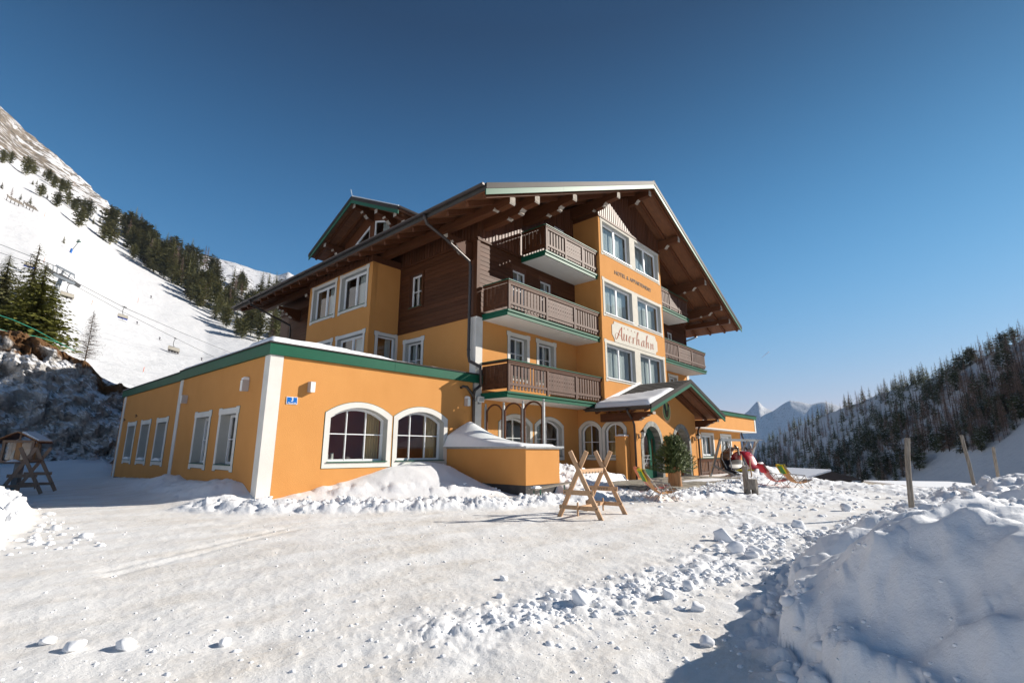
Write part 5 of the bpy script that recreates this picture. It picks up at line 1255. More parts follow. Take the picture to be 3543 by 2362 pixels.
# ================================================================== ski racks
def ski_rack(name, label, mwt, wood, engraved, hgt=1.41):
    """two A frames: local x = length between frames, y = width"""
    o = thing(name, label, 'ski rack'); o.matrix_world = mwt; WM[o.name] = mwt; o['group'] = 'wooden ski racks'
    L, hw, ht = 1.22, .52, hgt
    for fx in (0, L):
        for s in (-1, 1):
            b = MB(); b.beam((fx+(.022 if s > 0 else -.022), s*hw, 0), (fx+(.022 if s > 0 else -.022), -s*.19, ht), .040, .095, upv=(0, 1, .0)); part('leg', b.mesh(), M[wood], o, local=Matrix.Identity(4))
        b = MB(); b.box(fx-.065, fx-.045, -.36, .36, .50, .60) if fx == 0 else b.box(fx-.065, fx-.045, -.36, .36, .52, .62)
        cb = part('crossbar', b.mesh(), M[wood], o, local=Matrix.Identity(4))
        if engraved and fx: part('lettering', text_mesh('uvex', .13, .003, spacing=1.1), M['lettergrey'], cb, mwt @ T((fx-.067, 0, .575)) @ RZ(-math.pi/2))
        b = MB(); b.box(fx-.065, fx-.045, -.46, .46, .20, .285); part('crossbar', b.mesh(), M[wood], o, local=Matrix.Identity(4))
        b = MB(); b.box(fx-.10, fx-.07, -.015, .015, .08, .36); part('peg', b.mesh(), M[wood], o, local=Matrix.Identity(4))
    b = MB(); b.box(-.12, L+.06, -.02, .02, .21, .275); part('tie_beam', b.mesh(), M[wood], o, local=Matrix.Identity(4))
    b = MB(); b.box(.02, L-.02, -.03, .03, .93, 1.03); part('tie_beam', b.mesh(), M[wood], o, local=Matrix.Identity(4))
    b = MB()
    for k in range(7): b.tube([(.14+.15*k, .0, .96), (.12+.15*k, -.06, .955), (.06+.15*k, -.07, .93)], .008, 4)
    part('hook_strip', b.mesh(), M['black'], o, local=Matrix.Identity(4))
    for fx in (0, L):
        b = MB()
        for s in (-1, 1): b.tube([(fx-.08, s*.31, .55), (fx-.064, s*.31, .55)], .012, 6); b.tube([(fx-.08, s*.42, .243), (fx-.064, s*.42, .243)], .012, 6)
        part('bolt', b.mesh(), M['black'], o, local=Matrix.Identity(4))
ang = math.atan2(6.40-6.26, 10.48-9.17)
ski_rack('ski_rack', 'fresh light wood ski rack with uvex lettering standing in front of the terrace wall', T((9.17, 6.26, -.02)) @ RZ(ang), 'pine', True)
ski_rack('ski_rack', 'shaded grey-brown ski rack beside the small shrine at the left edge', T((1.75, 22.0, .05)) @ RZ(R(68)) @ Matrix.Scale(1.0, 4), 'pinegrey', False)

# ================================================================== bench
bn = thing('beer_bench', 'narrow wooden bench with green folding legs half buried before the terrace wall', 'bench', (12.1, 9.25, 0))
bd_ = Vector((13.5-10.9, 9.55-8.98, 0)).normalized(); A_ = Vector((10.85, 8.97, .36)); B_ = Vector((13.6, 9.55, .42))
b = MB(); b.beam(A_, B_, .25, .028); part('seat', b.mesh(), M['oldwood'], bn)
for t in (.12, .86):
    p = A_.lerp(B_, t); n_ = Vector((-bd_.y, bd_.x, 0)); b = MB()
    for s in (-1, 1): b.beam(p+n_*.1*s-Vector((0, 0, .02)), p+n_*.1*s-Vector((0, 0, .45)), .03, .03)
    b.beam(p-n_*.1-Vector((0, 0, .2)), p+n_*.1-Vector((0, 0, .2)), .02, .02); b.beam(p+n_*.1-Vector((0, 0, .05)), p+bd_*.25-Vector((0, 0, .02)), .015, .015); part('leg', b.mesh(), M['dkgreen'], bn)
b = MB(); b.box(-.14, .14, -.08, .08, 0, .035); b.box(-.08, .1, -.06, .05, .035, .06); part('snow', b.mesh(), M['snowroof'], bn, T((A_.lerp(B_, .1))+Vector((0, 0, .014))))

# ================================================================== deck chairs
def deck_chair(label, x, y, rot, sling, head, z=0, head2=None):
    """local +x = direction the sitter faces"""
    o = thing('deck_chair', label, 'deck chair', (x, y, z), rot, group='folding deck chairs on the snow')
    I = Matrix.Identity(4); hw = .29
    b = MB()
    for s in (-1, 1): b.tube([(.50, s*hw, .33), (-.05, s*hw, .30), (-.47, s*hw, .86)], .016, 6)
    b.tube([(-.47, -hw, .86), (-.47, hw, .86)], .016, 6); b.tube([(.50, -hw, .33), (.50, hw, .33)], .016, 6); part('seat_frame', b.mesh(), M['alu'], o, local=I)
    for s in (-1, 1):
        b = MB(); b.tube([(-.28, s*(hw+.03), .02), (-.22, s*(hw+.03), .03), (.22, s*(hw+.03), .50)], .012, 6); part('leg', b.mesh(), M['alu'], o, local=I)
        b = MB(); b.tube([(.42, s*(hw+.05), .02), (.36, s*(hw+.05), .03), (-.10, s*(hw+.05), .40)], .012, 6); b.tube([(.22, s*(hw+.03), .50), (.42, s*(hw+.05), .02)], .011, 6); part('leg', b.mesh(), M['alu'], o, local=I)
        b = MB(); b.tube([(-.30, s*(hw+.04), .55), (.24, s*(hw+.04), .50)], .016, 6); part('armrest', b.mesh(), M['alu'], o, local=I)
    b = MB()
    for xx in (-.28, .42): b.tube([(xx, -hw-.04, .02), (xx, hw+.04, .02)], .012, 6)
    part('foot_bar', b.mesh(), M['alu'], o, local=I)
    prof = [(-.47, .87), (-.36, .68), (-.24, .47), (-.12, .32), (0, .24), (.12, .22), (.28, .25), (.50, .335)]
    def sheet(pr, w, th, y0=None):
        m_ = MB(); v = []; n = len(pr)
        for (px, pz_) in pr:
            for yy in np.linspace(-w, w, 5): v.append((px, yy, pz_-.015*(1-(yy/w)**2)))
        v2 = [(a, b_, c-th) for a, b_, c in v]; f = []
        for i in range(n-1):
            for j in range(4): q = i*5+j; f.append((q, q+1, q+6, q+5)); f.append((q+5*n, q+5*n+5, q+5*n+6, q+5*n+1))
        for i in range(n-1): f.append((i*5, i*5+5, i*5+5+5*n, i*5+5*n)); f.append((i*5+4, i*5+4+5*n, i*5+9+5*n, i*5+9))
        m_.add(v+v2, f); return m_.mesh(smooth=True, fix=False)
    part('sling', sheet(prof, hw-.01, .008), M[sling], o, local=I)
    hp = [(-.49, .62), (-.53, .80), (-.50, .90), (-.44, .90), (-.40, .80), (-.34, .68), (-.26, .54)]
    hd = [(-.38, .56), (-.45, .70), (-.52, .84), (-.51, .90), (-.45, .90), (-.37, .74), (-.28, .60)]
    part('headrest_cover', sheet(hd, hw+.012, .006), M[head], o, local=I)
    if head2: part('cover_panel', sheet([(-.392, .56), (-.462, .70), (-.532, .84)], hw-.09, .006), M[head2], o, local=I)
deck_chair('orange striped deck chair with green and yellow headrest in front of the potted tree', 13.85, 6.72, R(-48), 'strO', 'yellow', .0, 'greencl')
deck_chair('red striped deck chair with coral headrest behind the orange striped one', 15.35, 7.65, R(-50), 'strR', 'coral', .0)
deck_chair('deck chair with plain red headrest beside the log seat', 22.0, 5.75, R(-52), 'strR', 'redcloth', .02)
deck_chair('orange striped deck chair with yellow and green headrest beside the red one', 21.65, 4.95, R(-52), 'strO', 'yellow', .02, 'greencl')

# ================================================================== potted tree, log seat
def spray(mb, p, d, L, n, w, rng, mi=0, ang=.9):
    """needle spray: thin blades along a twig"""
    d = d.normalized(); a = d.cross(Vector((0, 0, 1)));
    if a.length < .1: a = Vector((1, 0, 0))
    a.normalize(); b_ = d.cross(a)
    for i in range(n):
        t = (i+.5)/n; q = p+d*L*t; th = rng.uniform(0, 6.28); o = (a*math.cos(th)+b_*math.sin(th)); tip = q+(o*ang+d*.6).normalized()*L*.38
        s = d.cross(o).normalized()*w
        mb.add([q-s, q+s, tip], [(0, 1, 2)], mi)
pt = thing('potted_conifer', 'bushy young conifer planted in a hollow peeled tree trunk by the entrance', 'potted tree', (18.1, 8.1, 0))
b = MB(); n = 20; zs = [-.1, .1, .4, .7, .84]; rr = [.29, .26, .235, .235, .245]
for i, (z, r_) in enumerate(zip(zs, rr)):
    for k in range(n): a = 2*math.pi*k/n; q = r_*(1+.05*math.sin(3*a+1)+.03*math.sin(7*a+z*3)); b.v.append((q*math.cos(a), q*math.sin(a), z))
for i in range(4):
    for k in range(n): b.f.append((i*n+k, i*n+(k+1) % n, (i+1)*n+(k+1) % n, (i+1)*n+k)); b.m.append(0)
b.f.append(tuple(4*n+k for k in range(n))); b.m.append(1); b.f.append(tuple(range(n))[::-1]); b.m.append(0)
part('trunk_planter', b.mesh(smooth=False), [M['trunkpeel'], M['bark']], pt, T((18.1, 8.1, 0)), )
b = MB(); rg = random.Random(3); ctr = Vector((0, 0, .8))
b2 = MB(); b2.tube([(0, 0, .6), (0, 0, 1.2), (.02, 0, 1.75)], .03, 6, r2=.008); part('stem', b2.mesh(), M['bark'], pt, T((18.1, 8.1, 0)))
for i in range(300):
    z = rg.uniform(.80, 1.8); t = (z-.8)/1.1; Rm = .72*(1-t**1.5)*(.75+.35*rg.random())+.10
    a = rg.uniform(0, 6.28); d = Vector((math.cos(a), math.sin(a), rg.uniform(-.15, .55)+t*.9)).normalized(); L = Rm
    p = Vector((0, 0, z-L*.25)); 
    for s in range(5):
        q = p+d*L*(s+.3)/5; dd2 = (d+Vector((rg.uniform(-.5, .5), rg.uniform(-.5, .5), rg.uniform(-.2, .4)))).normalized()
        spray(b, q, dd2, rg.uniform(.14, .22), 14, .016, rg, 0, .8)
part('crown', b.mesh(fix=False), M['fir'], pt, T((18.1, 8.1, 0)))
lg = thing('log_seat', 'grey weathered seat carved from an upright log standing on the snow', 'log seat', (17.5, 5.3, 0), R(-60))
def logpiece(x0, x1, y0, y1, z0, z1, seed, taper=0):
    b = MB(); rg = random.Random(seed); n = 12; rings = []
    for j in range(4):
        t = j/3; z = z0+(z1-z0)*t
        for k in range(n):
            a = 2*math.pi*k/n; cx_, cy_ = (x0+x1)/2, (y0+y1)/2; ax_, ay_ = (x1-x0)/2, (y1-y0)/2
            ca, sa = math.cos(a), math.sin(a); p = (abs(ca)**3.2+abs(sa)**3.2)**(-1/3.2); q = 1+rg.uniform(-.035, .035)-taper*t
            b.v.append((cx_+ax_*ca*p*q, cy_+ay_*sa*p*q, z+(rg.uniform(-.01, .01) if 0 < j < 3 else 0)))
    for j in range(3):
        for k in range(n): b.f.append((j*n+k, j*n+(k+1) % n, (j+1)*n+(k+1) % n, (j+1)*n+k)); b.m.append(0)
    b.f += [tuple(range(n))[::-1], tuple(3*n+k for k in range(n))]; b.m += [0, 0]; return b.mesh()
I4 = Matrix.Identity(4)
part('seat', logpiece(-.20, .20, -.20, .20, .20, .52, 1), M['oldwood'], lg, local=I4)
part('backrest', logpiece(-.20, -.06, -.19, .19, .525, .92, 2, .08), M['oldwood'], lg, local=I4)
for i, (a, c) in enumerate(((-.12, -.1), (-.12, .1), (.11, -.1), (.11, .1))): part('leg', logpiece(a-.075, a+.075, c-.08, c+.08, -.03, .199, 5+i), M['oldwood'], lg, local=I4)

# ================================================================== swing made of an old chairlift seat
sw = thing('chairlift_swing', 'garden swing made from an old chairlift chair with red shell in a steel frame', 'swing', (28.0, 9.5, 0))
def P(*a): return [Vector(q) for q in a]
tops = (Vector((27.2, 9.55, 1.98)), Vector((29.6, 8.45, 1.98)))
for i, tp in enumerate(tops):
    ox = Vector((2.4, -1.1, 0))*i
    b = MB(); b.beam(Vector((28.05, 10.55, 0))*(0 if i else 1)+(Vector((30.4, 9.4, 0)) if i else Vector((0, 0, 0))), tp, .10, .10); part('frame_leg', b.mesh(), M['galv'], sw)
    mid = tp.lerp(Vector((28.05, 10.55, 0)) if not i else Vector((30.4, 9.4, 0)), .68)
    b = MB(); b.beam(mid, Vector((27.1, 8.5, 0)) if not i else Vector((29.2, 7.5, 0)), .10, .10); part('frame_brace', b.mesh(), M['galv'], sw)
b = MB(); b.beam(tops[0], tops[1], .09, .12); part('top_beam', b.mesh(), M['galv'], sw)
ux = (tops[1]-tops[0]).normalized(); uy = Vector((ux.y, -ux.x, 0)); uy = uy if uy.x < 0 or uy.y < 0 else -uy
cc = (tops[0]+tops[1])/2
def SP(a, f, z): return cc+ux*a+uy*f+Vector((0, 0, z-1.98))
for s in (-.78, .78):
    b = MB(); b.tube([SP(s, 0, 1.95), SP(s, .12, 1.55), SP(s, .05, 1.0), SP(s, .1, .45), SP(s, .55, .32)], .028, 7); b.tube([SP(s, 0, 1.95), SP(s, -.4, 1.6), SP(s, -.5, 1.0), SP(s, -.2, .5)], .022, 7); part('hanger', b.mesh(smooth=True), M['galv'], sw)
for s in (-.3, .5):
    b = MB(); b.tube([SP(s, .0, 1.45), SP(s, .45, 1.5), SP(s, .85, 1.95)], .024, 6); b.beam(SP(s-.2, .9, 1.98), SP(s+.2, .9, 1.98), .05, .03); part('footrest', b.mesh(), M['alu'], sw)
def shell(prof, a0, a1, th, nm, mt):
    m_ = MB(); n = len(prof); aa = np.linspace(a0, a1, 7); v = []
    for (f_, z_) in prof:
        for a in aa: e = 1-((a-(a0+a1)/2)/((a1-a0)/2))**4; v.append(SP(a, f_-.06*(1-e), z_-.05*(1-e)))
    nn = (n, 7); nv = len(v); v2 = [q+Vector((0, 0, -th))+uy*(-th*.3) for q in v]; f = []
    for i in range(n-1):
        for j in range(6): q = i*7+j; f += [(q, q+1, q+8, q+7), (q+nv, q+7+nv, q+8+nv, q+1+nv)]
    for i in range(n-1): f += [(i*7, i*7+7, i*7+7+nv, i*7+nv), (i*7+6, i*7+6+nv, i*7+13+nv, i*7+13)]
    for j in range(6): f += [(j, j+nv, j+1+nv, j+1), ((n-1)*7+j, (n-1)*7+j+1, (n-1)*7+j+1+nv, (n-1)*7+j+nv)]
    m_.add(v+v2, f); part(nm, m_.mesh(smooth=True, fix=True), M[mt], sw)
shell([(-.55, .55), (-.62, .9), (-.5, 1.25), (-.2, 1.42), (.12, 1.38), (.36, 1.12), (.52, .8), (.70, .55)], .0, .74, .03, 'bubble', 'red')
shell([(-.55, .55), (-.66, .9), (-.55, 1.3), (-.2, 1.55), (.1, 1.62)], -.74, -.05, .03, 'bubble', 'brownglass')
shell([(-.42, .95), (-.36, .6), (-.25, .44), (.1, .36), (.5, .40)], -.74, .74, .07, 'seat', 'black')
shell([(.02, .46), (.3, .44), (.58, .47)], -.5, .9, .06, 'cushion', 'yellow')
b = MB(); b.tube([SP(.80, -.3, 1.6), SP(.86, -.1, 1.3), SP(.84, 0, .95)], .05, 8); b.tube([SP(-.1, -.2, 1.7), SP(-.2, .1, 1.5), SP(-.3, .2, 1.2)], .05, 8); part('armrest', b.mesh(), M['black'], sw)
b = MB(); b.tube([SP(-.9, .5, .28), SP(.9, .5, .28)], .04, 8); part('base_rail', b.mesh(), M['galv'], sw)

# ================================================================== posts, stakes
def post(name, label, cat, p0, p1, r, mt='oldwood', group=None):
    o = thing(name, label, cat, p0); b = MB(); d = Vector(p1)-Vector(p0)
    b.tube([(0, 0, -.4), d*.33+Vector((.01, .0, 0)), d*.66+Vector((-.008, .01, 0)), d], r, 9, r2=r*.9); part('shaft', b.mesh(), M[mt], o, T(p0))
    if group: o['group'] = group
post('fence_post', 'thick weathered round post standing nearest in the snow bank', 'post', (13.96, 1.02, .45), (13.97, .89, 1.69), .055, group='posts in the right snow bank')
post('fence_post', 'leaning thinner post in the snow bank, middle of the three', 'post', (22.0, -.08, .6), (21.97, .0, 1.93), .05, group='posts in the right snow bank')
post('fence_post', 'farthest thin upright post in the right snow bank', 'post', (29.98, -.91, .4), (29.98, -.95, 1.6), .06, group='posts in the right snow bank')
q0 = at(1727, 1100, 27); q1 = at(1722, 1055, 27)
post('wooden_stake', 'light squared wooden stake right of the deck chairs before the dark hut', 'stake', q0, q1, .035, 'pine')

# ================================================================== shrine at left
sh_ = thing('wayside_shrine', 'small wooden wayside shrine with shingled gable roof before the rock', 'shrine', (1.66, 24.0, .80), R(-30), sc=.64)
b = MB()
for x in (-.62, .62):
    for y in (-.02, .6): b.box(x-.06, x+.06, y-.06, y+.06, .35, 1.35)
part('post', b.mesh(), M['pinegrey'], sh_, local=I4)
b = MB(); b.box(-.72, .72, -.1, .7, .25, .36); b.box(-.7, .7, -.09, .0, 1.30, 1.42); b.box(-.02, .04, -.06, 0, 1.42, 1.75); part('frame', b.mesh(), M['pinegrey'], sh_, local=I4)
b = MB(); b.box(-.6, .6, .6, .66, .36, 1.3); b.box(-.12, .1, .02, .06, .36, 1.3); part('back_panel', b.mesh(), M['trunkpeel'], sh_, local=I4)
b = MB(); b.box(-.56, -.14, .03, .04, .4, 1.28); b.box(.12, .56, .03, .04, .4, 1.28); part('pane', b.mesh(), M['glass'], sh_, local=I4)
b = MB(); b.tube([(-.3, .3, .36), (-.3, .3, .7), (-.28, .3, .9)], .12, 8, r2=.05); part('figure', b.mesh(), M['oldwood'], sh_, local=I4)
b = MB(); b.box(-.12, .12, .2, .6, -1.6, .25); part('pedestal', b.mesh(), M['rock'], sh_, local=I4)
for s in (-1, 1):
    rp = MB(); rp.prism([(0, 1.86), (s*1.02, 1.30), (s*1.02, 1.24), (0, 1.80)], 'y', -.35, .95); rr_ = part('roof', rp.mesh(), M['woody'], sh_, local=I4)
    for k in range(6):
        m_ = MB(); x0 = s*(.98-.165*k); zf = lambda x: 1.862-.549*abs(x)
        m_.prism([(x0, zf(x0)+.0), (x0-s*.19, zf(x0-s*.19)+.0), (x0-s*.19, zf(x0-s*.19)+.015), (x0, zf(x0)+.035)], 'y', -.37, .97); part('shingle_course', m_.mesh(), M['trunkpeel'], rr_, local=None, mw=WM[sh_.name])
    m_ = MB(); m_.prism([(s*.15, 1.862-.549*.15+.03), (s*.95, 1.862-.549*.95+.04), (s*.95, 1.862-.549*.95+.11), (s*.2, 1.862-.549*.15+.10)], 'y', -.3 if s > 0 else .1, .9); part('snow', m_.mesh(), M['snowroof'], sh_, local=I4)
part('snow', snow_slab(-.45, .3, -.3, .1, .3, lambda X, Y: .14*ss(1-np.hypot((X+.05)/.4, (Y+.1)/.2)), .05), M['snowroof'], sh_, local=I4)

# ================================================================== rock outcrop at left
def rock_mesh():
    azs = np.arange(76.5, 112, .16); nt_ = 130; tz = [[], []]
    top_az = [72, 78.2, 79.8, 81.7, 84.3, 85.8, 88.5, 92, 100, 112]; top_el = [3.5, 4.6, 5.3, 5.95, 7.5, 8.3, 9.0, 9.8, 10, 10]
    v = []; at_ = []
    for i, a in enumerate(azs):
        te = np.interp(a, top_az, top_el); zt = CAMZ+46*math.tan(R(te))
        for j in range(nt_):
            t = j/(nt_-1)
            if t < .72: s = t/.72; r = 38.5+5.2*s**1.3; z = .1+(zt-.1)*s
            else: s = (t-.72)/.28; r = 43.7+22*s; z = zt+(.9*math.sin(min(1, s*1.4)*1.57))*1.6*s+s*1.0
            v.append((a, r, z, t))
    v = np.array(v); A_ = np.radians(v[:, 0]); r = v[:, 1]; u = v[:, 0]*.78; zz = v[:, 2]
    amp = ss(v[:, 3]*12)*ss((.80-v[:, 3])/.1)
    n1 = 1-2*np.abs(fbm(u*.45+zz*.25, zz*.5-u*.2, 5, 201, .55)); n2 = fbm(u*1.2, zz*1.5, 5, 203, .6)
    n4 = 1-2*np.abs(fbm(u*1.6+zz*.9, zz*1.1-u*.5, 4, 207, .6)); r = r-amp*(1.0*n1+.5*n2+.3*n4+.9*lumps(u+.3*zz, zz*1.1, 1.5, 221)+.5*lumps(u*1.1, zz-.2*u, .65, 223)); zz = zz+amp*.35*n2+ss((v[:, 3]-.7)/.1)*.2*fbm(u, r*.5, 3, 205)
    co = np.stack([r*np.cos(A_), r*np.sin(A_), zz], -1)
    n = len(azs); f = [(i*nt_+j, (i+1)*nt_+j, (i+1)*nt_+j+1, i*nt_+j+1) for i in range(n-1) for j in range(nt_-1)]
    me = bpy.data.meshes.new('rock'); me.from_pydata([tuple(p) for p in co], [], f); me.polygons.foreach_set('use_smooth', [False]*len(f))
    a = me.attributes.new('t', 'FLOAT', 'POINT'); a.data.foreach_set('value', v[:, 3].astype(np.float32)); me.update(); return me
def rock_material():
    m = bpy.data.materials.new('rock_with_snow'); m.use_nodes = True; n = m.node_tree; b = n.nodes['Principled BSDF']; L = n.links.new; b.inputs['Roughness'].default_value = .9
    b.inputs['Specular IOR Level'].default_value = .2
    g_ = n.nodes.new('ShaderNodeNewGeometry'); at_ = n.nodes.new('ShaderNodeAttribute'); at_.attribute_name = 't'
    n1 = n.nodes.new('ShaderNodeTexNoise'); n1.inputs['Scale'].default_value = .9; n1.inputs['Detail'].default_value = 9; n1.inputs['Roughness'].default_value = .7; n1.inputs['Distortion'].default_value = 1.0; L(g_.outputs['Position'], n1.inputs[0])
    r1 = n.nodes.new('ShaderNodeValToRGB'); e = r1.color_ramp.elements; e[0].position = .30; e[0].color = (.11, .105, .10, 1); e[1].position = .58; e[1].color = (.60, .58, .56, 1); L(n1.outputs[0], r1.inputs[0])
    # snow on upward facing ledges
    sx = n.nodes.new('ShaderNodeSeparateXYZ'); L(g_.outputs['Normal'], sx.inputs[0])
    n2 = n.nodes.new('ShaderNodeTexNoise'); n2.inputs['Scale'].default_value = .55; n2.inputs['Detail'].default_value = 6; L(g_.outputs['Position'], n2.inputs[0])
    ad = n.nodes.new('ShaderNodeMath'); ad.operation = 'ADD'; L(sx.outputs[2], ad.inputs[0]); L(n2.outputs[0], ad.inputs[1])
    r2 = n.nodes.new('ShaderNodeValToRGB'); r2.color_ramp.elements[0].position = .0; r2.color_ramp.elements[1].position = 1
    mr = n.nodes.new('ShaderNodeMapRange'); mr.inputs[1].default_value = 1.00; mr.inputs[2].default_value = 1.03; L(ad.outputs[0], mr.inputs[0])
    # turf fringe near the top edge
    tn = n.nodes.new('ShaderNodeTexNoise'); tn.inputs['Scale'].default_value = .5; tn.inputs['Detail'].default_value = 6; L(g_.outputs['Position'], tn.inputs[0])
    m1 = n.nodes.new('ShaderNodeMath'); m1.operation = 'MULTIPLY_ADD'; L(tn.outputs[0], m1.inputs[0]); m1.inputs[1].default_value = .35; L(at_.outputs['Fac'], m1.inputs[2])
    gr = n.nodes.new('ShaderNodeValToRGB'); ee = gr.color_ramp.elements; ee[0].position = .80; ee[0].color = (0, 0, 0, 1); ee[1].position = .83; ee[1].color = (1, 1, 1, 1)
    L(m1.outputs[0], gr.inputs[0])
    top = n.nodes.new('ShaderNodeValToRGB'); te = top.color_ramp.elements; te[0].position = .895; te[0].color = (0, 0, 0, 1); te[1].position = .91; L(m1.outputs[0], top.inputs[0])
    x1 = n.nodes.new('ShaderNodeMix'); x1.data_type = 'RGBA'; L(mr.outputs[0], x1.inputs[0]); L(r1.outputs[0], x1.inputs[6]); x1.inputs[7].default_value = (.82, .83, .86, 1)
    x2 = n.nodes.new('ShaderNodeMix'); x2.data_type = 'RGBA'; L(gr.outputs[0], x2.inputs[0]); L(x1.outputs[2], x2.inputs[6]); x2.inputs[7].default_value = (.16, .085, .038, 1)
    x3 = n.nodes.new('ShaderNodeMix'); x3.data_type = 'RGBA'; L(top.outputs[0], x3.inputs[0]); L(x2.outputs[2], x3.inputs[6]); x3.inputs[7].default_value = (.84, .85, .87, 1)
    L(x3.outputs[2], b.inputs['Base Color'])
    n3 = n.nodes.new('ShaderNodeTexNoise'); n3.inputs['Scale'].default_value = 2.2; n3.inputs['Detail'].default_value = 10; n3.inputs['Roughness'].default_value = .7; L(g_.outputs['Position'], n3.inputs[0])
    bp = n.nodes.new('ShaderNodeBump'); bp.inputs['Strength'].default_value = 1.0; bp.inputs['Distance'].default_value = .35; L(n3.outputs[0], bp.inputs['Height']); L(bp.outputs[0], b.inputs['Normal'])
    return m
o = solo('rock_outcrop', rock_mesh(), rock_material(), 'dark rocky outcrop with snow patches and brown turf along its top at the left', 'rock')
b = MB()
for off in (0, 1.1):
    pts = [at(-30, 718+off*30, 44), at(30, 738+off*28, 44), at(80, 760+off*14, 44.5), at(135, 790, 45), at(170, 808, 45.5)]
    b.tube([p+Vector((0, 0, .1)) for p in pts], .02, 4)
solo('safety_rope', b.mesh(), M['rope'], 'green safety rope strung along the top of the rock outcrop', 'rope')

# ================================================================== trees
def conifer_mesh(seed, H=10.0, Rb=2.2, levels=16, br=8, tufts=3, snow=.10, kind='spruce', blade=.5, trunk=True):
    rg = random.Random(seed); mb = MB()
    if trunk: mb.tube([(0, 0, -.5), (0, 0, H*.5), (0, 0, H*.97)], H*.014, 5, mi=2, r2=H*.003, cap=False)
    z0 = H*(.08 if kind == 'spruce' else .14)
    for l in range(levels):
        t = l/(levels-1); z = z0+(H-z0)*t**.92
        if kind == 'spruce': Rl = Rb*(1-t)**.85+.05*Rb
        elif kind == 'stone': Rl = Rb*(math.sin(math.pi*min(1, (.18+.82*t))**1.1)**.7)*(.95 if t < .8 else .8)+.08*Rb
        else: Rl = Rb*(1-t)**.8*(.75+.25*math.sin(t*9))+.04*Rb
        nb = max(3, int(br*(1-.5*t)))
        for k in range(nb):
            if rg.random() < .12: continue
            a = 2*math.pi*(k+rg.random()*.8)/nb+l; L = Rl*rg.uniform(.72, 1.15)
            dr = rg.uniform(-.35, .05) if kind == 'spruce' else rg.uniform(-.05, .45)
            d = Vector((math.cos(a), math.sin(a), dr)).normalized(); p0 = Vector((0, 0, z+rg.uniform(-.03, .03)*H))
            sd = Vector((-math.sin(a), math.cos(a), 0)); u_ = d.cross(sd)
            for q in range(tufts):
                s0 = (q+.15)/tufts; pc = p0+d*L*(s0+.5/tufts)+Vector((rg.uniform(-.1, .1), rg.uniform(-.1, .1), rg.uniform(-.12, .12)))*L*.35
                w = blade*L*(.55-.25*s0)*rg.uniform(.7, 1.3); ln = L/tufts*rg.uniform(.9, 1.5)
                tw = rg.uniform(-.5, .5); s2 = (sd*math.cos(tw)+u_*math.sin(tw))*w
                mi = 1 if rg.random() < snow else 0
                tipp = pc+d*ln*.6+Vector((0, 0, -.18*ln))
                mb.add([pc-d*ln*.5, pc-s2-Vector((0, 0, .15*w)), tipp, pc+s2-Vector((0, 0, .15*w))], [(0, 1, 2, 3)], mi)
                if rg.random() < .6:
                    mb.add([pc-d*ln*.3, pc+Vector((0, 0, -.45*w))+s2*.3, tipp], [(0, 1, 2)], 0)
    me = mb.mesh(fix=False); return me
def larch_mesh(seed, H=10.0, Rb=1.9, levels=24, br=7, sub=4, thick=.02, snow=.0):
    rg = random.Random(seed); mb = MB(); mb.tube([(0, 0, -.5), (H*.01, 0, H*.5), (0, 0, H)], H*.011, 5, mi=1, r2=H*.002, cap=False)
    for l in range(levels):
        t = l/(levels-1); z = H*(.12+.86*t); Rl = Rb*(1-t)**.75*(.8+.3*rg.random())+.1
        for k in range(br):
            a = rg.uniform(0, 6.28); L = Rl*rg.uniform(.6, 1.1); d = Vector((math.cos(a), math.sin(a), rg.uniform(-.15, .35))).normalized(); p0 = Vector((0, 0, z)); p1 = p0+d*L
            w = thick*H*.1
            s = Vector((0, 0, 1))*w; mb.add([p0-s, p0+s, p1], [(0, 1, 2)], 0)
            s = Vector((-d.y, d.x, 0))*w; mb.add([p0-s, p0+s, p1], [(0, 1, 2)], 0)
            for q in range(sub):
                s0 = rg.uniform(.2, .95); pc = p0+d*L*s0; dd_ = (d+Vector((rg.uniform(-1, 1), rg.uniform(-1, 1), rg.uniform(-.8, .8)))).normalized(); e = pc+dd_*L*rg.uniform(.18, .34)
                s = dd_.cross(Vector((0, 0, 1)));
                if s.length < .1: s = Vector((1, 0, 0))
                s = s.normalized()*w*.8; mb.add([pc-s, pc+s, e], [(0, 1, 2)], 2 if rg.random() < snow else 0)
    return mb.mesh(fix=False)
FM = [M['needle'], M['clump'], M['bark']]
spr = [conifer_mesh(i, 10, 1.9, 22, 11, 4, .15, 'spruce', .42) for i in range(4)]
stn = [conifer_mesh(20+i, 10, 2.7, 20, 12, 4, .14, 'stone', .46) for i in range(4)]
lar = [larch_mesh(40+i, 10, 1.7, 22, 8, 5, .055, .05) for i in range(4)]
for m_ in spr+stn:
    for x in FM: m_.materials.append(x)
for m_ in lar:
    for x in (M['larch'], M['bark'], M['clump']): m_.materials.append(x)
M['needleS'] = mk('sunlit_conifer_needles', (.12, .125, .05), (.21, .195, .09), vs=.35, rough=.75, spec=.2, objvar=.3)  # brighter copy of the dark needles: sunlight put into the colour
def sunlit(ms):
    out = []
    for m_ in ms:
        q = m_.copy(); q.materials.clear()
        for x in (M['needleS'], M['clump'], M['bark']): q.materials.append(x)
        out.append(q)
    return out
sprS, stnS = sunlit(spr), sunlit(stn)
def plant(name, me, p, h, label, cat, group):
    o = bpy.data.objects.new(name, me); s = h/10
    o.matrix_world = T((p.x, p.y, p.z-.3)) @ RZ(rnd.uniform(0, 6.28)) @ Matrix.Diagonal((s*rnd.uniform(.85, 1.15), s*rnd.uniform(.85, 1.15), s, 1)); COL.objects.link(o); tag(o, label, cat, group); return o
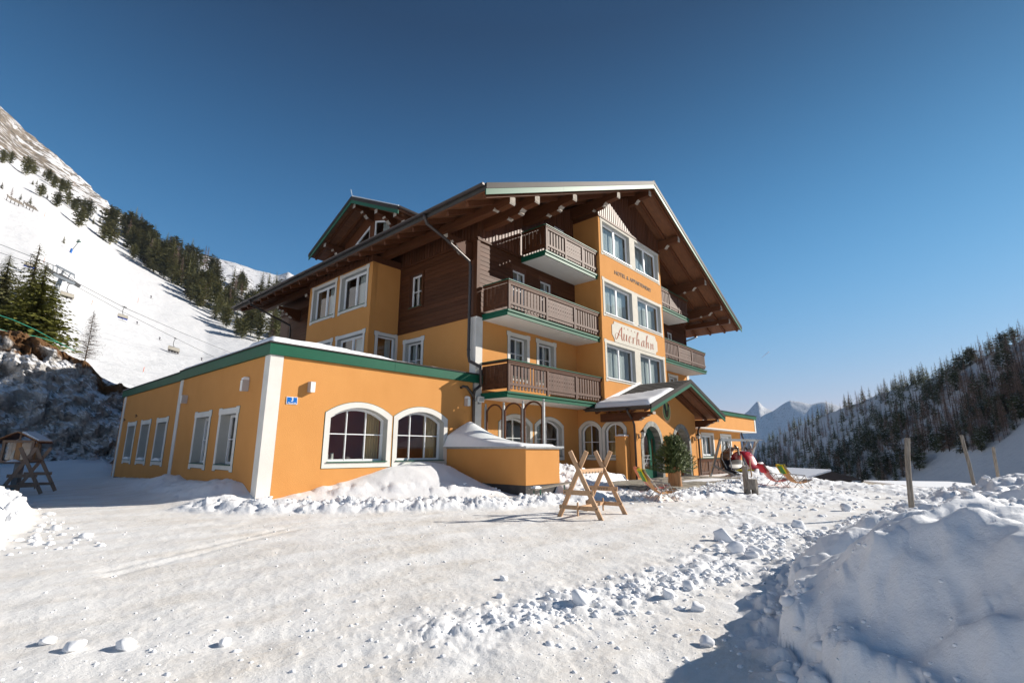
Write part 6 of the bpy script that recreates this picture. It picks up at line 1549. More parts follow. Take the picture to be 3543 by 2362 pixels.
def hpx(h, p):
    return h*1.50638/F_PX*(p-Vector((0, 0, CAMZ))).dot(fw)*1.02
# scattered trees on the ski slope
cl = [(75, 600, 95), (15, 600, 110), (200, 690, 140), (255, 680, 75), (250, 760, 38), (283, 760, 38), (10, 790, 60), (155, 880, 50), (230, 910, 60), (310, 855, 98), (370, 740, 95), (335, 700, 60), (410, 790, 100), (470, 820, 105), (510, 830, 100), (520, 920, 110), (435, 935, 115), (590, 970, 110), (560, 960, 90), (610, 1095, 150), (675, 1030, 145), (645, 960, 90), (720, 1065, 58), (770, 1060, 50), (800, 1190, 125), (830, 1130, 190), (880, 1080, 130), (850, 1225, 170), (870, 1010, 70), (950, 1085, 100), (365, 865, 40), (745, 950, 30)]
pos_words = ['far left on', 'high on', 'middle of', 'lower on']
for i, (cx_, cy_, ch_) in enumerate(cl):
    dx, dy = cx_*.2964, 199.1+cy_*.2964; p, r_ = hit(dx, dy, 80); h = hpx(ch_*.2964, p)*1.22
    small = ch_ < 70
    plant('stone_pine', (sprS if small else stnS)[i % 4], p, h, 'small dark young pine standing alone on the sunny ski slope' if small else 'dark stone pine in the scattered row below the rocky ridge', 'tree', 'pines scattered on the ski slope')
for (cx_, cy_, ch_) in ((85, 850, 85),):
    p, r_ = hit(cx_*.2964, 199.1+cy_*.2964, 80); plant('larch', lar[0], p, hpx(ch_*.2964, p), 'single brown bare larch behind the wooden snow fence', 'tree', None)
p, r_ = hit(490*.2964, 199.1+1215*.2964, 80); plant('young_spruce', sprS[1], p, hpx(75*.2964, p), 'lone little spruce left of the green snow gun on the slope', 'tree', None)
p, r_ = hit(1030*.2964, 199.1+1340*.2964, 80); plant('stone_pine', stnS[2], p, hpx(135*.2964, p), 'pale bushy pine at the lower edge of the sunlit forest', 'tree', None)
# sunlit forest: between the skyline and the piste edge
lowx = [280, 296, 356, 400, 470, 540, 600, 700, 760]; lowy = [560, 575, 632, 655, 722, 775, 790, 800, 800]
upx = [280, 340, 420, 470, 530, 600, 700, 760]; upy = [500, 565, 590, 612, 640, 662, 672, 680]
cnt = 0
for i in range(270):
    dx = rnd.uniform(288, 740); u = rnd.random()**.85; yl = np.interp(dx, lowx, lowy); yu = np.interp(dx, upx, upy); dy = yu+(yl-yu)*u
    p, r_ = hit(dx, dy, 80)
    hp = (38+26*rnd.random())*(1.0+.2*u); 
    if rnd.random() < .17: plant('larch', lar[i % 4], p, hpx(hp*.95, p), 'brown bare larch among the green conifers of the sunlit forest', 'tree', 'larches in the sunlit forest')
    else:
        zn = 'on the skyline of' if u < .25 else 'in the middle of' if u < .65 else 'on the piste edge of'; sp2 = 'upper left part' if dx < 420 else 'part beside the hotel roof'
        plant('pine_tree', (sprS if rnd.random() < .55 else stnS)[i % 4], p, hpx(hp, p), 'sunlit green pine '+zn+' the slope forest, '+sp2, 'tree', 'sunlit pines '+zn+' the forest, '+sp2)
# shaded forest on the right hill
def hill_pt(dx, dy): return hit(dx, dy, 150, 620)
skx = [1700, 1745, 1830, 1900, 2000, 2100, 2200, 2352, 2500]; sky_ = [1040, 1030, 985, 950, 905, 868, 842, 772, 720]
btx = [1700, 1760, 1900, 2080, 2110, 2136, 2216, 2288, 2352, 2500]; bty = [1088, 1098, 1108, 1108, 1088, 1038, 1050, 1026, 978, 920]
cand = []
while len(cand) < 1450:
    dx = rnd.uniform(1690, 2470); u = rnd.random()**.75; ys_ = np.interp(dx, skx, sky_); yb2 = np.interp(dx, btx, bty); dy = ys_+(yb2-ys_)*u+rnd.uniform(-4, 4)
    p, r_ = hill_pt(dx, dy); cand.append((dx, dy, p, r_, u))
# a row right on the crest
for k in range(170):
    az_ = rnd.uniform(-13, 17.5); RR2 = float(np.interp(az_, TA[:, 0], TA[:, 3]))*rnd.uniform(.97, 1.02); x = RR2*math.cos(R(az_)); y = RR2*math.sin(R(az_)); z, _ = terrain_h(np.array([x]), np.array([y])); cand.append((0, 0, Vector((x, y, float(z[0]))), RR2, 0))
cand.sort(key=lambda c: c[3])
npine = nlar = 0; rest = MB(); base_far = [MB(), MB()]
extra = []
for i, (dx, dy, p, r_, u) in enumerate(cand):
    isl = vnoise(np.array([p.x*.02]), np.array([p.y*.02]), 9)[0]*.6+rnd.random()*.6 > .62
    h = rnd.uniform(5.5, 10.5)*(.9+.1*rnd.random())*(1 if r_ > 210 else .8)
    zn = 'along the crest of' if u < .12 else 'high up in' if u < .4 else 'halfway down' if u < .72 else 'at the foot of'
    zs_ = 'tall' if h > 7.6 else 'small'
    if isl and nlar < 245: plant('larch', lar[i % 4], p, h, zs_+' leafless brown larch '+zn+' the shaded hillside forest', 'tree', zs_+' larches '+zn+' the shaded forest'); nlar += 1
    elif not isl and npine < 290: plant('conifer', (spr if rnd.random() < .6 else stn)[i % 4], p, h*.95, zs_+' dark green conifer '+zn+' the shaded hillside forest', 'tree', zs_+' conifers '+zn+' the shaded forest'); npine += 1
    else: extra.append((p, h, isl))
# the rest of the forest, behind, as one mass
lo_s = [conifer_mesh(120+i, 10, 2.0, 13, 8, 3, .15, 'spruce', .55) for i in range(3)]; lo_l = [larch_mesh(130+i, 10, 1.7, 14, 6, 4, .08, .05) for i in range(3)]
def flat(me, mp):
    co = np.empty(len(me.vertices)*3, np.float32); me.vertices.foreach_get('co', co); li = np.empty(len(me.loops), np.int32); me.loops.foreach_get('vertex_index', li)
    ls = np.empty(len(me.polygons), np.int32); me.polygons.foreach_get('loop_start', ls); mi = np.empty(len(me.polygons), np.int32); me.polygons.foreach_get('material_index', mi)
    return co.reshape(-1, 3), li, ls, np.array([mp[int(q)] for q in mi], np.int32)
FS = [flat(m_, {0: 0, 1: 1, 2: 2}) for m_ in lo_s]; FL = [flat(m_, {0: 3, 1: 2, 2: 1}) for m_ in lo_l]
sv_ = []; sl_ = []; ss_ = []; sm_ = []; nv = nl = 0
for i, (p, h, isl) in enumerate(extra):
    co, li, ls, mi = (FL if isl else FS)[i % 3]; a = rnd.uniform(0, 6.28); s = h/10; ca, sa = math.cos(a)*s, math.sin(a)*s
    sv_.append(np.stack([co[:, 0]*ca-co[:, 1]*sa+p.x, co[:, 0]*sa+co[:, 1]*ca+p.y, co[:, 2]*s+p.z-.3], -1)); sl_.append(li+nv); ss_.append(ls+nl); sm_.append(mi); nv += len(co); nl += len(li)
if sv_:
    me = bpy.data.meshes.new('forest'); V = np.vstack(sv_).astype(np.float32); Lq = np.concatenate(sl_); Sq = np.concatenate(ss_); Mq = np.concatenate(sm_)
    me.vertices.add(len(V)); me.vertices.foreach_set('co', V.ravel()); me.loops.add(len(Lq)); me.loops.foreach_set('vertex_index', Lq); me.polygons.add(len(Sq)); me.polygons.foreach_set('loop_start', Sq); me.polygons.foreach_set('material_index', Mq)
    me.update(calc_edges=True)
    for x in (M['needle'], M['clump'], M['bark'], M['larch']): me.materials.append(x)
    solo('distant_forest', me, None, 'rear rows of the shaded mixed forest on the right hill', 'forest', kind='stuff')
for (dx, dy, hp, lab) in ((2262, 1010, 26, 'tiny lone spruce on the blue shaded meadow'), (2240, 1030, 32, 'little spruce lower on the shaded meadow'), (2108, 1075, 40, 'small conifer at the foot of the shaded forest')):
    p, r_ = hill_pt(dx+22 if hp < 40 else dx, dy-20 if hp < 40 else dy); plant('young_spruce', spr[0], p, hpx(hp, p), lab, 'tree', None)
# near trees at left
nearspr = conifer_mesh(77, 10, 2.7, 30, 12, 6, .07, 'spruce', .36); nearlush = conifer_mesh(78, 10, 3.6, 30, 15, 7, .03, 'stone', .30)
def near_tree(me, dx, dy, r, hp, needle, label, sc=1):
    p = at(dx, dy, r); h = hpx(hp, p); o = thing('spruce', label, 'tree', p, rnd.uniform(0, 6)); s = h/10
    b = MB(); b.tube([(0, 0, -.6), (0, 0, h*.5), (0, 0, h*.97)], h*.016, 7, r2=h*.003); part('trunk', b.mesh(), M['bark'], o, local=I4)
    m2 = me.copy(); m2.materials.clear(); m2.transform(Matrix.Diagonal((s*sc, s*sc, s, 1)))
    for x in (M[needle], M['clump'], M['bark']): m2.materials.append(x)
    part('crown', m2, None, o, local=I4)
nt1 = conifer_mesh(79, 10, 2.5, 36, 18, 8, .06, 'spruce', .26, trunk=False); nt2 = conifer_mesh(80, 10, 3.5, 46, 26, 10, .03, 'spruce', .20, trunk=False)
near_tree(nt2, 66, 800, 58, 205, 'needleL', 'lush olive green spruce rising right behind the rock outcrop', 1.1)
near_tree(nt1, 44, 780, 72, 232, 'needleS', 'tall dark spruce with pointed top behind the lush green one')
near_tree(nt1, 96, 790, 64, 150, 'needleS', 'shorter dark spruce right of the lush green one', .85)
near_tree(nt2, -22, 785, 62, 210, 'needleS', 'dark spruce cut by the left edge of the view', 1.0)
def bare_tree(me, dx, dy, r, hp, label, nm='larch'):
    p = at(dx, dy, r); h = hpx(hp, p); o = thing(nm, label, 'tree', p, 1.0); s = h/10; m2 = me.copy(); m2.materials.clear(); m2.transform(Matrix.Diagonal((s, s, s, 1)))
    b = MB(); b.tube([(0, 0, -.6), (.05, 0, h*.5), (0, 0, h*.98)], h*.012, 6, r2=h*.002); part('trunk', b.mesh(), M['twig'], o, local=I4)
    for x in (M['twig'], M['twig'], M['clump']): m2.materials.append(x)
    part('branches', m2, None, o, local=I4)
bare_tree(larch_mesh(90, 10, 3.0, 40, 9, 5, .028), 193, 838, 64, 128, 'bare grey larch standing alone on the snow behind the rock outcrop')
bare_tree(larch_mesh(91, 10, 5, 12, 8, 6, .03), 122, 745, 70, 62, 'leafless bush beside the chairlift pylon foot', 'bush')

# ================================================================== ski lift
def galvM(): return M['galv']
PR_ = 118.0
ptop = at(148, 622, PR_); pbase = at(113, 700, PR_+2)
py = thing('lift_pylon', 'steel chairlift pylon with long sheave trains above the ski slope', 'lift pylon', pbase)
b = MB(); b.tube([pbase-Vector((0, 0, 1)), pbase.lerp(ptop, .5), ptop], .42, 10, r2=.30); part('mast', b.mesh(smooth=True), M['galv'], py)
v_ = ray(148, 622); vh = Vector((v_.x, v_.y, 0)).normalized(); side = Vector((vh.y, -vh.x, 0)); ldir = (at(180, 648, PR_)-at(112, 618, PR_)).normalized()
def LP(dx, dy): return at(dx, dy, PR_)
b = MB(); b.beam(LP(122, 630), LP(172, 652), .35, .45); part('cross_arm', b.mesh(), M['galv'], py)
b = MB(); b.beam(LP(128, 609), LP(172, 632), .25, .3); b.beam(LP(132, 612), LP(130, 630), .18, .18); b.beam(LP(162, 628), LP(156, 640), .18, .18); b.beam(LP(122, 610), LP(122, 620), .15, .15); b.beam(LP(170, 630), LP(171, 640), .15, .15); part('catwalk_frame', b.mesh(), M['galv'], py)
for (x0, y0, x1, y1) in ((108, 618, 148, 642), (138, 632, 180, 656)):
    b = MB()
    for k in range(9):
        p = LP(x0+(x1-x0)*k/8, y0+(y1-y0)*k/8); b.tube([p-vh*.1, p+vh*.1], .34, 10)
    b.beam(LP(x0, y0+2), LP(x1, y1+2), .2, .25); part('sheave_train', b.mesh(), M['cable'], py)
def cable(pts, label):
    b = MB(); b.tube([p for p in pts], .05, 4); solo('lift_cable', b.mesh(), M['cable'], label, 'cable', group='cables of the chairlift')
cA = [at(-60, 560, 170), at(108, 617, PR_), at(158, 648, PR_+6), at(280, 715, 140), at(475, 812, 175), at(640, 880, 230)]
cB = [at(-60, 538, 170), at(130, 612, PR_-4), at(178, 650, PR_-4), at(285, 706, 122), at(420, 765, 150), at(600, 838, 200)]
cable(cA, 'lower of the two chairlift cables running down the slope'); cable(cB, 'upper of the two chairlift cables running down the slope')
# person mesh (seated / skiing)
def person_mesh(pose):
    J = {'pelvis': (0, 0, .9), 'chest': (.06, 0, 1.3), 'neck': (.08, 0, 1.48), 'head': (.12, 0, 1.66), 'sl': (.06, .2, 1.38), 'el': (.22, .3, 1.15), 'hl': (.42, .28, 1.12), 'sr': (.06, -.2, 1.38), 'er': (.22, -.3, 1.15), 'hr': (.42, -.28, 1.12), 'kl': (.16, .12, .5), 'fl': (0, .12, .08), 'tl': (.18, .12, .04), 'kr': (.16, -.12, .5), 'fr': (0, -.12, .08), 'tr': (.18, -.12, .04)}
    if pose == 'sit': J.update(kl=(.45, .12, .88), fl=(.5, .12, .45), tl=(.66, .12, .42), kr=(.45, -.12, .88), fr=(.5, -.12, .45), tr=(.66, -.12, .42))
    if pose == 'ski': J.update(pelvis=(-.1, 0, .72), chest=(.12, 0, 1.05), neck=(.22, 0, 1.18), head=(.3, 0, 1.33), sl=(.14, .2, 1.12), sr=(.14, -.2, 1.12), el=(.25, .34, .9), er=(.25, -.34, .9), hl=(.48, .34, .92), hr=(.48, -.34, .92), kl=(.22, .14, .42), kr=(.22, -.14, .42))
    E_ = [('pelvis', 'chest'), ('chest', 'neck'), ('neck', 'head'), ('chest', 'sl'), ('sl', 'el'), ('el', 'hl'), ('chest', 'sr'), ('sr', 'er'), ('er', 'hr'), ('pelvis', 'kl'), ('kl', 'fl'), ('fl', 'tl'), ('pelvis', 'kr'), ('kr', 'fr'), ('fr', 'tr')]
    RD = {'pelvis': .16, 'chest': .19, 'neck': .07, 'head': .13, 'sl': .09, 'sr': .09, 'el': .065, 'er': .065, 'hl': .05, 'hr': .05, 'kl': .085, 'kr': .085, 'fl': .07, 'fr': .07, 'tl': .05, 'tr': .05}
    ks = list(J); me = bpy.data.meshes.new('person'); me.from_pydata([J[k] for k in ks], [(ks.index(a), ks.index(b_)) for a, b_ in E_], [])
    o = bpy.data.objects.new('p', me); COL.objects.link(o); o.modifiers.new('s', 'SKIN'); sk_ = me.skin_vertices[0].data
    for i, k in enumerate(ks): sk_[i].radius = (RD[k], RD[k]); sk_[i].use_root = (k == 'pelvis')
    sm = o.modifiers.new('ss', 'SUBSURF'); sm.levels = 1
    dg = bpy.context.evaluated_depsgraph_get(); dg.update(); out = bpy.data.meshes.new_from_object(o.evaluated_get(dg)); bpy.data.objects.remove(o); out.materials.clear(); return out
PSK, PSI = person_mesh('ski'), person_mesh('sit')
def lift_chair(dx, dy, r, wpx, label, seatmat, riders, arm_px):
    top = at(dx, dy, r); o = thing('lift_chair', label, 'lift chair', top); o['group'] = 'chairs hanging on the ski lift'
    W_ = hpx(wpx, top)*.8; d = (at(dx+10, dy+3.2, r)-at(dx, dy, r)).normalized(); dn = Vector((0, 0, -1)); h = hpx(arm_px, top)
    side_ = d; f_ = Vector((side_.y, -side_.x, 0)).normalized()
    k = W_/3.0
    b = MB(); b.tube([top+Vector((0, 0, .2)), top, top+dn*h*.35-side_*.25*k, top+dn*h*.7-side_*.3*k, top+dn*h], .06*k+.02, 6); b.tube([top-side_*.4, top+side_*.4], .1, 6); part('hanger', b.mesh(), M['cable'], o)
    c = top+dn*h
    b = MB(); b.tube([c-side_*W_*.48+dn*.9*k, c-side_*W_*.45, c+side_*W_*.45, c+side_*W_*.48+dn*.9*k], .045*k+.02, 6); part('frame', b.mesh(), M['cable'], o)
    b = MB(); pr_ = [(-.15, .15), (.35, .1), (.7, .45), (.8, 1.0), (.7, 1.15)]; v = []; n = len(pr_)
    for (ff, zz) in pr_:
        for s in np.linspace(-.47, .47, 6): v.append(c+side_*W_*s+f_*ff*k+dn*zz*k)
    f = [(i*6+j, i*6+j+1, i*6+j+7, i*6+j+6) for i in range(n-1) for j in range(5)]; b.add(v, f)
    v2 = [q+f_*.04 for q in v]; b.add(v2, [tuple(reversed(q)) for q in f]); part('bubble', b.mesh(fix=False), M['beige'], o)
    b = MB(); p0 = c+dn*1.35*k; b.beam(p0-side_*W_*.46, p0+side_*W_*.46, .55*k, .10*k); b.beam(p0-side_*W_*.46-f_*.25*k+Vector((0, 0, .3*k)), p0+side_*W_*.46-f_*.25*k+Vector((0, 0, .3*k)), .08*k, .5*k); part('seat', b.mesh(), M[seatmat], o)
    b = MB(); b.tube([p0-side_*W_*.4+f_*.5*k+dn*.75*k, p0+side_*W_*.4+f_*.5*k+dn*.75*k], .03*k+.01, 5); b.tube([p0+f_*.2*k, p0+f_*.5*k+dn*.75*k], .03, 5); part('footrest', b.mesh(), M['cable'], o)
    for s in riders:
        q = p0+side_*W_*s; yaw_ = math.atan2(f_.y, f_.x); m_ = T(q-Vector((0, 0, .82*k))) @ RZ(yaw_) @ Matrix.Scale(k, 4)
        solo('person', PSI, M['jacket'], 'skier in dark clothes riding the chairlift, seated in a hanging chair', 'person', mw=m_, group='skiers riding the chairlift')
        WM  # riders are things of their own
lift_chair(160, 651, PR_+6, 32, 'lift chair with beige bubble hanging just right of the pylon', 'beige', (-.3, 0, .3), 22)
lift_chair(286, 705, 125, 25, 'lift chair with blue seat back in the middle of the slope', 'blue', (), 18)
lift_chair(403, 777, 165, 30, 'lowest lift chair with riders above the annex roof', 'beige', (-.35, -.12, .12, .35), 20)
lift_chair(75, 585, 150, 28, 'lift chair with blue seat at the upper left behind the spruce top', 'blue', (), 20)
# skiers on the piste
for i, (dx, dy, lab) in enumerate(((295, 571, 'distant skier in dark clothes next to the green snow gun'), (347, 687, 'distant skier gliding above the blue lift chair'), (315, 746, 'skier right below the blue lift chair'), (367, 781, 'crouching skier left of the lowest lift chair'), (463, 829, 'lowest skier just above the annex roof'))):
    dx, dy = (293, 568) if i == 0 else (dx, dy)
    p, r_ = hit(dx, dy, 70); s = hpx(8.5, p)/1.5
    mwp = T(p) @ RZ(R(200-20*i)) @ Matrix.Scale(s, 4); o = thing('person', lab, 'person'); o.matrix_world = mwp; WM[o.name] = mwp
    part('body', PSK, M['jacket'], o, local=I4)
    b = MB()
    for sy in (-.14, .14): b.beam((-.75, sy, .02), (.95, sy, .02), .10, .02)
    for sy in (-.36, .36): b.tube([(.48, sy, .95), (-.25, sy*1.3, .15)], .015, 4)
    part('skis', b.mesh(), M['cable'], o, local=I4)
# snow gun
p, r_ = hit(161, 581, 70); k = hpx(32, p)
sgn = thing('snow_gun', 'snow gun lance with green head standing on the open slope', 'snow gun', p)
b = MB(); b.tube([p, p+Vector((k*.10, 0, k*.8))+rt2*k*.28], k*.03, 6); part('lance', b.mesh(), M['galv'], sgn)
b = MB(); b.beam(p+Vector((0, 0, -.3)), p+Vector((0, 0, k*.3))+rt2*k*.08, k*.10, k*.10); part('base', b.mesh(), M['signblue'], sgn)
hp_ = p+Vector((k*.10, 0, k*.85))+rt2*k*.30
b = MB(); b.tube([hp_-rt2*k*.13, hp_+rt2*k*.13], k*.05, 8); b.beam(hp_-rt2*k*.1+Vector((0, 0, k*.1)), hp_+rt2*k*.05+Vector((0, 0, k*.12)), k*.06, k*.06); part('head', b.mesh(), M['green'], sgn)
# snow fences
for (x0, y0, x1, y1, lab) in ((12, 452, 48, 470, 'left wooden avalanche fence on the upper slope'), (50, 468, 80, 482, 'right wooden avalanche fence on the upper slope')):
    p0, r0 = hit(x0, y0+7, 80); p1, r1 = hit(x1, y1+7, 80); k = hpx(13, p0); o = thing('snow_fence', lab, 'snow fence', p0); n = 4
    for j in range(n):
        q = p0.lerp(p1, (j+.3)/n); b = MB(); b.beam(q-Vector((0, 0, .6)), q+Vector((0, 0, k*1.15)), .22, .22); part('post', b.mesh(), M['bark'], o)
    for j in range(6):
        z = k*(.25+.14*j); off = rt2*(-.28*j); b = MB(); b.beam(p0+Vector((0, 0, z))+off+rt2*1.4, p1+Vector((0, 0, z))+off+rt2*1.4, .10, .16); part('slat', b.mesh(), M['oldwood'], o)
for i, (dx, dy) in enumerate(((101, 499), (170, 420), (100, 603), (210, 700), (316, 695), (352, 625), (328, 855))):
    p, r_ = hit(dx, dy, 60); k = hpx(11, p); o = thing('piste_marker', 'thin orange marker pole on the ski slope', 'marker pole', p, group='orange marker poles of the piste'); b = MB(); b.tube([(0, 0, -.3), (.1, 0, k)], .05, 5); part('pole', b.mesh(), M['orangepole'], o, local=I4)
# contrail
pc = at(1757, 815, 5000); d_ = (at(1762, 811, 5000)-at(1751, 820, 5000)); b = MB(); b.tube([pc-d_*.7, pc-d_*.2, pc+d_*.8], 1.0, 6, r2=3.5); solo('contrail', b.mesh(smooth=True), M['trail'], 'short white contrail low in the blue sky', 'contrail')

# ================================================================== low buildings beyond the terrace
def hutP(dx, dy, r): return at(dx, dy, r)
hut = thing('valley_hut', 'long dark wooden hut with snow-covered low roof beyond the deck chairs', 'hut', at(1800, 1110, 72))
ca_, cb_ = at(1690, 1100, 78), at(1893, 1106, 66); cf = at(1860, 1102, 62)
ux2 = (cb_-ca_); ux2.z = 0; Lh = ux2.length; ux2.normalize(); angh = math.atan2(ux2.y, ux2.x); zr_ = at(1800, 1077, 72).z; ze_ = at(1800, 1096, 69).z
mh = T((ca_.x, ca_.y, 0)) @ RZ(angh)
b = MB(); b.box(.5, Lh-.4, -2.0, 4.0, ze_-4, ze_-.02); part('wall', b.mesh(), M['darkhut'], hut, mh)
b = MB(); b.prism([(-2.6, ze_), (1.2, zr_), (5, ze_), (5, ze_-.12), (-2.6, ze_-.12)], 'x', 0, Lh); part('roof', b.mesh(), M['darkhut'], hut, mh)
b = MB(); b.add([(.1, -2.55, ze_+.01), (Lh-.1, -2.55, ze_+.01), (Lh-.1, 1.2, zr_+.01), (.1, 1.2, zr_+.01), (.1, -2.5, ze_+.2), (Lh-.1, -2.5, ze_+.2), (Lh-.1, 1.2, zr_+.22), (.1, 1.2, zr_+.22)], [(0, 3, 2, 1), (4, 5, 6, 7), (0, 1, 5, 4), (1, 2, 6, 5), (2, 3, 7, 6), (3, 0, 4, 7)]); part('roof_snow', b.mesh(), M['snowroof'], hut, mh)
for x in (.45, .62, .74, .82):
    b = MB(); b.box(Lh*x, Lh*x+.9, -2.03, -1.98, ze_-1.1, ze_-.45); part('window', b.mesh(), M['lens'], hut, mh)
h2 = thing('valley_roof', 'low flat roof with brown metal edge beyond the snow bank behind the thick post', 'building', at(2045, 1110, 42))
ca_, cb_ = at(1982, 1106, 44), at(2112, 1104, 38); ux2 = cb_-ca_; ux2.z = 0; L2_ = ux2.length; ux2.normalize(); mh = T((ca_.x, ca_.y, ca_.z)) @ RZ(math.atan2(ux2.y, ux2.x))
b = MB(); b.box(.3, L2_-.3, .3, 5, -3, -.25); part('wall', b.mesh(), M['darkhut'], h2, mh)
b = MB(); b.box(0, L2_, 0, 5.4, -.22, .02); part('roof_edge', b.mesh(), M['beige'], h2, mh)
b = MB(); b.box(.05, L2_-.05, .05, 5.35, .022, .10); part('roof_snow', b.mesh(), M['snowroof'], h2, mh)

# ================================================================== loose snow
def chunk_mesh(seed, sub=2):
    bm = bmesh.new(); bmesh.ops.create_icosphere(bm, subdivisions=sub, radius=1); rg = random.Random(seed); o_ = Vector((rg.uniform(0, 50), rg.uniform(0, 50), rg.uniform(0, 50))); sq = (rg.uniform(.75, 1.1), rg.uniform(.75, 1.1), rg.uniform(.55, .85))
    pls = []
    for _ in range(9):
        q_ = Vector((rg.gauss(0, 1), rg.gauss(0, 1), rg.gauss(0, 1))).normalized(); pls.append((q_, rg.uniform(.45, .8)))
    for v in bm.verts:
        n_ = mnoise.noise(v.co*1.1+o_)*.5+mnoise.noise(v.co*2.6+o_)*.22+mnoise.noise(v.co*6+o_)*.08*(sub > 2); v.co *= (1+n_*.8)
        for q_, d_ in pls:
            e_ = v.co.dot(q_)-d_
            if e_ > 0: v.co -= q_*e_*.78
        v.co *= 1.35
        v.co.x *= sq[0]; v.co.y *= sq[1]; v.co.z *= sq[2]
    me = bpy.data.meshes.new('chunk'); bm.to_mesh(me); bm.free(); me.polygons.foreach_set('use_smooth', [True]*len(me.polygons)); me.materials.append(M['snowroof']); return me
big = [(1.09, 4.71, .085, 'rounded white snow chunk casting a shadow at the lower left'), (1.60, 4.28, .06, 'flat snow chunk right of the rounded one in the lower left'), (.74, 5.25, .07, 'small snow chunk near the lower left corner'), (.83, 4.93, .075, 'pointed snow chunk close to the lower left corner'),
       (4.17, 2.86, .15, 'large angular snow block in the middle foreground'), (4.42, 2.98, .09, 'snow lump leaning on the large foreground block'), (8.51, 3.06, .17, 'largest round snow block in the debris right of the middle'), (4.41, 4.06, .075, 'lone snow ball on the packed snow before the ski rack'), (3.86, 3.6, .06, 'small snow ball below the lone one'),
       (10.9, 2.5, .16, 'pointed snow block beyond the debris field'), (7.5, 2.55, .14, 'grey snow block in the right debris field'), (7.75, 2.35, .16, 'upright snow block in the right debris field'), (7.35, 2.3, .11, 'round snow block at the front of the right debris field'), (17.0, 4.2, .16, 'snow block on the flat snow right of the log seat'), (14.5, 2.3, .2, 'snow block at the foot of the nearest post'),
       (4.9, 2.35, .1, 'snow lump right of the middle foreground block'), (5.3, 2.3, .09, 'snow lump in the row leading to the big bank'), (4.75, 2.0, .08, 'snow lump in front of the row near the big bank'), (4.0, 1.62, .07, 'shaded snow slab at the foot of the big bank'), (5.9, 3.0, .055, 'single small ball right of the middle of the packed snow')]
for i, (x, y, s, lab) in enumerate(big):
    s *= .70
    solo('snow_chunk', chunk_mesh(300+i, 3), None, lab, 'snow chunk', mw=T((x, y, gz(x, y)+s*.35)) @ RZ(i*1.3) @ Matrix.Scale(s, 4), group='large loose snow chunks')
# countless small crumbs
crumbs = []
def scat(n, f, s0, s1, dens_pow=2.2):
    for _ in range(n):
        x, y = f(); crumbs.append((x, y, s0+(s1-s0)*rnd.random()**dens_pow))
scat(500, lambda: (lambda t, w: (3.2+t*3.4+rnd.gauss(0, .15), 3.05-t*.75+rnd.gauss(0, .28)))(rnd.random(), 0), .008, .045, 3)
scat(300, lambda: (7.4+rnd.random()*3.2+rnd.gauss(0, .3), 2.6+rnd.gauss(0, .35)), .012, .07, 2.6)
scat(260, lambda: (12+rnd.random()*12, 3.8+rnd.gauss(0, 1.3)), .012, .08, 2.6)
scat(1100, lambda: (lambda r, a: (r*math.cos(a), r*math.sin(a)))(rnd.uniform(2.2, 5.0), R(rnd.uniform(2, 88))), .004, .022, 3.5)
scat(500, lambda: (lambda r, a: (r*math.cos(a), r*math.sin(a)))(rnd.uniform(4, 13), R(rnd.uniform(14, 84))), .006, .022, 3)
scat(160, lambda: (lambda t: (4.6+t*8+rnd.gauss(0, .25), 13.2-4.9*min(1, t*1.25)**.85+rnd.gauss(0, .40)))(rnd.random()), .012, .075, 2.4)
scat(700, lambda: (lambda t: (13+t*13+rnd.gauss(0, .3), 7.2+rnd.gauss(0, .5)))(rnd.random()), .012, .07, 2.4)
scat(420, lambda: (rnd.uniform(-1, 1.8), rnd.uniform(9.5, 19)), .02, .10)
scat(420, lambda: (lambda x: (x, float(np.interp(x, [3.6, 5.3, 7.7, 10.5, 17, 24], [.6, 1.35, 1.75, 1.75, 1.3, .4]))+abs(rnd.gauss(0, .22))))(rnd.uniform(3.6, 24)), .01, .065)
scat(600, lambda: (lambda x: (x, float(np.interp(x, [6, 10.5, 17, 24, 32], [1.2, 1.2, .8, 0, -1]))-abs(rnd.gauss(0, 2.0))))(rnd.uniform(7.5, 32)), .03, .13)
scat(350, lambda: (15.8+rnd.gauss(0, 2), 11.6+rnd.gauss(0, 1.1)), .02, .09)
crumbs = [c for c in crumbs if not (c[0] > 12.3 and c[0] < 14.3 and c[1] > 10.3) and not (16.6 < c[0] < 26 and 7.8 < c[1] < 11.3)]
cx_ = np.array([c[0] for c in crumbs]); cy_ = np.array([c[1] for c in crumbs]); cz_ = ground_h(cx_, cy_)[0]
tm = [chunk_mesh(400+i, 1) for i in range(8)]; TV = []
for m_ in tm:
    co = np.empty(len(m_.vertices)*3, np.float32); m_.vertices.foreach_get('co', co); TV.append((co.reshape(-1, 3), np.array([tuple(p.vertices) for p in m_.polygons])))
vs_, fs_ = [], []; off = 0
for i, (x, y, s) in enumerate(crumbs):
    co, fc = TV[i % 8]; a = rnd.uniform(0, 6.28); ca, sa = math.cos(a), math.sin(a)
    vs_.append(np.stack([(co[:, 0]*ca-co[:, 1]*sa)*s+x, (co[:, 0]*sa+co[:, 1]*ca)*s+y, co[:, 2]*s*.8+cz_[i]+s*.1], -1)); fs_.append(fc+off); off += len(co)
me = bpy.data.meshes.new('crumbs'); me.from_pydata(np.vstack(vs_).tolist(), [], np.vstack(fs_).tolist()); me.polygons.foreach_set('use_smooth', [True]*len(me.polygons))
solo('snow_crumbs', me, M['snowroof'], 'countless small snow crumbs scattered over the forecourt and banks', 'snow crumbs', kind='stuff')

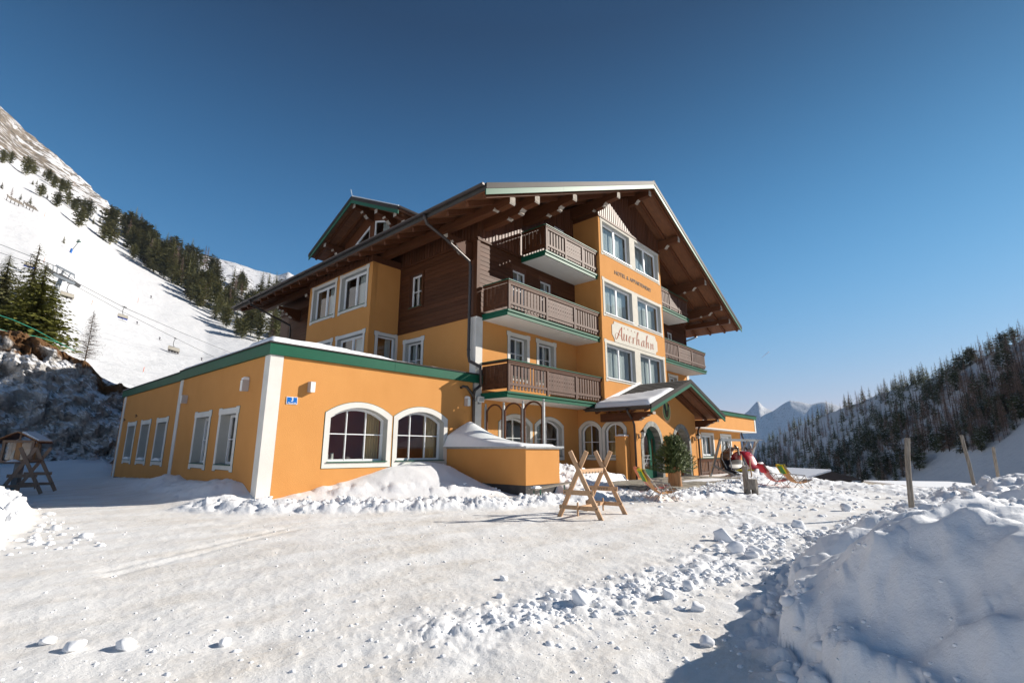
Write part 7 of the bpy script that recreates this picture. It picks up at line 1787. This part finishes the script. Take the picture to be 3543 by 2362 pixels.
# ------------------------------------------------------------------ the air
hm = bpy.data.materials.new('thin_blue_haze'); hm.use_nodes = True; hn = hm.node_tree; hn.nodes.clear()
ho = hn.nodes.new('ShaderNodeOutputMaterial'); hv = hn.nodes.new('ShaderNodeVolumePrincipled'); hv.inputs['Anisotropy'].default_value = .0; hv.inputs['Color'].default_value = (.45, .68, 1.0, 1); hv.inputs['Density'].default_value = 5.5e-5
hn.links.new(hv.outputs[0], ho.inputs['Volume'])
b = MB(); b.box(-3000, 8200, -5500, 6500, -260, 760); hz_ = solo('haze', b.mesh(), hm, 'thin blue winter haze over the valley', 'haze', kind='stuff')

# ------------------------------------------------------------------ every loose piece of these parts becomes a part of its own
def split_loose(o):
    me = o.data; par = list(range(len(me.vertices)))
    def f_(i):
        while par[i] != i: par[i] = par[par[i]]; i = par[i]
        return i
    for e in me.edges:
        a, b = f_(e.vertices[0]), f_(e.vertices[1])
        if a != b: par[a] = b
    comp = {}
    for p in me.polygons: comp.setdefault(f_(p.vertices[0]), []).append(p)
    if len(comp) < 2: return
    for k, (root, ps) in enumerate(comp.items()):
        idx = {}; vs = []; fs = []
        for p in ps:
            fs.append([idx.setdefault(v, len(idx)) for v in p.vertices])
        vs = [None]*len(idx)
        for v, i in idx.items(): vs[i] = tuple(me.vertices[v].co)
        m2 = bpy.data.meshes.new(me.name); m2.from_pydata(vs, [], fs)
        for x in me.materials: m2.materials.append(x)
        m2.polygons.foreach_set('material_index', [p.material_index for p in ps])
        if k == 0: first = m2
        else:
            c = bpy.data.objects.new(o.name.split('.')[0], m2); COL.objects.link(c); c.parent = o.parent; c.matrix_local = o.matrix_local.copy()
    o.data = first
for o in list(bpy.data.objects):
    if o.type == 'MESH' and o.parent is not None and o.name.split('.')[0] in ('bay_wall', 'corner_pilaster', 'wall_strip', 'moulding', 'curtain', 'interior_wall', 'gutter', 'fascia', 'edge_trim', 'rafter', 'back_wall', 'white_trim', 'slab_edge', 'buttress') and len(o.data.vertices) < 900 and not o.children: split_loose(o)
